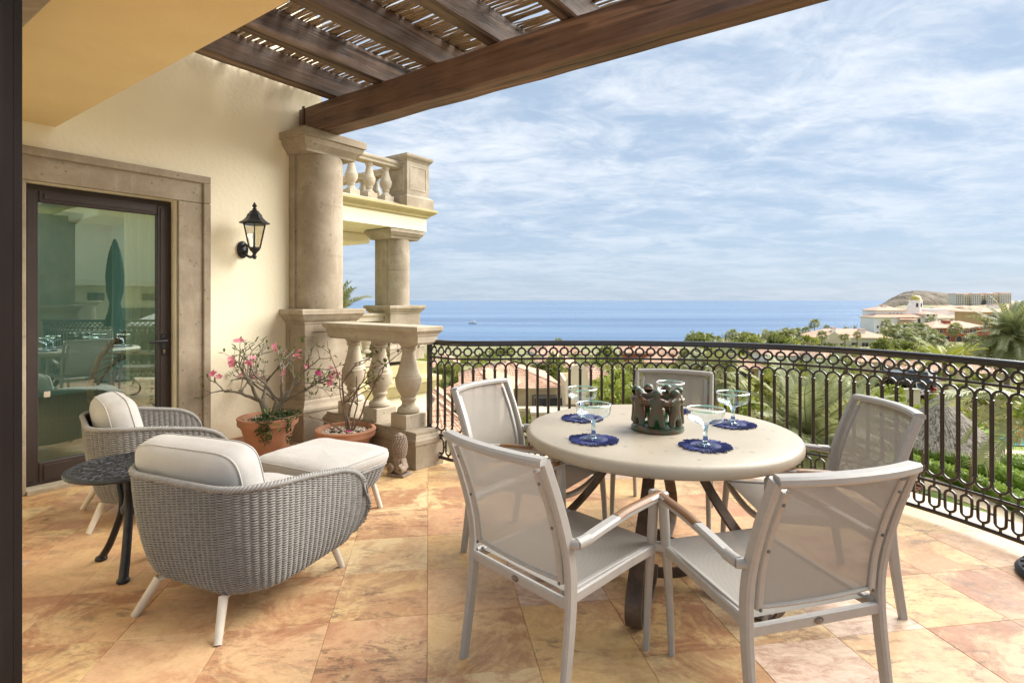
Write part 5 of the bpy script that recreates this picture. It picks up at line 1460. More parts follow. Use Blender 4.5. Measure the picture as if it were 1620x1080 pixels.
def corr_roof(q, A, B, C, D, pitch=.24, rows=None, amp=.055):
    """barrel-tiled slope: A,B the eave ends, D,C the ridge ends above A,B"""
    A, B, C, D = map(Vector, (A, B, C, D)); e = (B-A); L_ = e.length; ed = e/L_
    nrm = e.cross(D-A).normalized()
    if nrm.z < 0: nrm = -nrm
    ns = max(8, int(L_/pitch*4)); ns = min(ns, 320)
    rise = ((D+C)/2-(A+B)/2).length; nr = max(2, min(26, int(rise/.4)))
    G = []
    for j in range(nr+1):
        t_ = j/nr; a_ = A.lerp(D, t_); b_ = B.lerp(C, t_)
        for hs2 in ((0,) if j == 0 else (0, 1)):
            row = []
            for i in range(ns+1):
                p_ = a_.lerp(b_, i/ns); u_ = (p_-A).dot(ed)
                lift = (.035 if hs2 == 1 else 0.0)
                row.append(p_ + nrm*(abs(math.sin(u_/pitch*PI))*amp + lift*(1 if j < nr else 0)))
            G.append(row)
    q.grid(G)
def hip_roof(par, x0, x1, y0, y1, z, h, over=.5, gable=False, mat_='rooftile', detail=True, name='roof'):
    x0 -= over; x1 += over; y0 -= over; y1 += over
    w_, d = x1-x0, y1-y0; q = MB()
    if w_ >= d:
        ins = 0 if gable else d/2
        r0_, r1_ = Vector((x0+ins, (y0+y1)/2, z+h)), Vector((x1-ins, (y0+y1)/2, z+h))
    else:
        ins = 0 if gable else w_/2
        r0_, r1_ = Vector(((x0+x1)/2, y0+ins, z+h)), Vector(((x0+x1)/2, y1-ins, z+h))
    a, b, c, d_ = Vector((x0, y0, z)), Vector((x1, y0, z)), Vector((x1, y1, z)), Vector((x0, y1, z))
    sl = [(a, b, r1_, r0_), (b, c, r1_, r1_), (c, d_, r0_, r1_), (d_, a, r0_, r0_)] if w_ >= d else [(a, b, r0_, r0_), (b, c, r1_, r0_), (c, d_, r1_, r1_), (d_, a, r0_, r1_)]
    for s_ in sl:
        if detail: corr_roof(q, *s_)
        else: q.add(s_, [(0, 1, 2, 3)])
    o_ = q.build(name, mat_, par, detail, 30 if detail else None)
    # eaves board and ridge tiles
    MB().box(x0+.12, x1-.12, y0+.12, y1-.12, z-.16, z-.005).build('eaves', 'trim', par)
    if detail:
        rr3 = MB(); rr3.tube([r0_+Vector((0, 0, .03)), r1_+Vector((0, 0, .03))], .13, 8)
        for s_, e_ in ((a, r0_), (b, r1_ if w_ >= d else r0_), (c, r1_), (d_, r0_ if w_ >= d else r1_)): rr3.tube([s_+Vector((0, 0, .05)), e_+Vector((0, 0, .03))], .11, 6)
        rr3.build('ridge_tiles', mat_, par, True)
    return o_
def window(par, x, y, z, w_, h, mat_frame='trim', arch=False, face_='y'):
    """window on a wall facing the terrace (local -y): frame in front, dark pane set back in it"""
    f = MB(); t_ = max(.06, w_*.08)
    f.box(x-w_/2-t_, x-w_/2, y-.10, y+.02, z, z+h).box(x+w_/2, x+w_/2+t_, y-.10, y+.02, z, z+h).box(x-w_/2-t_, x+w_/2+t_, y-.14, y+.02, z-t_, z)
    f.box(x-w_/2-t_, x+w_/2+t_, y-.10, y+.02, z+h, z+h+t_)
    f.box(x-t_*.3, x+t_*.3, y-.06, y+.02, z, z+h)
    o_ = f.build('window', mat_frame, par)
    q = MB()
    if arch:
        n = 8; poly = [(x-w_/2, y-.03, z), (x+w_/2, y-.03, z), (x+w_/2, y-.03, z+h*.6)] + [(x+w_/2*math.cos(PI*i/n), y-.03, z+h*.6+h*.4*math.sin(PI*i/n)) for i in range(1, n)] + [(x-w_/2, y-.03, z+h*.6)]
        q.add(poly, [tuple(range(len(poly)))])
    else: q.box(x-w_/2, x+w_/2, y-.04, y-.01, z, z+h)
    q.build('pane', 'window_dark', o_)
    return o_
def arch_open(par, x, y, z, w_, h):
    """arched loggia opening: rim in front, flat dark face behind"""
    n = 10; ins = [(x+w_/2*math.cos(PI*i/n), z+h-w_/2+w_/2*math.sin(PI*i/n)) for i in range(n+1)]
    ins = [(x+w_/2, z)] + ins + [(x-w_/2, z)]
    q = MB(); q.add([(a, y-.03, b) for a, b in ins], [tuple(range(len(ins)))]); o_ = q.build('window', 'window_dark', par)  # dark colour stands in for the shade inside the opening
    MB().bar([(a, y-.06, b) for a, b in ins], .16, .14, ref=(0, 1, 0), rnd=0).build('arch_rim', 'trim', o_)
def house(name, label, u0, u1, v_eave, v_base, Y, depth, roof_h=1.8, wall='wall_cream', roof='rooftile', gable=False, rz=0., detail=True, wins=(), over=.5, extra=None, cat='house', group=None):
    uc = (u0+u1)/2; c_ = at(uc, v_base, Y); w_ = (u1-u0)*Y/FPX; ze = at(uc, v_eave, Y).z - c_.z
    h_ = thing(name, label, cat, (c_.x, c_.y, c_.z), rz, group)
    MB().box(-w_/2, w_/2, 0, depth, -6, ze-.16).build('walls', wall, h_)
    if roof_h > 0: hip_roof(h_, -w_/2, w_/2, 0, depth, ze, roof_h, over, gable, roof, detail)
    else:
        q = MB(); pz = .5
        q.box(-w_/2-.1, w_/2+.1, -.1, .15, ze-.159, ze+pz).box(-w_/2-.1, w_/2+.1, depth-.15, depth+.1, ze-.159, ze+pz).box(-w_/2-.1, -w_/2+.15, .151, depth-.151, ze-.159, ze+pz).box(w_/2-.15, w_/2+.1, .151, depth-.151, ze-.159, ze+pz)
        q.build('parapet', wall, h_)
    for wdw in wins:
        x, z, ww, hh = wdw[:4]
        if len(wdw) > 4 and wdw[4] == 'arch': arch_open(h_, x*w_, 0, ze*z if z < 1 else z, ww, hh)
        else: window(h_, x*w_, 0, ze+z if z < 0 else z, ww, hh)
    if extra: extra(h_, w_, ze)
    return h_
def chimney(h_, x, y, z, s_=.5, hh=1.2, mat_='wall_cream'):
    c_ = MB().box(x-s_, x+s_, y-s_, y+s_, z-1.5, z+hh).build('chimney', mat_, h_)
    MB().rect_stack([(.1, z+hh+.002), (.12, z+hh+.12), (-.1, z+hh+.4)], x-s_, x+s_, y-s_, y+s_).build('chimney_cap', 'rooftile', c_)

# nearest houses, just below the terrace on the left
house('tiled_house', 'low house whose red tiled roof fills the gap by the railing post', 655, 742, 690, 760, 34, 7, 1.9, 'wall_cream', 'rooftile', rz=R(18), wins=((-.2, -1.6, .9, 1.0),))
house('tiled_house', 'house with a tiled roof seen between the stone balusters and the post', 640, 712, 646, 700, 44, 7, 1.8, 'wall_ochre', 'rooftile', rz=R(14), wins=((.25, -1.7, 1., 1.1),))
house('tiled_house', 'cream house with a hipped tile roof left of the largest roof', 704, 792, 622, 700, 50, 8, 1.5, 'wall_cream', 'rooftile', rz=R(-12), wins=((-.3, -2.6, 1., 1.2), (.2, -2.6, 1., 1.2)))
def big_extra(h_, w_, ze):
    MB().box(w_*.22, w_*.22+2.6, -2.2, -.02, ze-2.3, ze-.75).build('glass_sunroom', 'window_dark', h_)
    q = MB(); q.box(w_*.05, w_*.78, -3.2, -2.35, -6, ze-1.75); q.box(w_*.03, w_*.80, -3.35, -2.3, ze-1.749, ze-1.45)
    q.build('terrace_parapet', 'wall_cream', h_)
    MB().box(w_*.30, w_*.34, -2.9, -2.5, ze-1.44, ze-1.15).build('skylight', 'window_dark', h_)
house('tiled_house', 'largest house below, broad hipped terracotta roof and flat cream parapets', 738, 882, 613, 690, 56, 11, 1.9, 'wall_cream', 'rooftile', rz=R(6), extra=big_extra, over=.7)
house('tiled_house', 'small house with two dark windows beyond the railing post', 680, 722, 580, 606, 92, 8, 1.8, 'wall_cream', 'rooftile', rz=R(5), wins=((-.18, -1.9, 1.3, 1.2), (.26, -1.9, 1.3, 1.2)))
# curved mission gable house with cream terraces
def gable_extra(h_, w_, ze):
    n = 14; pr_ = [(-1.15, 0), (-1.15, 2.1), (-.85, 2.3), (-.78, 2.9)] + [(-.72*math.cos(PI*i/n), 2.95+.55*math.sin(PI*i/n)) for i in range(n+1)] + [(.78, 2.9), (.85, 2.3), (1.15, 2.1), (1.15, 0)]
    q = MB(); k = len(q.v); q.prism(pr_, 0, .35); q.xform(Matrix.Translation((0, -.4, ze-1.4)) @ Matrix.Rotation(R(90), 4, 'X'), k); q.build('mission_gable', 'wall_cream', h_)
    MB().box(-4.2, 6.2, -3.0, -.8, -6, ze-1.9).build('terrace_wall', 'wall_cream', h_)
    MB().rect_stack([(0, ze-1.899), (.12, ze-1.82), (.14, ze-1.65), (0, ze-1.60)], -4.2, 6.2, -3.0, -.8).build('terrace_coping', 'trim', h_)
house('gable_house', 'cream house with a curved mission gable and stepped terraces', 896, 932, 612, 690, 50, 6, 0, 'wall_cream', extra=gable_extra)
house('tiled_house', 'house with stacked pale tiled roofs above the mission gable', 842, 902, 580, 604, 88, 9, 1.7, 'wall_cream', 'rooftile_pale', rz=R(-8), wins=((-.1, -1.8, .8, 1.),))
house('tiled_house', 'house with a faded tile roof near the shore left of the orange villa', 852, 928, 560, 580, 150, 14, 2.6, 'wall_white', 'rooftile_pale', rz=R(10))
house('tiled_house', 'low house with a small tiled roof right of the mission gable', 926, 968, 600, 622, 66, 6, 1.2, 'wall_cream', 'rooftile_pale', rz=R(4))
def villa_extra(h_, w_, ze):
    MB().box(-w_*.12, w_*.55, -5, -.02, -6, ze-1.6).build('lower_wing', 'wall_cream', h_)
    hip_roof(h_, -w_*.12, w_*.55, -5, 0, ze-1.4, 1.3, .5, False, 'rooftile_pale', True, 'lower_roof')
    chimney(h_, -w_*.3, 3, ze+1.0, .5, 1.0, 'wall_orange')
house('orange_villa', 'orange red villa with tiled roofs beyond the back dining chair', 988, 1066, 558, 590, 120, 12, 1.6, 'wall_orange', 'rooftile_pale', rz=R(-6), wins=((-.2, -2.4, 1.2, 1.3), (.1, -2.4, 1.2, 1.3)), extra=villa_extra)
house('tiled_house', 'cream house with a tile roof right of the orange villa', 1062, 1108, 566, 590, 128, 9, 1.8, 'wall_cream', 'rooftile_pale', rz=R(12), wins=((0, -2.1, 1.4, 1.2),))
def garage_extra(h_, w_, ze):
    d = MB()
    for k in range(5): MB().box(-w_*.40, w_*.24, -.12, -.02, ze-.5-.44*(k+1)+.02, ze-.5-.44*k).build('garage_panel', 'garage', h_)
    MB().box(w_*.36, w_*.46, -.25, -.01, -.5, ze-.25).build('gate_pillar', 'wall_white', h_)
house('garage', 'low tiled garage with a dark brown door behind the yellow green tree', 1152, 1206, 582, 612, 76, 7, 1.35, 'wall_ochre', 'rooftile', rz=R(-4), extra=garage_extra, cat='garage')
house('tiled_house', 'white house with dark doorways and a pale roof below the cream villa', 1225, 1296, 562, 584, 112, 9, 1.3, 'wall_white', 'rooftile_pale', rz=R(6), wins=((-.25, -2.0, 1.0, 1.7), (.12, -2.0, 1.2, 1.7), (.36, -2.0, .8, 1.2)))
house('tiled_house', 'white house with one long faded roof right of the white doorways', 1300, 1352, 566, 588, 104, 8, 1.4, 'wall_white', 'rooftile_pale', rz=R(-5), wins=((-.1, -2.0, 1.0, 1.6),))
house('tiled_house', 'cream house with a tall dark window slot behind the parked cars', 1362, 1416, 572, 592, 96, 8, 1.2, 'wall_cream', 'rooftile', rz=R(3), wins=((.1, -1.8, .7, 1.6),))
house('tiled_house', 'long low house under a tile roof above the thatched hut', 1450, 1530, 586, 604, 74, 7, 1.1, 'wall_ochre', 'rooftile', rz=R(-8), wins=((.35, -1.4, .8, 1.1),))
house('tiled_house', 'cream house with a tiled roof at the right behind the palm fronds', 1530, 1600, 590, 615, 70, 7, 1.1, 'wall_cream', 'rooftile', rz=R(-6), wins=((-.2, -1.4, .9, 1.1),))
# cream villa with loggias on the right
def cream_extra(h_, w_, ze):
    for k, x in enumerate((-.43, -.28, -.13)): arch_open(h_, x*w_, 0, ze-4.3, 2.2, 3.2)
    for k, x in enumerate((-.46, -.36, -.26, -.16)): arch_open(h_, x*w_, 0, ze-7.4, 1.8, 2.4)
    for x in (.30, .42): arch_open(h_, x*w_, 0, ze-4.0, 1.1, 2.0)
    n = 10; q = MB(); k = len(q.v)
    q.prism([(-3, 0), (-3, 2.6)] + [(-3+6*i/n, 2.6+1.8*(1-abs(2*i/n-1))) for i in range(1, n)] + [(3, 2.6), (3, 0)], 0, .6); q.xform(Matrix.Translation((-w_*.22, -.02, ze-2.2)) @ Matrix.Rotation(R(90), 4, 'X'), k); q.build('gable_front', 'wall_cream', h_)
    chimney(h_, -w_*.15, 5, ze+1.8, .7, 1.4, 'wall_white'); chimney(h_, w_*.22, 5, ze+1.6, 1.0, 1.0, 'wall_white')
house('cream_villa', 'pale villa with arched loggias and a pinkish roof left of the white hotel', 1288, 1404, 534, 556, 205, 15, 2.9, 'wall_pale', 'rooftile_pale', detail=False, rz=R(-8), wins=((.05, -3.6, 2.2, 1.8), (.18, -3.6, 2.2, 1.8)), extra=cream_extra, cat='villa')

# white hotel with the yellow dome
Yh = 300; k_ = Yh/FPX
hc = at(1462, 530, Yh)
ho = thing('white_hotel', 'large white hotel with clay roofs and a yellow domed tower', 'hotel', tuple(hc), 0)
def hb(u0, u1, v0, v1, y0, dep, wall='wall_white', roof=0, mat_='rooftile_pale', par=None, name='wing'):
    x0, x1 = (u0-1462)*k_, (u1-1462)*k_; z0, z1 = (530-v1)*k_, (530-v0)*k_
    MB().box(x0, x1, y0, y0+dep, z0, z1).build(name, wall, par or ho)
    if roof: hip_roof(par or ho, x0, x1, y0, y0+dep, z1+.17, roof, .8, False, mat_, False)
    return x0, x1, z0, z1
hb(1383, 1462, 502, 540, 0, 12, roof=2.0)
hb(1396, 1444, 491.5, 502, 5, 12, roof=2.2)
hb(1462, 1481, 497, 540, -1, 10, roof=.9)
hb(1481, 1516, 503.5, 540, 1.5, 12, roof=2.6)
hb(1480, 1520, 489, 504, 9, 10, roof=0); hb(1462, 1480, 490, 504, 9, 10, roof=1.3)
hb(1516, 1560, 505, 540, 3, 12, roof=2.2)
hb(1518, 1560, 491.5, 506, 14, 10, roof=1.8)
# gable front, tower and dome
n = 12; q = MB(); gx = (1453-1462)*k_
q.prism([(-3.6, 0), (-3.6, 2.6), (-2.6, 2.9), (-1.9, 4.4)]+[(-1.6*math.cos(PI*i/n), 4.7+1.2*math.sin(PI*i/n)) for i in range(n+1)]+[(1.9, 4.4), (2.6, 2.9), (3.6, 2.6), (3.6, 0)], 0, .8)
q.xform(Matrix.Translation((gx, 6, (530-497)*k_)) @ Matrix.Rotation(R(90), 4, 'X')); q.build('mission_gable', 'wall_white', ho)
tx = (1472-1462)*k_; tz = (530-489)*k_
MB().lathe([(3.2, tz-3), (3.2, tz+4.3), (3.5, tz+4.4), (3.5, tz+4.8), (2.9, tz+4.85)], 8, (tx, 11, 0)).build('tower', 'wall_white', ho)
MT['dome'] = simple('yellow_dome', (.56, .46, .10), (.48, .38, .08), .5, .4)
MB().lathe([(2.75, tz+4.86), (2.65, tz+5.8), (2.2, tz+6.7), (1.4, tz+7.3), (.4, tz+7.55), (.12, tz+7.6), (.1, tz+8.2), (.02, tz+8.5)], 24, (tx, 11, 0)).build('dome', 'dome', ho, True, 50)
for k in range(8):
    a = 2*PI*k/8 + PI/8
    q = MB(); q.box(-.5, .5, -.1, .1, tz+1.0, tz+3.2); q.xform(Matrix.Translation((tx, 11, 0)) @ Matrix.Rotation(a, 4, 'Z') @ Matrix.Translation((0, -2.97, 0))); q.build('window', 'window_dark', ho)
def hw_(u, v, w_, h, y, arch=False):
    x, z = (u-1462)*k_, (530-v)*k_
    (arch_open if arch else window)(ho, x, y, z, w_, h) if not arch else arch_open(ho, x, y, z, w_, h)
for u in (1388.5, 1396, 1404):
    for v in (519, 529): hw_(u, v, .9, 1.4, 0)
for u in (1418, 1424, 1430, 1436): hw_(u, 498.5, .7, 1.0, 5)
hw_(1454, 511, 1.5, 2.6, 0, True); hw_(1416, 533, 2.6, 3.2, 0, True); hw_(1428, 533, 2.6, 3.2, 0, True); hw_(1429, 519.5, 1.8, 2.0, 0, True); hw_(1409, 529, 1., 1.5, 0)
for u in (1465.5, 1475): hw_(u, 500.5, 1.1, 1.1, -1, True)
hw_(1474, 521, 1.4, 3.4, -1); hw_(1463.5, 509, 1.2, 1.8, -1)
for u in (1486, 1493, 1500, 1508, 1520, 1529, 1545, 1552): hw_(u, 511.5, 1.5, 2.0, 1.5 if u < 1516 else 3)
bal = MB(); x0, x1 = (1420-1462)*k_, (1446-1462)*k_
bal.box(x0, x1, -1.8, -.02, (530-511)*k_, (530-508.5)*k_); bal.build('balcony', 'wall_ochre', ho)
MB().add([(x0, -2.2, (530-505)*k_), (x1, -2.2, (530-505)*k_), (x1, .0, (530-502.5)*k_), (x0, .0, (530-502.5)*k_)], [(0, 1, 2, 3)]).build('balcony_roof', 'rooftile', ho)
chimney(ho, (1419-1462)*k_, 11, (530-488)*k_, 1.4, 1.6, 'wall_white')
# terracotta coloured and ochre hotel wings in front
def wing(name, label, u0, u1, v0, v1, Y, dep, wall, roof, wins, arches, cat='hotel wing'):
    uc = (u0+u1)/2; c_ = at(uc, v1, Y); kk = Y/FPX
    h_ = thing(name, label, cat, tuple(c_), 0); w_ = (u1-u0)*kk; ze = (v1-v0)*kk
    MB().box(-w_/2, w_/2, 0, dep, -3, ze).build('walls', wall, h_)
    hip_roof(h_, -w_/2, w_/2, 0, dep, ze+.17, roof, .7, False, 'rooftile_pale', False)
    for u, v, ww, hh in wins: window(h_, (u-uc)*kk, 0, (v1-v)*kk, ww, hh)
    for u, v, ww, hh in arches: arch_open(h_, (u-uc)*kk, 0, (v1-v)*kk, ww, hh)
    return h_, kk, uc, v1
h_, kk, uc, vb = wing('red_hotel_wing', 'terracotta red hotel wing in front of the white hotel', 1475, 1566, 519, 550, 235, 14, 'wall_orange', 2.6,
    [(u, 526.5, 1.3, 1.5) for u in (1483, 1489, 1502, 1521, 1527, 1536, 1542, 1556)], [(1498, 537, 2.6, 2.2), (1517, 540, 2.6, 2.4), (1552, 541, 2.6, 2.4), (1481, 549, 2.6, 2.2)])
MB().box((1474-uc)*kk, (1568-uc)*kk, -1.2, -.02, (vb-530)*kk, (vb-527.5)*kk).build('balcony', 'wall_orange', h_); chimney(h_, (1511-uc)*kk, 5, (vb-514)*kk, 1.2, 1.6, 'wall_orange')
h_, kk, uc, vb = wing('ochre_hotel_wing', 'ochre hotel wing at the right edge above the red wing', 1553, 1640, 494, 545, 262, 16, 'wall_ochre', 2.4,
    [(1566, 505, 2.0, 2.0), (1573, 505, 2.0, 2.0), (1560, 515, 1.6, 1.8), (1600, 505, 2.0, 2.0), (1615, 505, 2., 2.)], [])
chimney(h_, (1595-uc)*kk, 8, (vb-487)*kk, 2.2, 1.4, 'wall_white')
# the town round the white hotel
for i, (u0, u1, v0, v1, Y, wl_, rf, lab) in enumerate(((1563, 1592, 491, 497, 420, 'wall_white', 1.8, 'white house with a flat run of roof just right of the hotel'), (1536, 1560, 487.5, 493, 520, 'wall_cream', 2.0, 'cream house on the rise behind the white hotel'),
    (1588, 1625, 486.5, 494, 470, 'wall_ochre', 2.4, 'ochre house on the rise at the right edge'), (1500, 1520, 486, 491, 600, 'wall_orange', 2.2, 'small orange house behind the white hotel roofs'), (1484, 1498, 487, 491, 640, 'wall_white', 2.0, 'small white house just right of the domed tower'),
    (1606, 1640, 497, 506, 330, 'wall_orange', 2.2, 'terracotta house at the right edge beyond the ochre wing'), (1524, 1538, 485.5, 489, 760, 'wall_white', 2.0, 'tiny white house below the ridge hotel'), (1568, 1584, 485, 489.5, 720, 'wall_cream', 2.4, 'tiny cream house below the right end of the ridge hotel'), (1600, 1618, 483, 488, 800, 'wall_white', 2.4, 'tiny white house near the right end of the ridge'))):
    wing('hillside_house', lab, u0, u1, v0, v1, Y, 12, wl_, rf, [(lerp(u0, u1, f), v0+(v1-v0)*.62, 1.6, 2.0) for f in (.2, .5, .8)], [], 'house')
# block of flats on the ridge
Yr = 1330; c_ = at(1556, 482.5, Yr); kr = Yr/FPX
rh_ = thing('ridge_hotel', 'long beige hotel block standing on the distant ridge', 'hotel', tuple(c_), 0)
secs = ((1512, 1524, 465.2), (1524, 1535, 466), (1538, 1552, 465), (1552, 1561, 467.5), (1561, 1573, 465), (1573, 1583, 466), (1583, 1600, 464))
wm_ = MB().box(-1.0, 1.0, -.3, .3, 0, 2.0).mesh('window', 'window_dark')
for i, (u0, u1, v0) in enumerate(secs):
    x0, x1, h = (u0-1556)*kr, (u1-1556)*kr, (482.5-v0)*kr
    MB().box(x0, x1, (i % 2)*4, 24, -6, h).build('wing', 'wall_cream' if i % 2 else 'wall_beige', rh_)
    MB().rect_stack([(.5, h+.002), (.5, h+1), (-1.5, h+2.2)], x0, x1, (i % 2)*4, 24).build('roof', 'rooftile_pale', rh_)
    nx = int((x1-x0)/4.4)
    for a in range(nx):
        for b in range(int(h/4.2)):
            if not (i == 3 and b < 3 and 0 < a < nx-1): obj('window', wm_, rh_, (x0+(a+.5)*(x1-x0)/nx, (i % 2)*4-.28, 1.4+b*4.1))
arch_open(rh_, (1556.5-1556)*kr, -.4, 0, 11, 13)
mst = MB(); c_ = at(1446, 464, 1560); mst.tube([(0, 0, -4), (0, 0, 9)], .35, 6); mst.box(-1.2, 1.2, -.2, .2, 5, 5.3)
tag(mst.build('radio_mast', 'wall_white', None, loc=tuple(c_)), 'thin radio mast on top of the cape hill', 'mast')

# ---- boat with wake
bp = px(748, 511.5, SEA+.3)
bt = thing('motor_boat', 'small white motor boat far out on the sea, trailing a wake', 'boat', tuple(bp), R(180))
MT['boat'] = simple('boat_white', (.78, .76, .72), None, .3, .4)
q = MB(); st_ = [(-4.2, 1.5, .9), (-2, 1.7, 1.0), (1, 1.6, 1.15), (3, 1.0, 1.35), (4.6, .05, 1.6)]
G = [[(x, -w_, h), (x, -w_*.75, .0), (x, 0, -.4), (x, w_*.75, .0), (x, w_, h)] for x, w_, h in st_]; q.grid(G)
q.add([(x, -w_, h) for x, w_, h in st_]+[(x, w_, h) for x, w_, h in reversed(st_)], [tuple(range(10))]); q.build('hull', 'boat', bt, True, 40)
q = MB(); q.add([(-2.4, -1.1, 1.0), (1.4, -1.0, 1.1), (1.4, 1.0, 1.1), (-2.4, 1.1, 1.0), (-2.2, -.95, 2.6), (.5, -.8, 2.7), (.5, .8, 2.7), (-2.2, .95, 2.6)], [(4, 5, 6, 7), (0, 1, 5, 4), (1, 2, 6, 5), (2, 3, 7, 6), (3, 0, 4, 7)]); q.build('cabin', 'boat', bt)
MB().box(-2.0, .3, -1.02, 1.02, 1.9, 2.3).build('cabin_window', 'window_dark', bt)
MB().tube([(-1.2, 0, 2.6), (-1.3, 0, 4.4)], .06, 6).build('antenna', 'boat', bt)
q = MB()
for k in range(30): x = 6+k*2.3+random.uniform(-.6, .6); w_ = .5+k*.03; q.add([(x-1.6, random.uniform(-.5, .5)*k*.05-w_, .05), (x+1.6, -w_*.8, .05), (x+1.6, w_, .05), (x-1.2, w_*.7, .05)], [(0, 1, 2, 3)])
tag(q.build('wake', 'foam', None, loc=(bp.x, bp.y, SEA+.25)), kind='stuff')
# ---- vegetation
rg = random.Random(77)
def crown_mesh(seed, rx, rz, n, leaf, mat_, lobes=7, spiky=False):
    r_ = random.Random(seed); q = MB(); L_ = []
    for k in range(lobes):
        a = r_.uniform(0, 6.28); d = r_.uniform(.15, .72)
        L_.append((d*rx*math.cos(a), d*rx*math.sin(a), r_.uniform(-.45, .65)*rz, r_.uniform(.34, .62)))
    V = []; F = []
    for i in range(n):
        lx, ly, lz, ls = r_.choice(L_)
        v_ = rv_(r_); v_.normalize(); v_ *= (r_.random()**.35)
        c_ = Vector((lx+v_.x*ls*rx, ly+v_.y*ls*rx, lz+v_.z*ls*rz))
        d = (v_ + rv_(r_, .5) + Vector((0, 0, .25))).normalized(); s_ = d.cross(rv_(r_)).normalized(); l_ = leaf*r_.uniform(.6, 1.3)
        q.add([c_-d*l_*.5, c_+s_*l_*.32, c_+d*l_*.6, c_-s_*l_*.32], [(0, 1, 2, 3)])
    return q.mesh('crown', mat_)
CR = {
 'tree': [crown_mesh(1+k, 2.2, 1.9, 900, .42, 'leaf_tree') for k in range(3)],
 'lime': [crown_mesh(11+k, 1.5, 1.3, 800, .30, 'leaf_lime', 6) for k in range(2)],
 'scrub': [crown_mesh(21+k, 1.6, .85, 700, .30, 'leaf_olive', 8) for k in range(3)],
}
def trunk_mesh(h, r_, seed, mat_='bark_brown'):
    q = MB(); r2 = random.Random(seed)
    pts = spline([(0, 0, -.5), (r2.uniform(-.1, .1), r2.uniform(-.1, .1), h*.4), (r2.uniform(-.25, .25), r2.uniform(-.2, .2), h)], 4)
    q.tube(pts, r_, 7, radii=[lerp(r_*1.25, r_*.6, i/(len(pts)-1)) for i in range(len(pts))])
    for k in range(4):
        a = 2*PI*k/4+r2.uniform(0, 1); b_ = pts[-4]; e_ = b_+Vector((math.cos(a)*h*.35, math.sin(a)*h*.35, h*.4))
        q.tube([b_, (b_+e_)/2+Vector((0, 0, .1)), e_], r_*.45, 5)
    return q.mesh('trunk', mat_)
TRM = [trunk_mesh(1.5, .13, 4+k) for k in range(2)]
def tree(kind, name, label, x, y, z, s_, group=None, hh=1.5):
    o_ = thing(name, label, 'tree' if 'tree' in name else 'shrub', (x, y, z), rg.uniform(0, 6), group); o_.scale = (s_, s_, s_*rg.uniform(.9, 1.1))
    obj('trunk', rg.choice(TRM), o_)
    c_ = obj('crown', rg.choice(CR[kind]), o_, (0, 0, hh+(1.0 if kind != 'scrub' else -.4)), rg.uniform(0, 6))
    return o_

def frond_mesh(seed, L_, nl, wid, droop, mat_, lw=.05, curl=0.):
    """feather palm frond along +x, bending down"""
    r_ = random.Random(seed); q = MB(); pts = []; x = z = 0; a = 0.
    for i in range(15):
        pts.append(Vector((x, 0, z))); x += math.cos(a)*L_/14; z += math.sin(a)*L_/14; a -= droop/14*(.4+1.2*i/14)
    q.tube(pts, .022*L_/3, 4, radii=[lerp(.03, .006, i/14)*L_/3 for i in range(15)])
    sp = spline(pts, 4); n = len(sp)
    for i in range(nl):
        t_ = .10 + .9*i/nl; k = int(t_*(n-1)); p_ = sp[k]; tg = (sp[min(k+1, n-1)]-sp[max(k-1, 0)]).normalized()
        up = Vector((0, 1, 0)).cross(tg)*-1
        ll = wid*math.sin(min(1, t_*1.25+.12)*PI*.86)**.7 * r_.uniform(.85, 1.1)
        for sd in (-1, 1):
            d = (tg*.75 + Vector((0, sd, 0))*1.0 + up*(.32 + r_.uniform(-.12, .12))).normalized()
            e_ = p_ + d*ll; e_.z -= ll*(.22+curl)
            mid = p_ + d*ll*.5; w_ = tg*lw*.5
            q.add([p_-w_*.6, p_+w_*.6, mid+w_, e_, mid-w_], [(0, 1, 2, 4), (4, 2, 3)])
    return q.mesh('frond', mat_)
def fan_mesh(seed, L_, mat_):
    """fan palm leaf: stalk and a fan of pointed segments"""
    r_ = random.Random(seed); q = MB(); st = L_*.45
    q.tube([(0, 0, 0), (st*.6, 0, .06*L_), (st, 0, .03*L_)], .02, 4)
    for k in range(13):
        a = lerp(-1.75, 1.75, k/12); l_ = L_*.62*(1-.18*abs(a)/1.75)*r_.uniform(.9, 1.1); d = Vector((math.cos(a), math.sin(a), 0)); s_ = Vector((-d.y, d.x, 0))
        p_ = Vector((st, 0, .03*L_)); m_ = p_+d*l_*.6+Vector((0, 0, .05*L_)); e_ = p_+d*l_+Vector((0, 0, -.16*L_))
        q.add([p_, m_+s_*l_*.085, e_, m_-s_*l_*.085], [(0, 1, 2, 3)])
    return q.mesh('frond', mat_)
def palm_trunk(h, r_, seed, mat_='palm_bark'):
    q = MB(); r2 = random.Random(seed); n = 26; bx, by = r2.uniform(-.05, .05)*h, r2.uniform(-.03, .03)*h
    pts = [(bx*(i/n)**2, by*(i/n)**2, -1+ (h+1)*i/n) for i in range(n+1)]
    q.tube(pts, r_, 9, radii=[r_*(1.25-.45*i/n)*(1.06 if i % 2 else .95) for i in range(n+1)])
    return q.mesh('trunk', mat_), Vector((bx, by, h))
MT['palm_bark'] = simple('palm_bark', (.24, .175, .11), (.15, .10, .06), 6, .9, stretch=(1, 1, 5), bmp=.5, bscale=8)
MT['thatch_skirt'] = simple('dead_palm_skirt', (.38, .27, .13), (.26, .17, .08), 4, .95, bmp=.6, bscale=14)
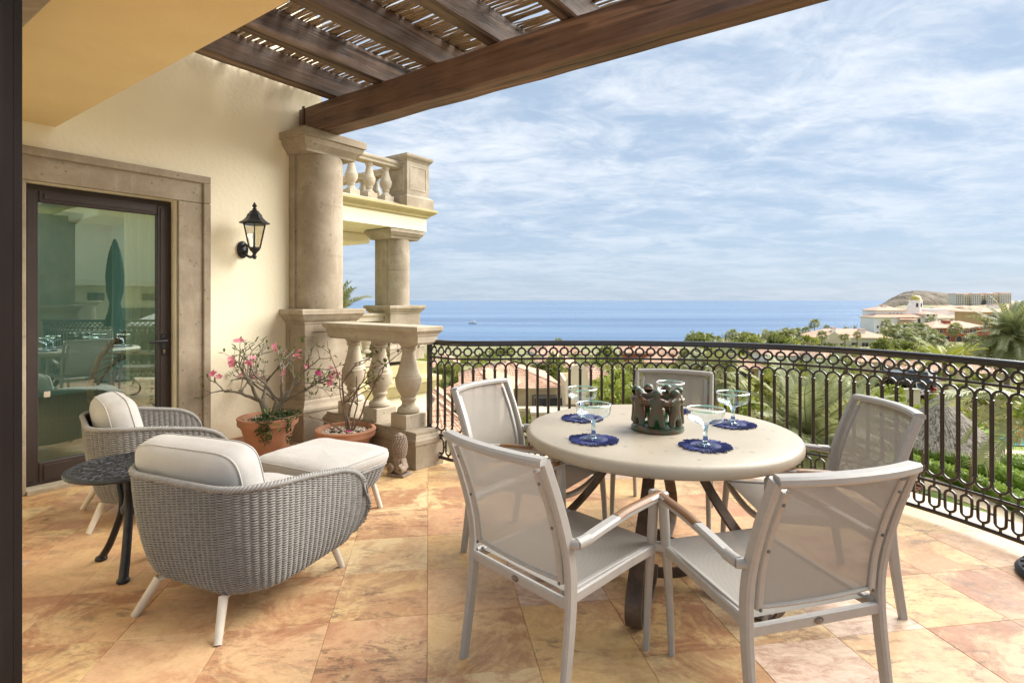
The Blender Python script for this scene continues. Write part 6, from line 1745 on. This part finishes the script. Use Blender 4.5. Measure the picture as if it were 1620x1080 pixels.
def joined_crown(seed, kind, mat_, n, L_):
    r_ = random.Random(seed); q = MB()
    base = [fan_mesh(seed+k, L_, mat_) if kind == 'fan' else frond_mesh(seed+k, L_, 22, L_*.2, (.9, 1.5, 2.0)[k], mat_, .10) for k in range(3)]
    data = [([tuple(v.co) for v in me.vertices], [tuple(p_.vertices) for p_ in me.polygons]) for me in base]
    for k in range(n):
        el = lerp(1.25, -.75, (k/n)**.9) + r_.uniform(-.12, .12); az = k*2.39996+r_.uniform(-.2, .2)
        M_ = Matrix.Rotation(az, 4, 'Z') @ Matrix.Rotation(-el, 4, 'Y') @ Matrix.Rotation(r_.uniform(-.4, .4), 4, 'X') @ Matrix.Scale(r_.uniform(.85, 1.1), 4)
        V, F = data[k % 3]; q.add([tuple(M_ @ Vector(x)) for x in V], F)
    return q.mesh('crown', mat_)
FANC = [joined_crown(100+9*k, 'fan', 'frond', 19, 2.3) for k in range(3)]
FEAC = [joined_crown(200+9*k, 'feather', 'frond', 20, 3.2) for k in range(2)]
def palm_small(name, label, u, v_top, v_base, Y, kind='fan', s_=1., group=None, mat_=None):
    b_ = at(u, v_base, Y); tp = at(u, v_top, Y); h = (tp.z-b_.z)
    o_ = thing(name, label, 'palm tree', tuple(b_), rg.uniform(0, 6), group)
    k = 1.9*s_ if kind == 'fan' else 3.0*s_
    me, top = palm_trunk(max(1.2, h-k*.55), .16 if kind == 'fan' else .2, rg.randint(0, 999))
    obj('trunk', me, o_)
    c_ = obj('crown', rg.choice(FANC if kind == 'fan' else FEAC), o_, tuple(top), rg.uniform(0, 6)); c_.scale = (s_,)*3
    return o_
def palm_big(label, x, y, z_base, z_top, L_, n, mat_, seed, lo=-.75, hi=1.25, wid=.24, nl=46, name='palm_tree', lw=.055, tilt=0):
    o_ = thing(name, label, 'palm tree', (x, y, z_base), 0)
    r_ = random.Random(seed); me, top = palm_trunk(z_top-z_base, .24, seed)
    obj('trunk', me, o_)
    ms = [frond_mesh(seed+k, L_, nl, L_*wid, d, mat_, lw) for k, d in enumerate((.7, 1.15, 1.6))]
    for k in range(n):
        el = lerp(hi, lo, (k/n)) + r_.uniform(-.12, .12); az = k*2.39996+r_.uniform(-.25, .25)
        f_ = obj('frond', ms[min(2, int(k/n*3))], o_, tuple(top))
        f_.rotation_euler = (Matrix.Rotation(az, 3, 'Z') @ Matrix.Rotation(-el, 3, 'Y') @ Matrix.Rotation(r_.uniform(-.35, .35), 3, 'X')).to_euler(); s_ = r_.uniform(.85, 1.1); f_.scale = (s_,)*3
    return o_
gz = ground_z
# the large feather palms close below the terrace
c_ = at(1278, 700, 21); palm_big('large silvery feather palm rising behind the right end of the table', c_.x, c_.y, -9, c_.z, 3.6, 40, 'frond_near', 5, -.55, 1.35, .26, 54, lw=.085)
c_ = at(1692, 655, 13.5); palm_big('large feather palm at the right edge, fronds drooping over the thatched hut', c_.x, c_.y, -9, c_.z, 2.9, 17, 'frond_near', 9, -.05, .6, .27, 52, lw=.06)
c_ = at(1592, 531, 62); palm_big('tall bushy palm at the right edge above the handrail', c_.x, c_.y, gz(c_.x, c_.y), c_.z, 4.6, 60, 'frond_near', 15, -1.0, 1.35, .24, 40, lw=.17)
c_ = at(1497, 574, 52); palm_big('yellowing palm crown just above the handrail on the right', c_.x, c_.y, gz(c_.x, c_.y), c_.z, 3.1, 20, 'frond_yellow', 25, .05, .95, .24, 34, lw=.13)
c_ = at(1345, 660, 27); palm_big('olive green palm right of the large silvery palm', c_.x, c_.y, -9, c_.z, 2.6, 22, 'frond_near', 35, -.5, 1.1, .26)
c_ = at(549, 487, 24); palm_big('palm crown showing in the gap between the stone columns', c_.x-.3, c_.y, -11, c_.z-.5, 1.9, 24, 'frond', 45, -.3, 1.45, .3, 40)
# shaggy palm trunk right of the back chair
o_ = palm_small('palm_tree', 'fan palm with a shaggy straw skirt right of the back dining chair', 1127, 572, 690, 40, 'fan', 1.15)
q = MB(); r2 = random.Random(3)
hz = at(1127, 572, 40).z - at(1127, 690, 40).z
for k in range(420):
    z = r2.uniform(hz*.22, hz-1.2); a = r2.uniform(0, 6.28); r_ = .26+.22*(z/hz); d = Vector((math.cos(a), math.sin(a), 0)); s_ = Vector((-d.y, d.x, 0))*.06
    p_ = d*r_*.5+Vector((0, 0, z)); e_ = d*r_*r2.uniform(1, 1.35)+Vector((0, 0, z-r2.uniform(.5, .9)))
    q.add([p_-s_, p_+s_, e_+s_*.6, e_-s_*.6], [(0, 1, 2, 3)])
tag(q.build('dead_frond_skirt', 'thatch_skirt', o_), kind='stuff')

# fan palms along the shore and round the hotels
shore = [(1122, 531, 560, 190, 'fan', 1.3, 'left end of the shore row, over the handrail'), (1177, 529, 556, 200, 'fan', 1.2, 'second from the left in the shore row'), (1205, 530, 556, 220, 'feather', .9, 'broad and pale in the shore row'),
 (1222, 526, 552, 215, 'fan', 1.0, 'between two broad crowns in the shore row'), (1240, 524, 556, 235, 'feather', 1.0, 'broad crown in the middle of the shore row'), (1258, 523, 552, 240, 'fan', 1.0, 'slim, middle of the shore row'), (1275, 520, 548, 245, 'fan', 1.1, 'rising left of the cream villa'),
 (1288, 508, 548, 230, 'fan', 1.2, 'tallest against the sea, left of the cream villa'), (1268, 532, 556, 180, 'feather', .7, 'low, in front of the shore row'), (1252, 538, 560, 165, 'feather', .6, 'low clump in front of the shore row'), (1308, 516, 530, 290, 'fan', .9, 'behind the roof of the cream villa'),
 (1337, 530, 556, 190, 'fan', .9, 'in front of the cream villa loggia'), (1356, 527, 556, 196, 'fan', .75, 'in front of the cream villa roof'), (1300, 527, 560, 180, 'fan', .9, 'before the left arches of the cream villa')]
for u, vt, vb, Y, kd, s_, w_ in shore: palm_small('palm_tree', 'palm ' + w_, u, vt, vb, Y, kd, s_, 'palms along the shore')
hot = [(1401, 508, 535, 240, 1.0, 'alone against the left end of the white hotel wall'), (1417, 516, 552, 225, 1.15, 'before the white hotel, left of its balcony'), (1437, 515, 553, 220, 1.1, 'before the white hotel arches'), (1453, 514, 556, 210, 1.1, 'before the mission gable of the white hotel'),
 (1463, 515, 552, 222, .9, 'just right of the mission gable'), (1472, 504, 530, 262, 1.0, 'tall, under the domed tower'), (1511, 515, 545, 225, 1.2, 'before the red hotel wing'), (1442, 530, 560, 185, 1.0, 'low before the white hotel'), (1484, 533, 560, 180, 1.2, 'before the left end of the red hotel wing'), (1537, 532, 560, 190, 1.1, 'before the right end of the red hotel wing'), (1424, 540, 562, 180, .9, 'low, left of the white hotel arches'), (1476, 522, 552, 215, .8, 'slim at the left corner of the red wing')]
for u, vt, vb, Y, s_, w_ in hot: palm_small('palm_tree', 'fan palm ' + w_, u, vt, vb, Y, 'fan', s_*1.25, 'palms round the hotels')
far_g = 'palms behind the cream villa'
for u, vt, vb, Y, s_, w_ in ((1338, 515, 528, 320, 1.0, 'left'), (1352, 514, 528, 322, 1.0, 'middle'), (1372, 515, 530, 318, 1.2, 'right')):
    palm_small('palm_tree', 'dark palm behind the cream villa, %s of the three by the sea' % w_, u, vt, vb, Y, 'feather', s_, far_g)
for k in range(26):
    u = rg.uniform(1104, 1302); vt = rg.uniform(523, 534)-(4 if u > 1200 else 0)
    kd = rg.choice(('fan', 'fan', 'feather')); sec = 'at the left end of' if u < 1160 else 'left of the middle of' if u < 1205 else 'right of the middle of' if u < 1255 else 'at the cream villa end of'
    palm_small('palm_tree', '%s palm %s the dense row along the shore' % ('spiky fan' if kd == 'fan' else 'drooping feather', sec), u, vt, vt+26, rg.uniform(175, 262), kd, rg.uniform(.8, 1.15), 'dense row of palms on the shore, ' + kd + ', ' + sec)
for k in range(14):
    u = rg.uniform(1400, 1478); vt = rg.uniform(519, 534)
    palm_small('palm_tree', 'fan palm in the cluster before the white hotel, %s' % ('below its left wing' if u < 1425 else 'below its balcony and gable' if u < 1455 else 'below its domed tower'), u, vt, vt+30, rg.uniform(185, 228), 'fan', rg.uniform(1.0, 1.4), 'palms before the white hotel, ' + ('left' if u < 1425 else 'middle' if u < 1455 else 'right'))
for k in range(16):
    u = rg.uniform(1100, 1300); c_ = at(u, rg.uniform(544, 552), rg.uniform(150, 215)); s_ = rg.uniform(1.5, 2.4)
    kd = rg.choice(('tree', 'scrub', 'lime')); sec = 'left' if u < 1165 else 'middle' if u < 1235 else 'right'
    tree(kd, 'shrub', '%s bush in the %s part of the thicket under the shore palms' % ({'tree': 'mid green', 'scrub': 'low olive', 'lime': 'yellow green'}[kd], sec), c_.x, c_.y, c_.z-2.2*s_, s_, 'thicket under the shore palms, ' + kd + ', ' + sec)
# mid-distance palms seen through the railing
for u, vt, vb, Y, kd, s_, w_ in ((818, 572, 610, 100, 'fan', 1.0, 'over the ridge of the largest tiled roof'), (850, 578, 606, 84, 'fan', .7, 'small spiky, right of the largest tiled roof'), (905, 556, 600, 98, 'feather', .8, 'behind the mission gable'), (925, 566, 612, 82, 'feather', .75, 'right of the mission gable'), (1090, 560, 600, 96, 'fan', 1.1, 'by the right end of the orange villa'), (1105, 566, 610, 78, 'fan', 1.0, 'left of the shaggy trunk'), (1150, 556, 600, 92, 'fan', 1.1, 'behind the garage roof'), (1310, 560, 610, 66, 'feather', .8, 'upright young, before the white houses'), (965, 590, 640, 58, 'feather', .55, 'dark, left of the back dining chair'), (760, 582, 604, 110, 'fan', .8, 'left of the largest tiled roof'), (1460, 590, 620, 60, 'feather', .5, 'small, left of the thatched hut tip')):
    palm_small('palm_tree', 'palm ' + w_, u, vt, vb, Y, kd, s_, 'palms between the houses')
# trees and shrubs: (kind, u, v of crown middle, Y, scale, where)
TL = [('lime', 1170, 618, 60, 1.3, 'yellow green tree before the dark garage door'), ('lime', 1190, 648, 40, 1.1, 'yellow flowering shrub under the garage'), ('lime', 985, 615, 52, 2.0, 'bright bushy tree left of the back dining chair'), ('lime', 948, 622, 50, 1.2, 'round shrub by the small tiled roof'),
 ('lime', 1060, 600, 78, 1.6, 'round lime tree over the back dining chair'), ('lime', 1035, 602, 80, 1.2, 'small lime tree over the back dining chair'), ('tree', 1010, 596, 88, 1.3, 'dark green tree left of the orange villa wing'), ('tree', 1090, 606, 70, 1.2, 'flowering tree right of the back dining chair'),
 ('lime', 740, 588, 120, 2.6, 'broad lime tree above the cream house roof'), ('tree', 770, 582, 130, 2.2, 'rounded tree by the sea left of the largest roof'), ('tree', 790, 576, 150, 2.2, 'tree on the skyline over the largest roof'), ('lime', 812, 570, 165, 1.9, 'pale tree on the skyline right of centre of the largest roof'), ('tree', 715, 615, 70, 2.0, 'bushy tree between the two windowed house and the cream roof'), ('lime', 700, 608, 84, 1.4, 'yellow green bush below the two windowed house'),
 ('tree', 876, 596, 84, 1.6, 'tree behind the right end of the largest roof'), ('lime', 938, 585, 100, 2.0, 'lime tree behind the mission gable house'), ('tree', 962, 578, 110, 1.8, 'tree left of the orange villa'), ('lime', 955, 566, 150, 1.6, 'pale tree by the shore left of the orange villa'), ('tree', 885, 553, 190, 1.6, 'tree above the faded shore roof'),
 ('lime', 1210, 562, 130, 2.2, 'yellow green tree left of the white doorways'), ('tree', 1190, 560, 140, 2.2, 'tree behind the garage'), ('lime', 1225, 598, 84, 1.4, 'bright tree below the white doorways'), ('tree', 1275, 590, 92, 1.5, 'tree in front of the white doorways'), ('lime', 1358, 575, 100, 1.8, 'bright lime tree between the white and cream houses'), ('lime', 1345, 592, 84, 1.2, 'small bright tree before the long faded roof'), ('tree', 1325, 592, 80, 1.3, 'tree before the long faded roof'),
 ('scrub', 1385, 610, 60, 1.6, 'olive scrub left of the parked cars'), ('scrub', 1360, 622, 54, 1.5, 'olive scrub before the parked cars'), ('lime', 1412, 640, 46, 1.5, 'bright shrub left of the thatched hut'), ('lime', 1392, 664, 38, 1.2, 'bright shrub behind the right dining chair'), ('scrub', 1430, 590, 78, 1.8, 'yellow scrub above the parked cars'), ('lime', 1450, 572, 96, 1.6, 'yellow bush under the handrail right of the cream house'), ('lime', 1500, 606, 66, 1.2, 'lime bush right of the hut tip'), ('scrub', 1530, 578, 84, 2.0, 'yellow scrub under the yellowing palm'), ('lime', 1545, 610, 60, 1.2, 'lime bush beside the long low house'),
 ('tree', 1440, 553, 160, 1.3, 'dark tree before the white hotel arches'), ('tree', 1412, 553, 165, 1.3, 'dark tree right of the cream villa'), ('tree', 1466, 554, 165, 1.3, 'tree between the white and red hotel wings'), ('lime', 1540, 563, 120, 1.2, 'yellowish tree before the red hotel wing'), ('lime', 1570, 556, 110, 1.9, 'straw coloured tree under the tall bushy palm'), ('tree', 1395, 556, 140, 1.6, 'tree by the right corner of the cream villa'), ('scrub', 1230, 548, 180, 2.2, 'scrub under the shore palms'), ('scrub', 1165, 549, 180, 2.4, 'scrub at the left of the shore palms'), ('scrub', 1275, 549, 170, 2.0, 'scrub right of the shore palms'),
 ('tree', 1255, 650, 30, 1.0, 'dark undergrowth behind the large silvery palm'), ('scrub', 1230, 690, 26, 1.1, 'scrub at the foot of the large silvery palm'), ('scrub', 1320, 706, 25, 1.2, 'scrub right of the large silvery palm foot'), ('lime', 1215, 655, 34, 1.0, 'yellow bush left of the large silvery palm'), ('scrub', 1560, 560, 100, 2.0, 'dry scrub under the tall bushy palm')]
for kd, u, v_, Y, s_, lab in TL:
    c_ = at(u, v_, Y); g0 = ground_z(c_.x, c_.y); hh = 1.5
    zc_ = 2.5 if kd != 'scrub' else 1.1
    tree(kd, 'tree' if kd != 'scrub' else 'shrub', lab, c_.x, c_.y, c_.z-zc_*s_, s_)
# orange blossoming shrub at the right edge
o_ = tree('lime', 'flowering_tree', 'orange blossoming tree at the right edge beside the feather palm', *tuple(at(1702, 668, 10.5)-Vector((0, 0, 1.7))), .62)
q = MB()
for k in range(240):
    v_ = rv_(rg); v_.normalize(); c_ = Vector((v_.x*1.5, v_.y*1.5, 2.5+v_.z*1.4)); d = v_.cross(rv_(rg)).normalized()*.05; s_ = v_.cross(d)
    q.add([c_-d, c_+s_, c_+d, c_-s_], [(0, 1, 2, 3)])
tag(q.build('blossoms', 'petal_orange', o_), kind='stuff')
# ground cover: nobody could count it
V = MB(); r2 = random.Random(8)
def clump(x, y, z, s_, n):
    for k in range(n):
        v_ = rv_(r2); v_.z = abs(v_.z); v_.normalize(); v_ *= s_*r2.random()**.4; c_ = Vector((x+v_.x, y+v_.y, z+v_.z*.75))
        d = (v_+rv_(r2, s_*.4)).normalized()*s_*.28*r2.uniform(.6, 1.3); e_ = d.cross(rv_(r2)).normalized()*s_*.17
        V.add([c_-d, c_+e_, c_+d, c_-e_], [(0, 1, 2, 3)])
for k in range(1500):
    y = 40*math.exp(r2.random()*2.15); x = r2.uniform(-.42, 1.0)*y
    if coast_y(x)-y < 22: continue
    u_ = 810+x/y*FPX
    sc2 = r2.uniform(.7, 1.6)*(1+y/300); zt = ground_z(x, y)+sc2*.8
    if u_ < 640 or u_ > 1680 or 475+(EYE-zt)*FPX/y < (558 if u_ < 1100 else 540): continue
    clump(x, y, ground_z(x, y)-.2, sc2, 26)
tag(V.build('ground_cover', 'leaf_olive'), kind='stuff')
V = MB()
for k in range(1300):
    y = 46*math.exp(r2.random()*1.95); x = r2.uniform(-.42, 1.0)*y
    if coast_y(x)-y < 22: continue
    u_ = 810+x/y*FPX
    sc2 = r2.uniform(.7, 1.6)*(1+y/300); zt = ground_z(x, y)+sc2*.8
    if u_ < 640 or u_ > 1680 or 475+(EYE-zt)*FPX/y < (558 if u_ < 1100 else 540): continue
    clump(x, y, ground_z(x, y)-.1, sc2, 30)
tag(V.build('low_greenery', 'leaf_lime'), kind='stuff')

# ---- garden on the right: lawn, hedges, path, pool
def sheet(name, pts, z, mat_, kind='structure'):
    return tag(MB().add([(x, y, z) for x, y in pts], [tuple(range(len(pts)))]).build(name, mat_), kind=kind)
MT['lawn'] = simple('lawn', (.15, .23, .03), (.20, .27, .04), .5, .95, bmp=.6, bscale=30, kind='pos')
MT['path'] = simple('sandy_path', (.60, .47, .32), (.50, .39, .26), .6, .95, kind='pos')
MT['pool'] = simple('pool_water', (.12, .42, .45), (.16, .48, .50), .5, .08)
gl = lambda u, v, z=-8.9: (px(u, v, z).x, px(u, v, z).y)
sheet('lawn', [gl(u, v, -8.95) for u, v in ((1380, 900), (1760, 900), (1760, 690), (1640, 690), (1560, 672), (1470, 705), (1400, 715))], -8.95, 'lawn')
sheet('garden_path', [gl(u, v, -8.90) for u, v in ((1490, 716), (1600, 728), (1720, 740), (1720, 724), (1600, 711), (1500, 704))], -8.90, 'path')
sheet('garden_bed', [gl(u, v, -8.92) for u, v in ((1400, 762), (1480, 776), (1560, 806), (1650, 850), (1650, 834), (1560, 788), (1480, 757), (1400, 745))], -8.92, 'path')
sheet('pool', [gl(u, v, -8.88) for u, v in ((1578, 690), (1660, 694), (1680, 706), (1596, 704))], -8.88, 'pool')
sheet('swimming_pool', [gl(u, v, -9.8) for u, v in ((1081, 637), (1084, 622), (1100, 637))], -8.9, 'pool')
sheet('drive', [(px(u, v, -10.2).x, px(u, v, -10.2).y) for u, v in ((1380, 632), (1520, 640), (1520, 612), (1390, 606))], -9.85, 'path')
def hedge(label, pts, w_, h):
    P_ = spline([(x, y, 0) for x, y in pts], 8); o_ = thing('hedge', label, 'hedge', (P_[0].x, P_[0].y, -8.95), 0, 'clipped hedges in the garden')
    P_ = [p_-P_[0] for p_ in P_]
    q = MB(); q.bar([p_+Vector((0, 0, h*.45)) for p_ in P_], w_*.86, h*.9, rnd=.3); q.build('core', 'hedge', o_)
    q = MB(); r_ = random.Random(len(label))
    for i in range(len(P_)-1):
        tg = (P_[i+1]-P_[i]); L_ = tg.length; tg.normalize(); sd = Vector((-tg.y, tg.x, 0))
        for k in range(int(L_*150)):
            f = r_.random(); b_ = r_.random()
            if b_ < .5: off = sd*r_.uniform(-.5, .5)*w_ + Vector((0, 0, h)); nn = Vector((0, 0, 1))
            else: sg = r_.choice((-1, 1)); off = sd*sg*w_*.5 + Vector((0, 0, r_.uniform(.02, 1)*h)); nn = sd*sg
            c_ = P_[i]+tg*(L_*f)+off+nn*r_.uniform(-.05, .07); d = (nn*.6+rv_(r_, .6)).normalized(); s_ = d.cross(rv_(r_)).normalized(); l_ = r_.uniform(.07, .13)
            q.add([c_-d*l_, c_+s_*l_*.6, c_+d*l_, c_-s_*l_*.6], [(0, 1, 2, 3)])
    tag(q.build('leaves', 'hedge', o_), kind='stuff'); return o_
hedge('lower clipped hedge nearest the terrace kerb on the right', [gl(u, v) for u, v in ((1430, 735), (1500, 757), (1560, 780), (1640, 818), (1700, 850))], .9, .75)
hedge('middle clipped hedge behind the lowest one on the right', [gl(u, v) for u, v in ((1440, 716), (1510, 733), (1580, 757), (1660, 790))], .9, .8)
hedge('low rounded hedge by the path near the pool', [gl(u, v) for u, v in ((1585, 735), (1612, 738), (1650, 742))], 1.4, .7)
hedge('upper clipped hedge at the foot of the thatched hut', [gl(u, v) for u, v in ((1400, 706), (1450, 712), (1500, 722), (1545, 736))], .8, .85)

# ---- thatched hut
hp_ = at(1487, 742, 31); hp_.z = -8.9
pa = thing('thatched_hut', 'round palapa hut with a grey thatched cone roof in the garden', 'hut', tuple(hp_), 0)
MT['thatch'] = simple('grey_thatch', (.36, .31, .255), (.23, .195, .155), 5, .95, stretch=(1, 1, .35), bmp=.9, bscale=12, bdist=.05)
za = at(1487, 626, 31).z - hp_.z; ze = at(1487, 694, 31).z - hp_.z; RR = 2.35
MB().lathe([(RR*.9, ze), (RR, ze+.02), (RR*.66, lerp(ze, za, .36)), (RR*.34, lerp(ze, za, .68)), (.14, za-.06), (.02, za)], 40).build('thatch_core', 'thatch', pa, True)
q = MB(); r_ = random.Random(5)
for k in range(3600):
    t_ = r_.random()**1.6*1.0; a = r_.uniform(0, 6.283); rad = RR*(1-t_)*1.02+.05; z = lerp(ze, za, t_)
    d = Vector((math.cos(a), math.sin(a), 0)); s_ = Vector((-d.y, d.x, 0))*r_.uniform(.02, .045); l_ = r_.uniform(.25, .5)
    p_ = d*rad + Vector((0, 0, z+.03)); e_ = d*(rad+l_*.72) + Vector((0, 0, z-l_*.68+r_.uniform(-.02, .09))) + s_*r_.uniform(-2, 2)
    q.add([p_-s_, p_+s_, e_+s_*.5, e_-s_*.5], [(0, 1, 2, 3)])
tag(q.build('thatch_straws', 'thatch', pa), kind='stuff')
for a in (.4, 1.97, 3.54, 5.1): MB().tube([(1.5*math.cos(a), 1.5*math.sin(a), -.3), (1.5*math.cos(a), 1.5*math.sin(a), ze+.3)], .08, 8).build('post', 'bark_brown', pa, True)
# red brown garden chair under the hut eave
gcp = at(1442, 715, 29.5); gcp.z = -8.9
gch = thing('garden_chair', 'rust red garden armchair beside the thatched hut', 'chair', tuple(gcp), R(30))
MT['rust_red'] = simple('rust_red_cane', (.28, .07, .035), (.20, .05, .03), 10, .7)
MB().cbox(-.32, .32, -.3, .3, .32, .46, .04).build('seat', 'rust_red', gch); MB().cbox(-.34, .34, .22, .34, .46, .95, .05).build('backrest', 'rust_red', gch)
for sx in (-1, 1):
    MB().cbox(sx*.36-.05, sx*.36+.05, -.3, .3, .46, .64, .03).build('arm', 'rust_red', gch)
    for sy in (-1, 1): MB().tube([(sx*.3, sy*.26, 0), (sx*.3, sy*.26, .33)], .03, 6).build('leg', 'rust_red', gch)

# ---- stone walls round the drive
def wall_seg(label, u0, u1, v0, v1, Y, mat_='wall_cream'):
    a_, b_2 = at(u0, v1, Y), at(u1, v1, Y); h = (v1-v0)*Y/FPX; o_ = thing('garden_wall', label, 'wall', tuple(a_), 0)
    MB().box(0, (b_2-a_).x, 0, .35, -1.5, h-.15).build('wall', mat_, o_); MB().box(-.06, (b_2-a_).x+.06, -.06, .41, h-.149, h).build('coping', 'trim', o_)
wall_seg('cream garden wall left of the thatched hut tip', 1418, 1456, 615, 634, 50); wall_seg('cream garden wall right of the thatched hut tip', 1486, 1512, 604, 640, 52); wall_seg('long pale wall above the handrail at the right edge', 1560, 1660, 559, 572, 90, 'wall_white')

# ---- parked cars
def car(name, label, x, y, z, rz, body, cat, h=1.7, L_=4.4, pickup=False):
    o_ = thing(name, label, cat, (x, y, z), rz, 'cars parked above the thatched hut'); w_ = .9
    sec = [(-L_/2, .55, .95, .80), (-L_/2+.08, .40, 1.0, .9), (-L_*.2, .38, 1.0, .92), (0, .38, 1.0, .92), (L_*.25, .38, .98, .92), (L_/2-.1, .42, .85, .88), (L_/2, .5, .78, .75)]
    G = [[(x_, -ww, lo), (x_, -ww*1.02, (lo+hi)/2), (x_, -ww*.95, hi), (x_, 0, hi+.03), (x_, ww*.95, hi), (x_, ww*1.02, (lo+hi)/2), (x_, ww, lo)] for x_, lo, hi, ww in sec]
    q = MB(); q.grid(G); q.add([G[0][i] for i in range(7)], [tuple(range(7))]); q.add([G[-1][i] for i in range(7)], [tuple(reversed(range(7)))]); q.build('body', body, o_, True, 40)
    x0, x1 = (-L_*.46, L_*.22)
    cab = [(x0, -.82, .98), (x1+.45, -.82, .98), (x1+.45, .82, .98), (x0, .82, .98), (x0+.3, -.68, h), (x1-.25, -.68, h), (x1-.25, .68, h), (x0+.3, .68, h)]
    MB().add(cab, [(0, 1, 5, 4), (1, 2, 6, 5), (2, 3, 7, 6), (3, 0, 4, 7)]).build('windows', 'window_dark', o_)
    MB().cbox(x0+.26, x1-.2, -.70, .70, h, h+.06, .02).build('roof', body, o_)
    q = MB()
    for a_, b_2 in ((0, 4), (1, 5), (2, 6), (3, 7)): q.bar([cab[a_], cab[b_2]], .09, .09)
    q.build('pillars', body, o_)
    for sx in (-L_*.3, L_*.31):
        for sy in (-.82, .82):
            q = MB(); q.lathe([(.20, -.1), (.33, -.1), (.33, .1), (.20, .1)], 18); q.xform(Matrix.Translation((sx, sy, .33)) @ Matrix.Rotation(R(90), 4, 'X')); wh = q.build('wheel', 'black_cast', o_, True, 40)
            q = MB(); q.lathe([(.19, -.11), (.19, .11)], 14); q.xform(Matrix.Translation((sx, sy, .33)) @ Matrix.Rotation(R(90), 4, 'X')); q.build('rim', 'alu', wh, True, 40)
    for sy in (-.62, .62):
        MB().cbox(L_/2-.06, L_/2+.02, sy-.16, sy+.16, .62, .76, .02).build('headlight', 'lamp_glass', o_)
        MB().cbox(-L_/2-.02, -L_/2+.05, sy-.1, sy+.1, .7, .95, .02).build('tail_light', 'tail', o_)
    return o_
MT['tail'] = simple('tail_light_red', (.35, .02, .02), None, 5, .3)
MT['car_white'] = simple('car_white', (.75, .75, .74), None, 5, .25); MT['car_black'] = simple('car_black', (.02, .022, .026), None, 5, .2); MT['car_red'] = simple('car_red', (.40, .035, .025), None, 5, .25); MT['car_grey'] = simple('car_grey', (.10, .11, .13), None, 5, .25)
for nm_, lab, u, v_, rz, bd, cat in (('parked_car', 'white parked car, its rear to the terrace, behind the garden wall', 1435, 627, R(100), 'car_white', 'car'), ('parked_car', 'black parked car at the left above the garden wall', 1414, 612, R(78), 'car_black', 'car'), ('parked_car', 'dark grey parked car behind the white one', 1446, 611, R(112), 'car_grey', 'car'), ('parked_car', 'red parked car at the right of the group', 1462, 623, R(95), 'car_red', 'car')):
    c_ = at(u, v_, 59); car(nm_, lab, c_.x, c_.y, c_.z, rz, bd, cat)
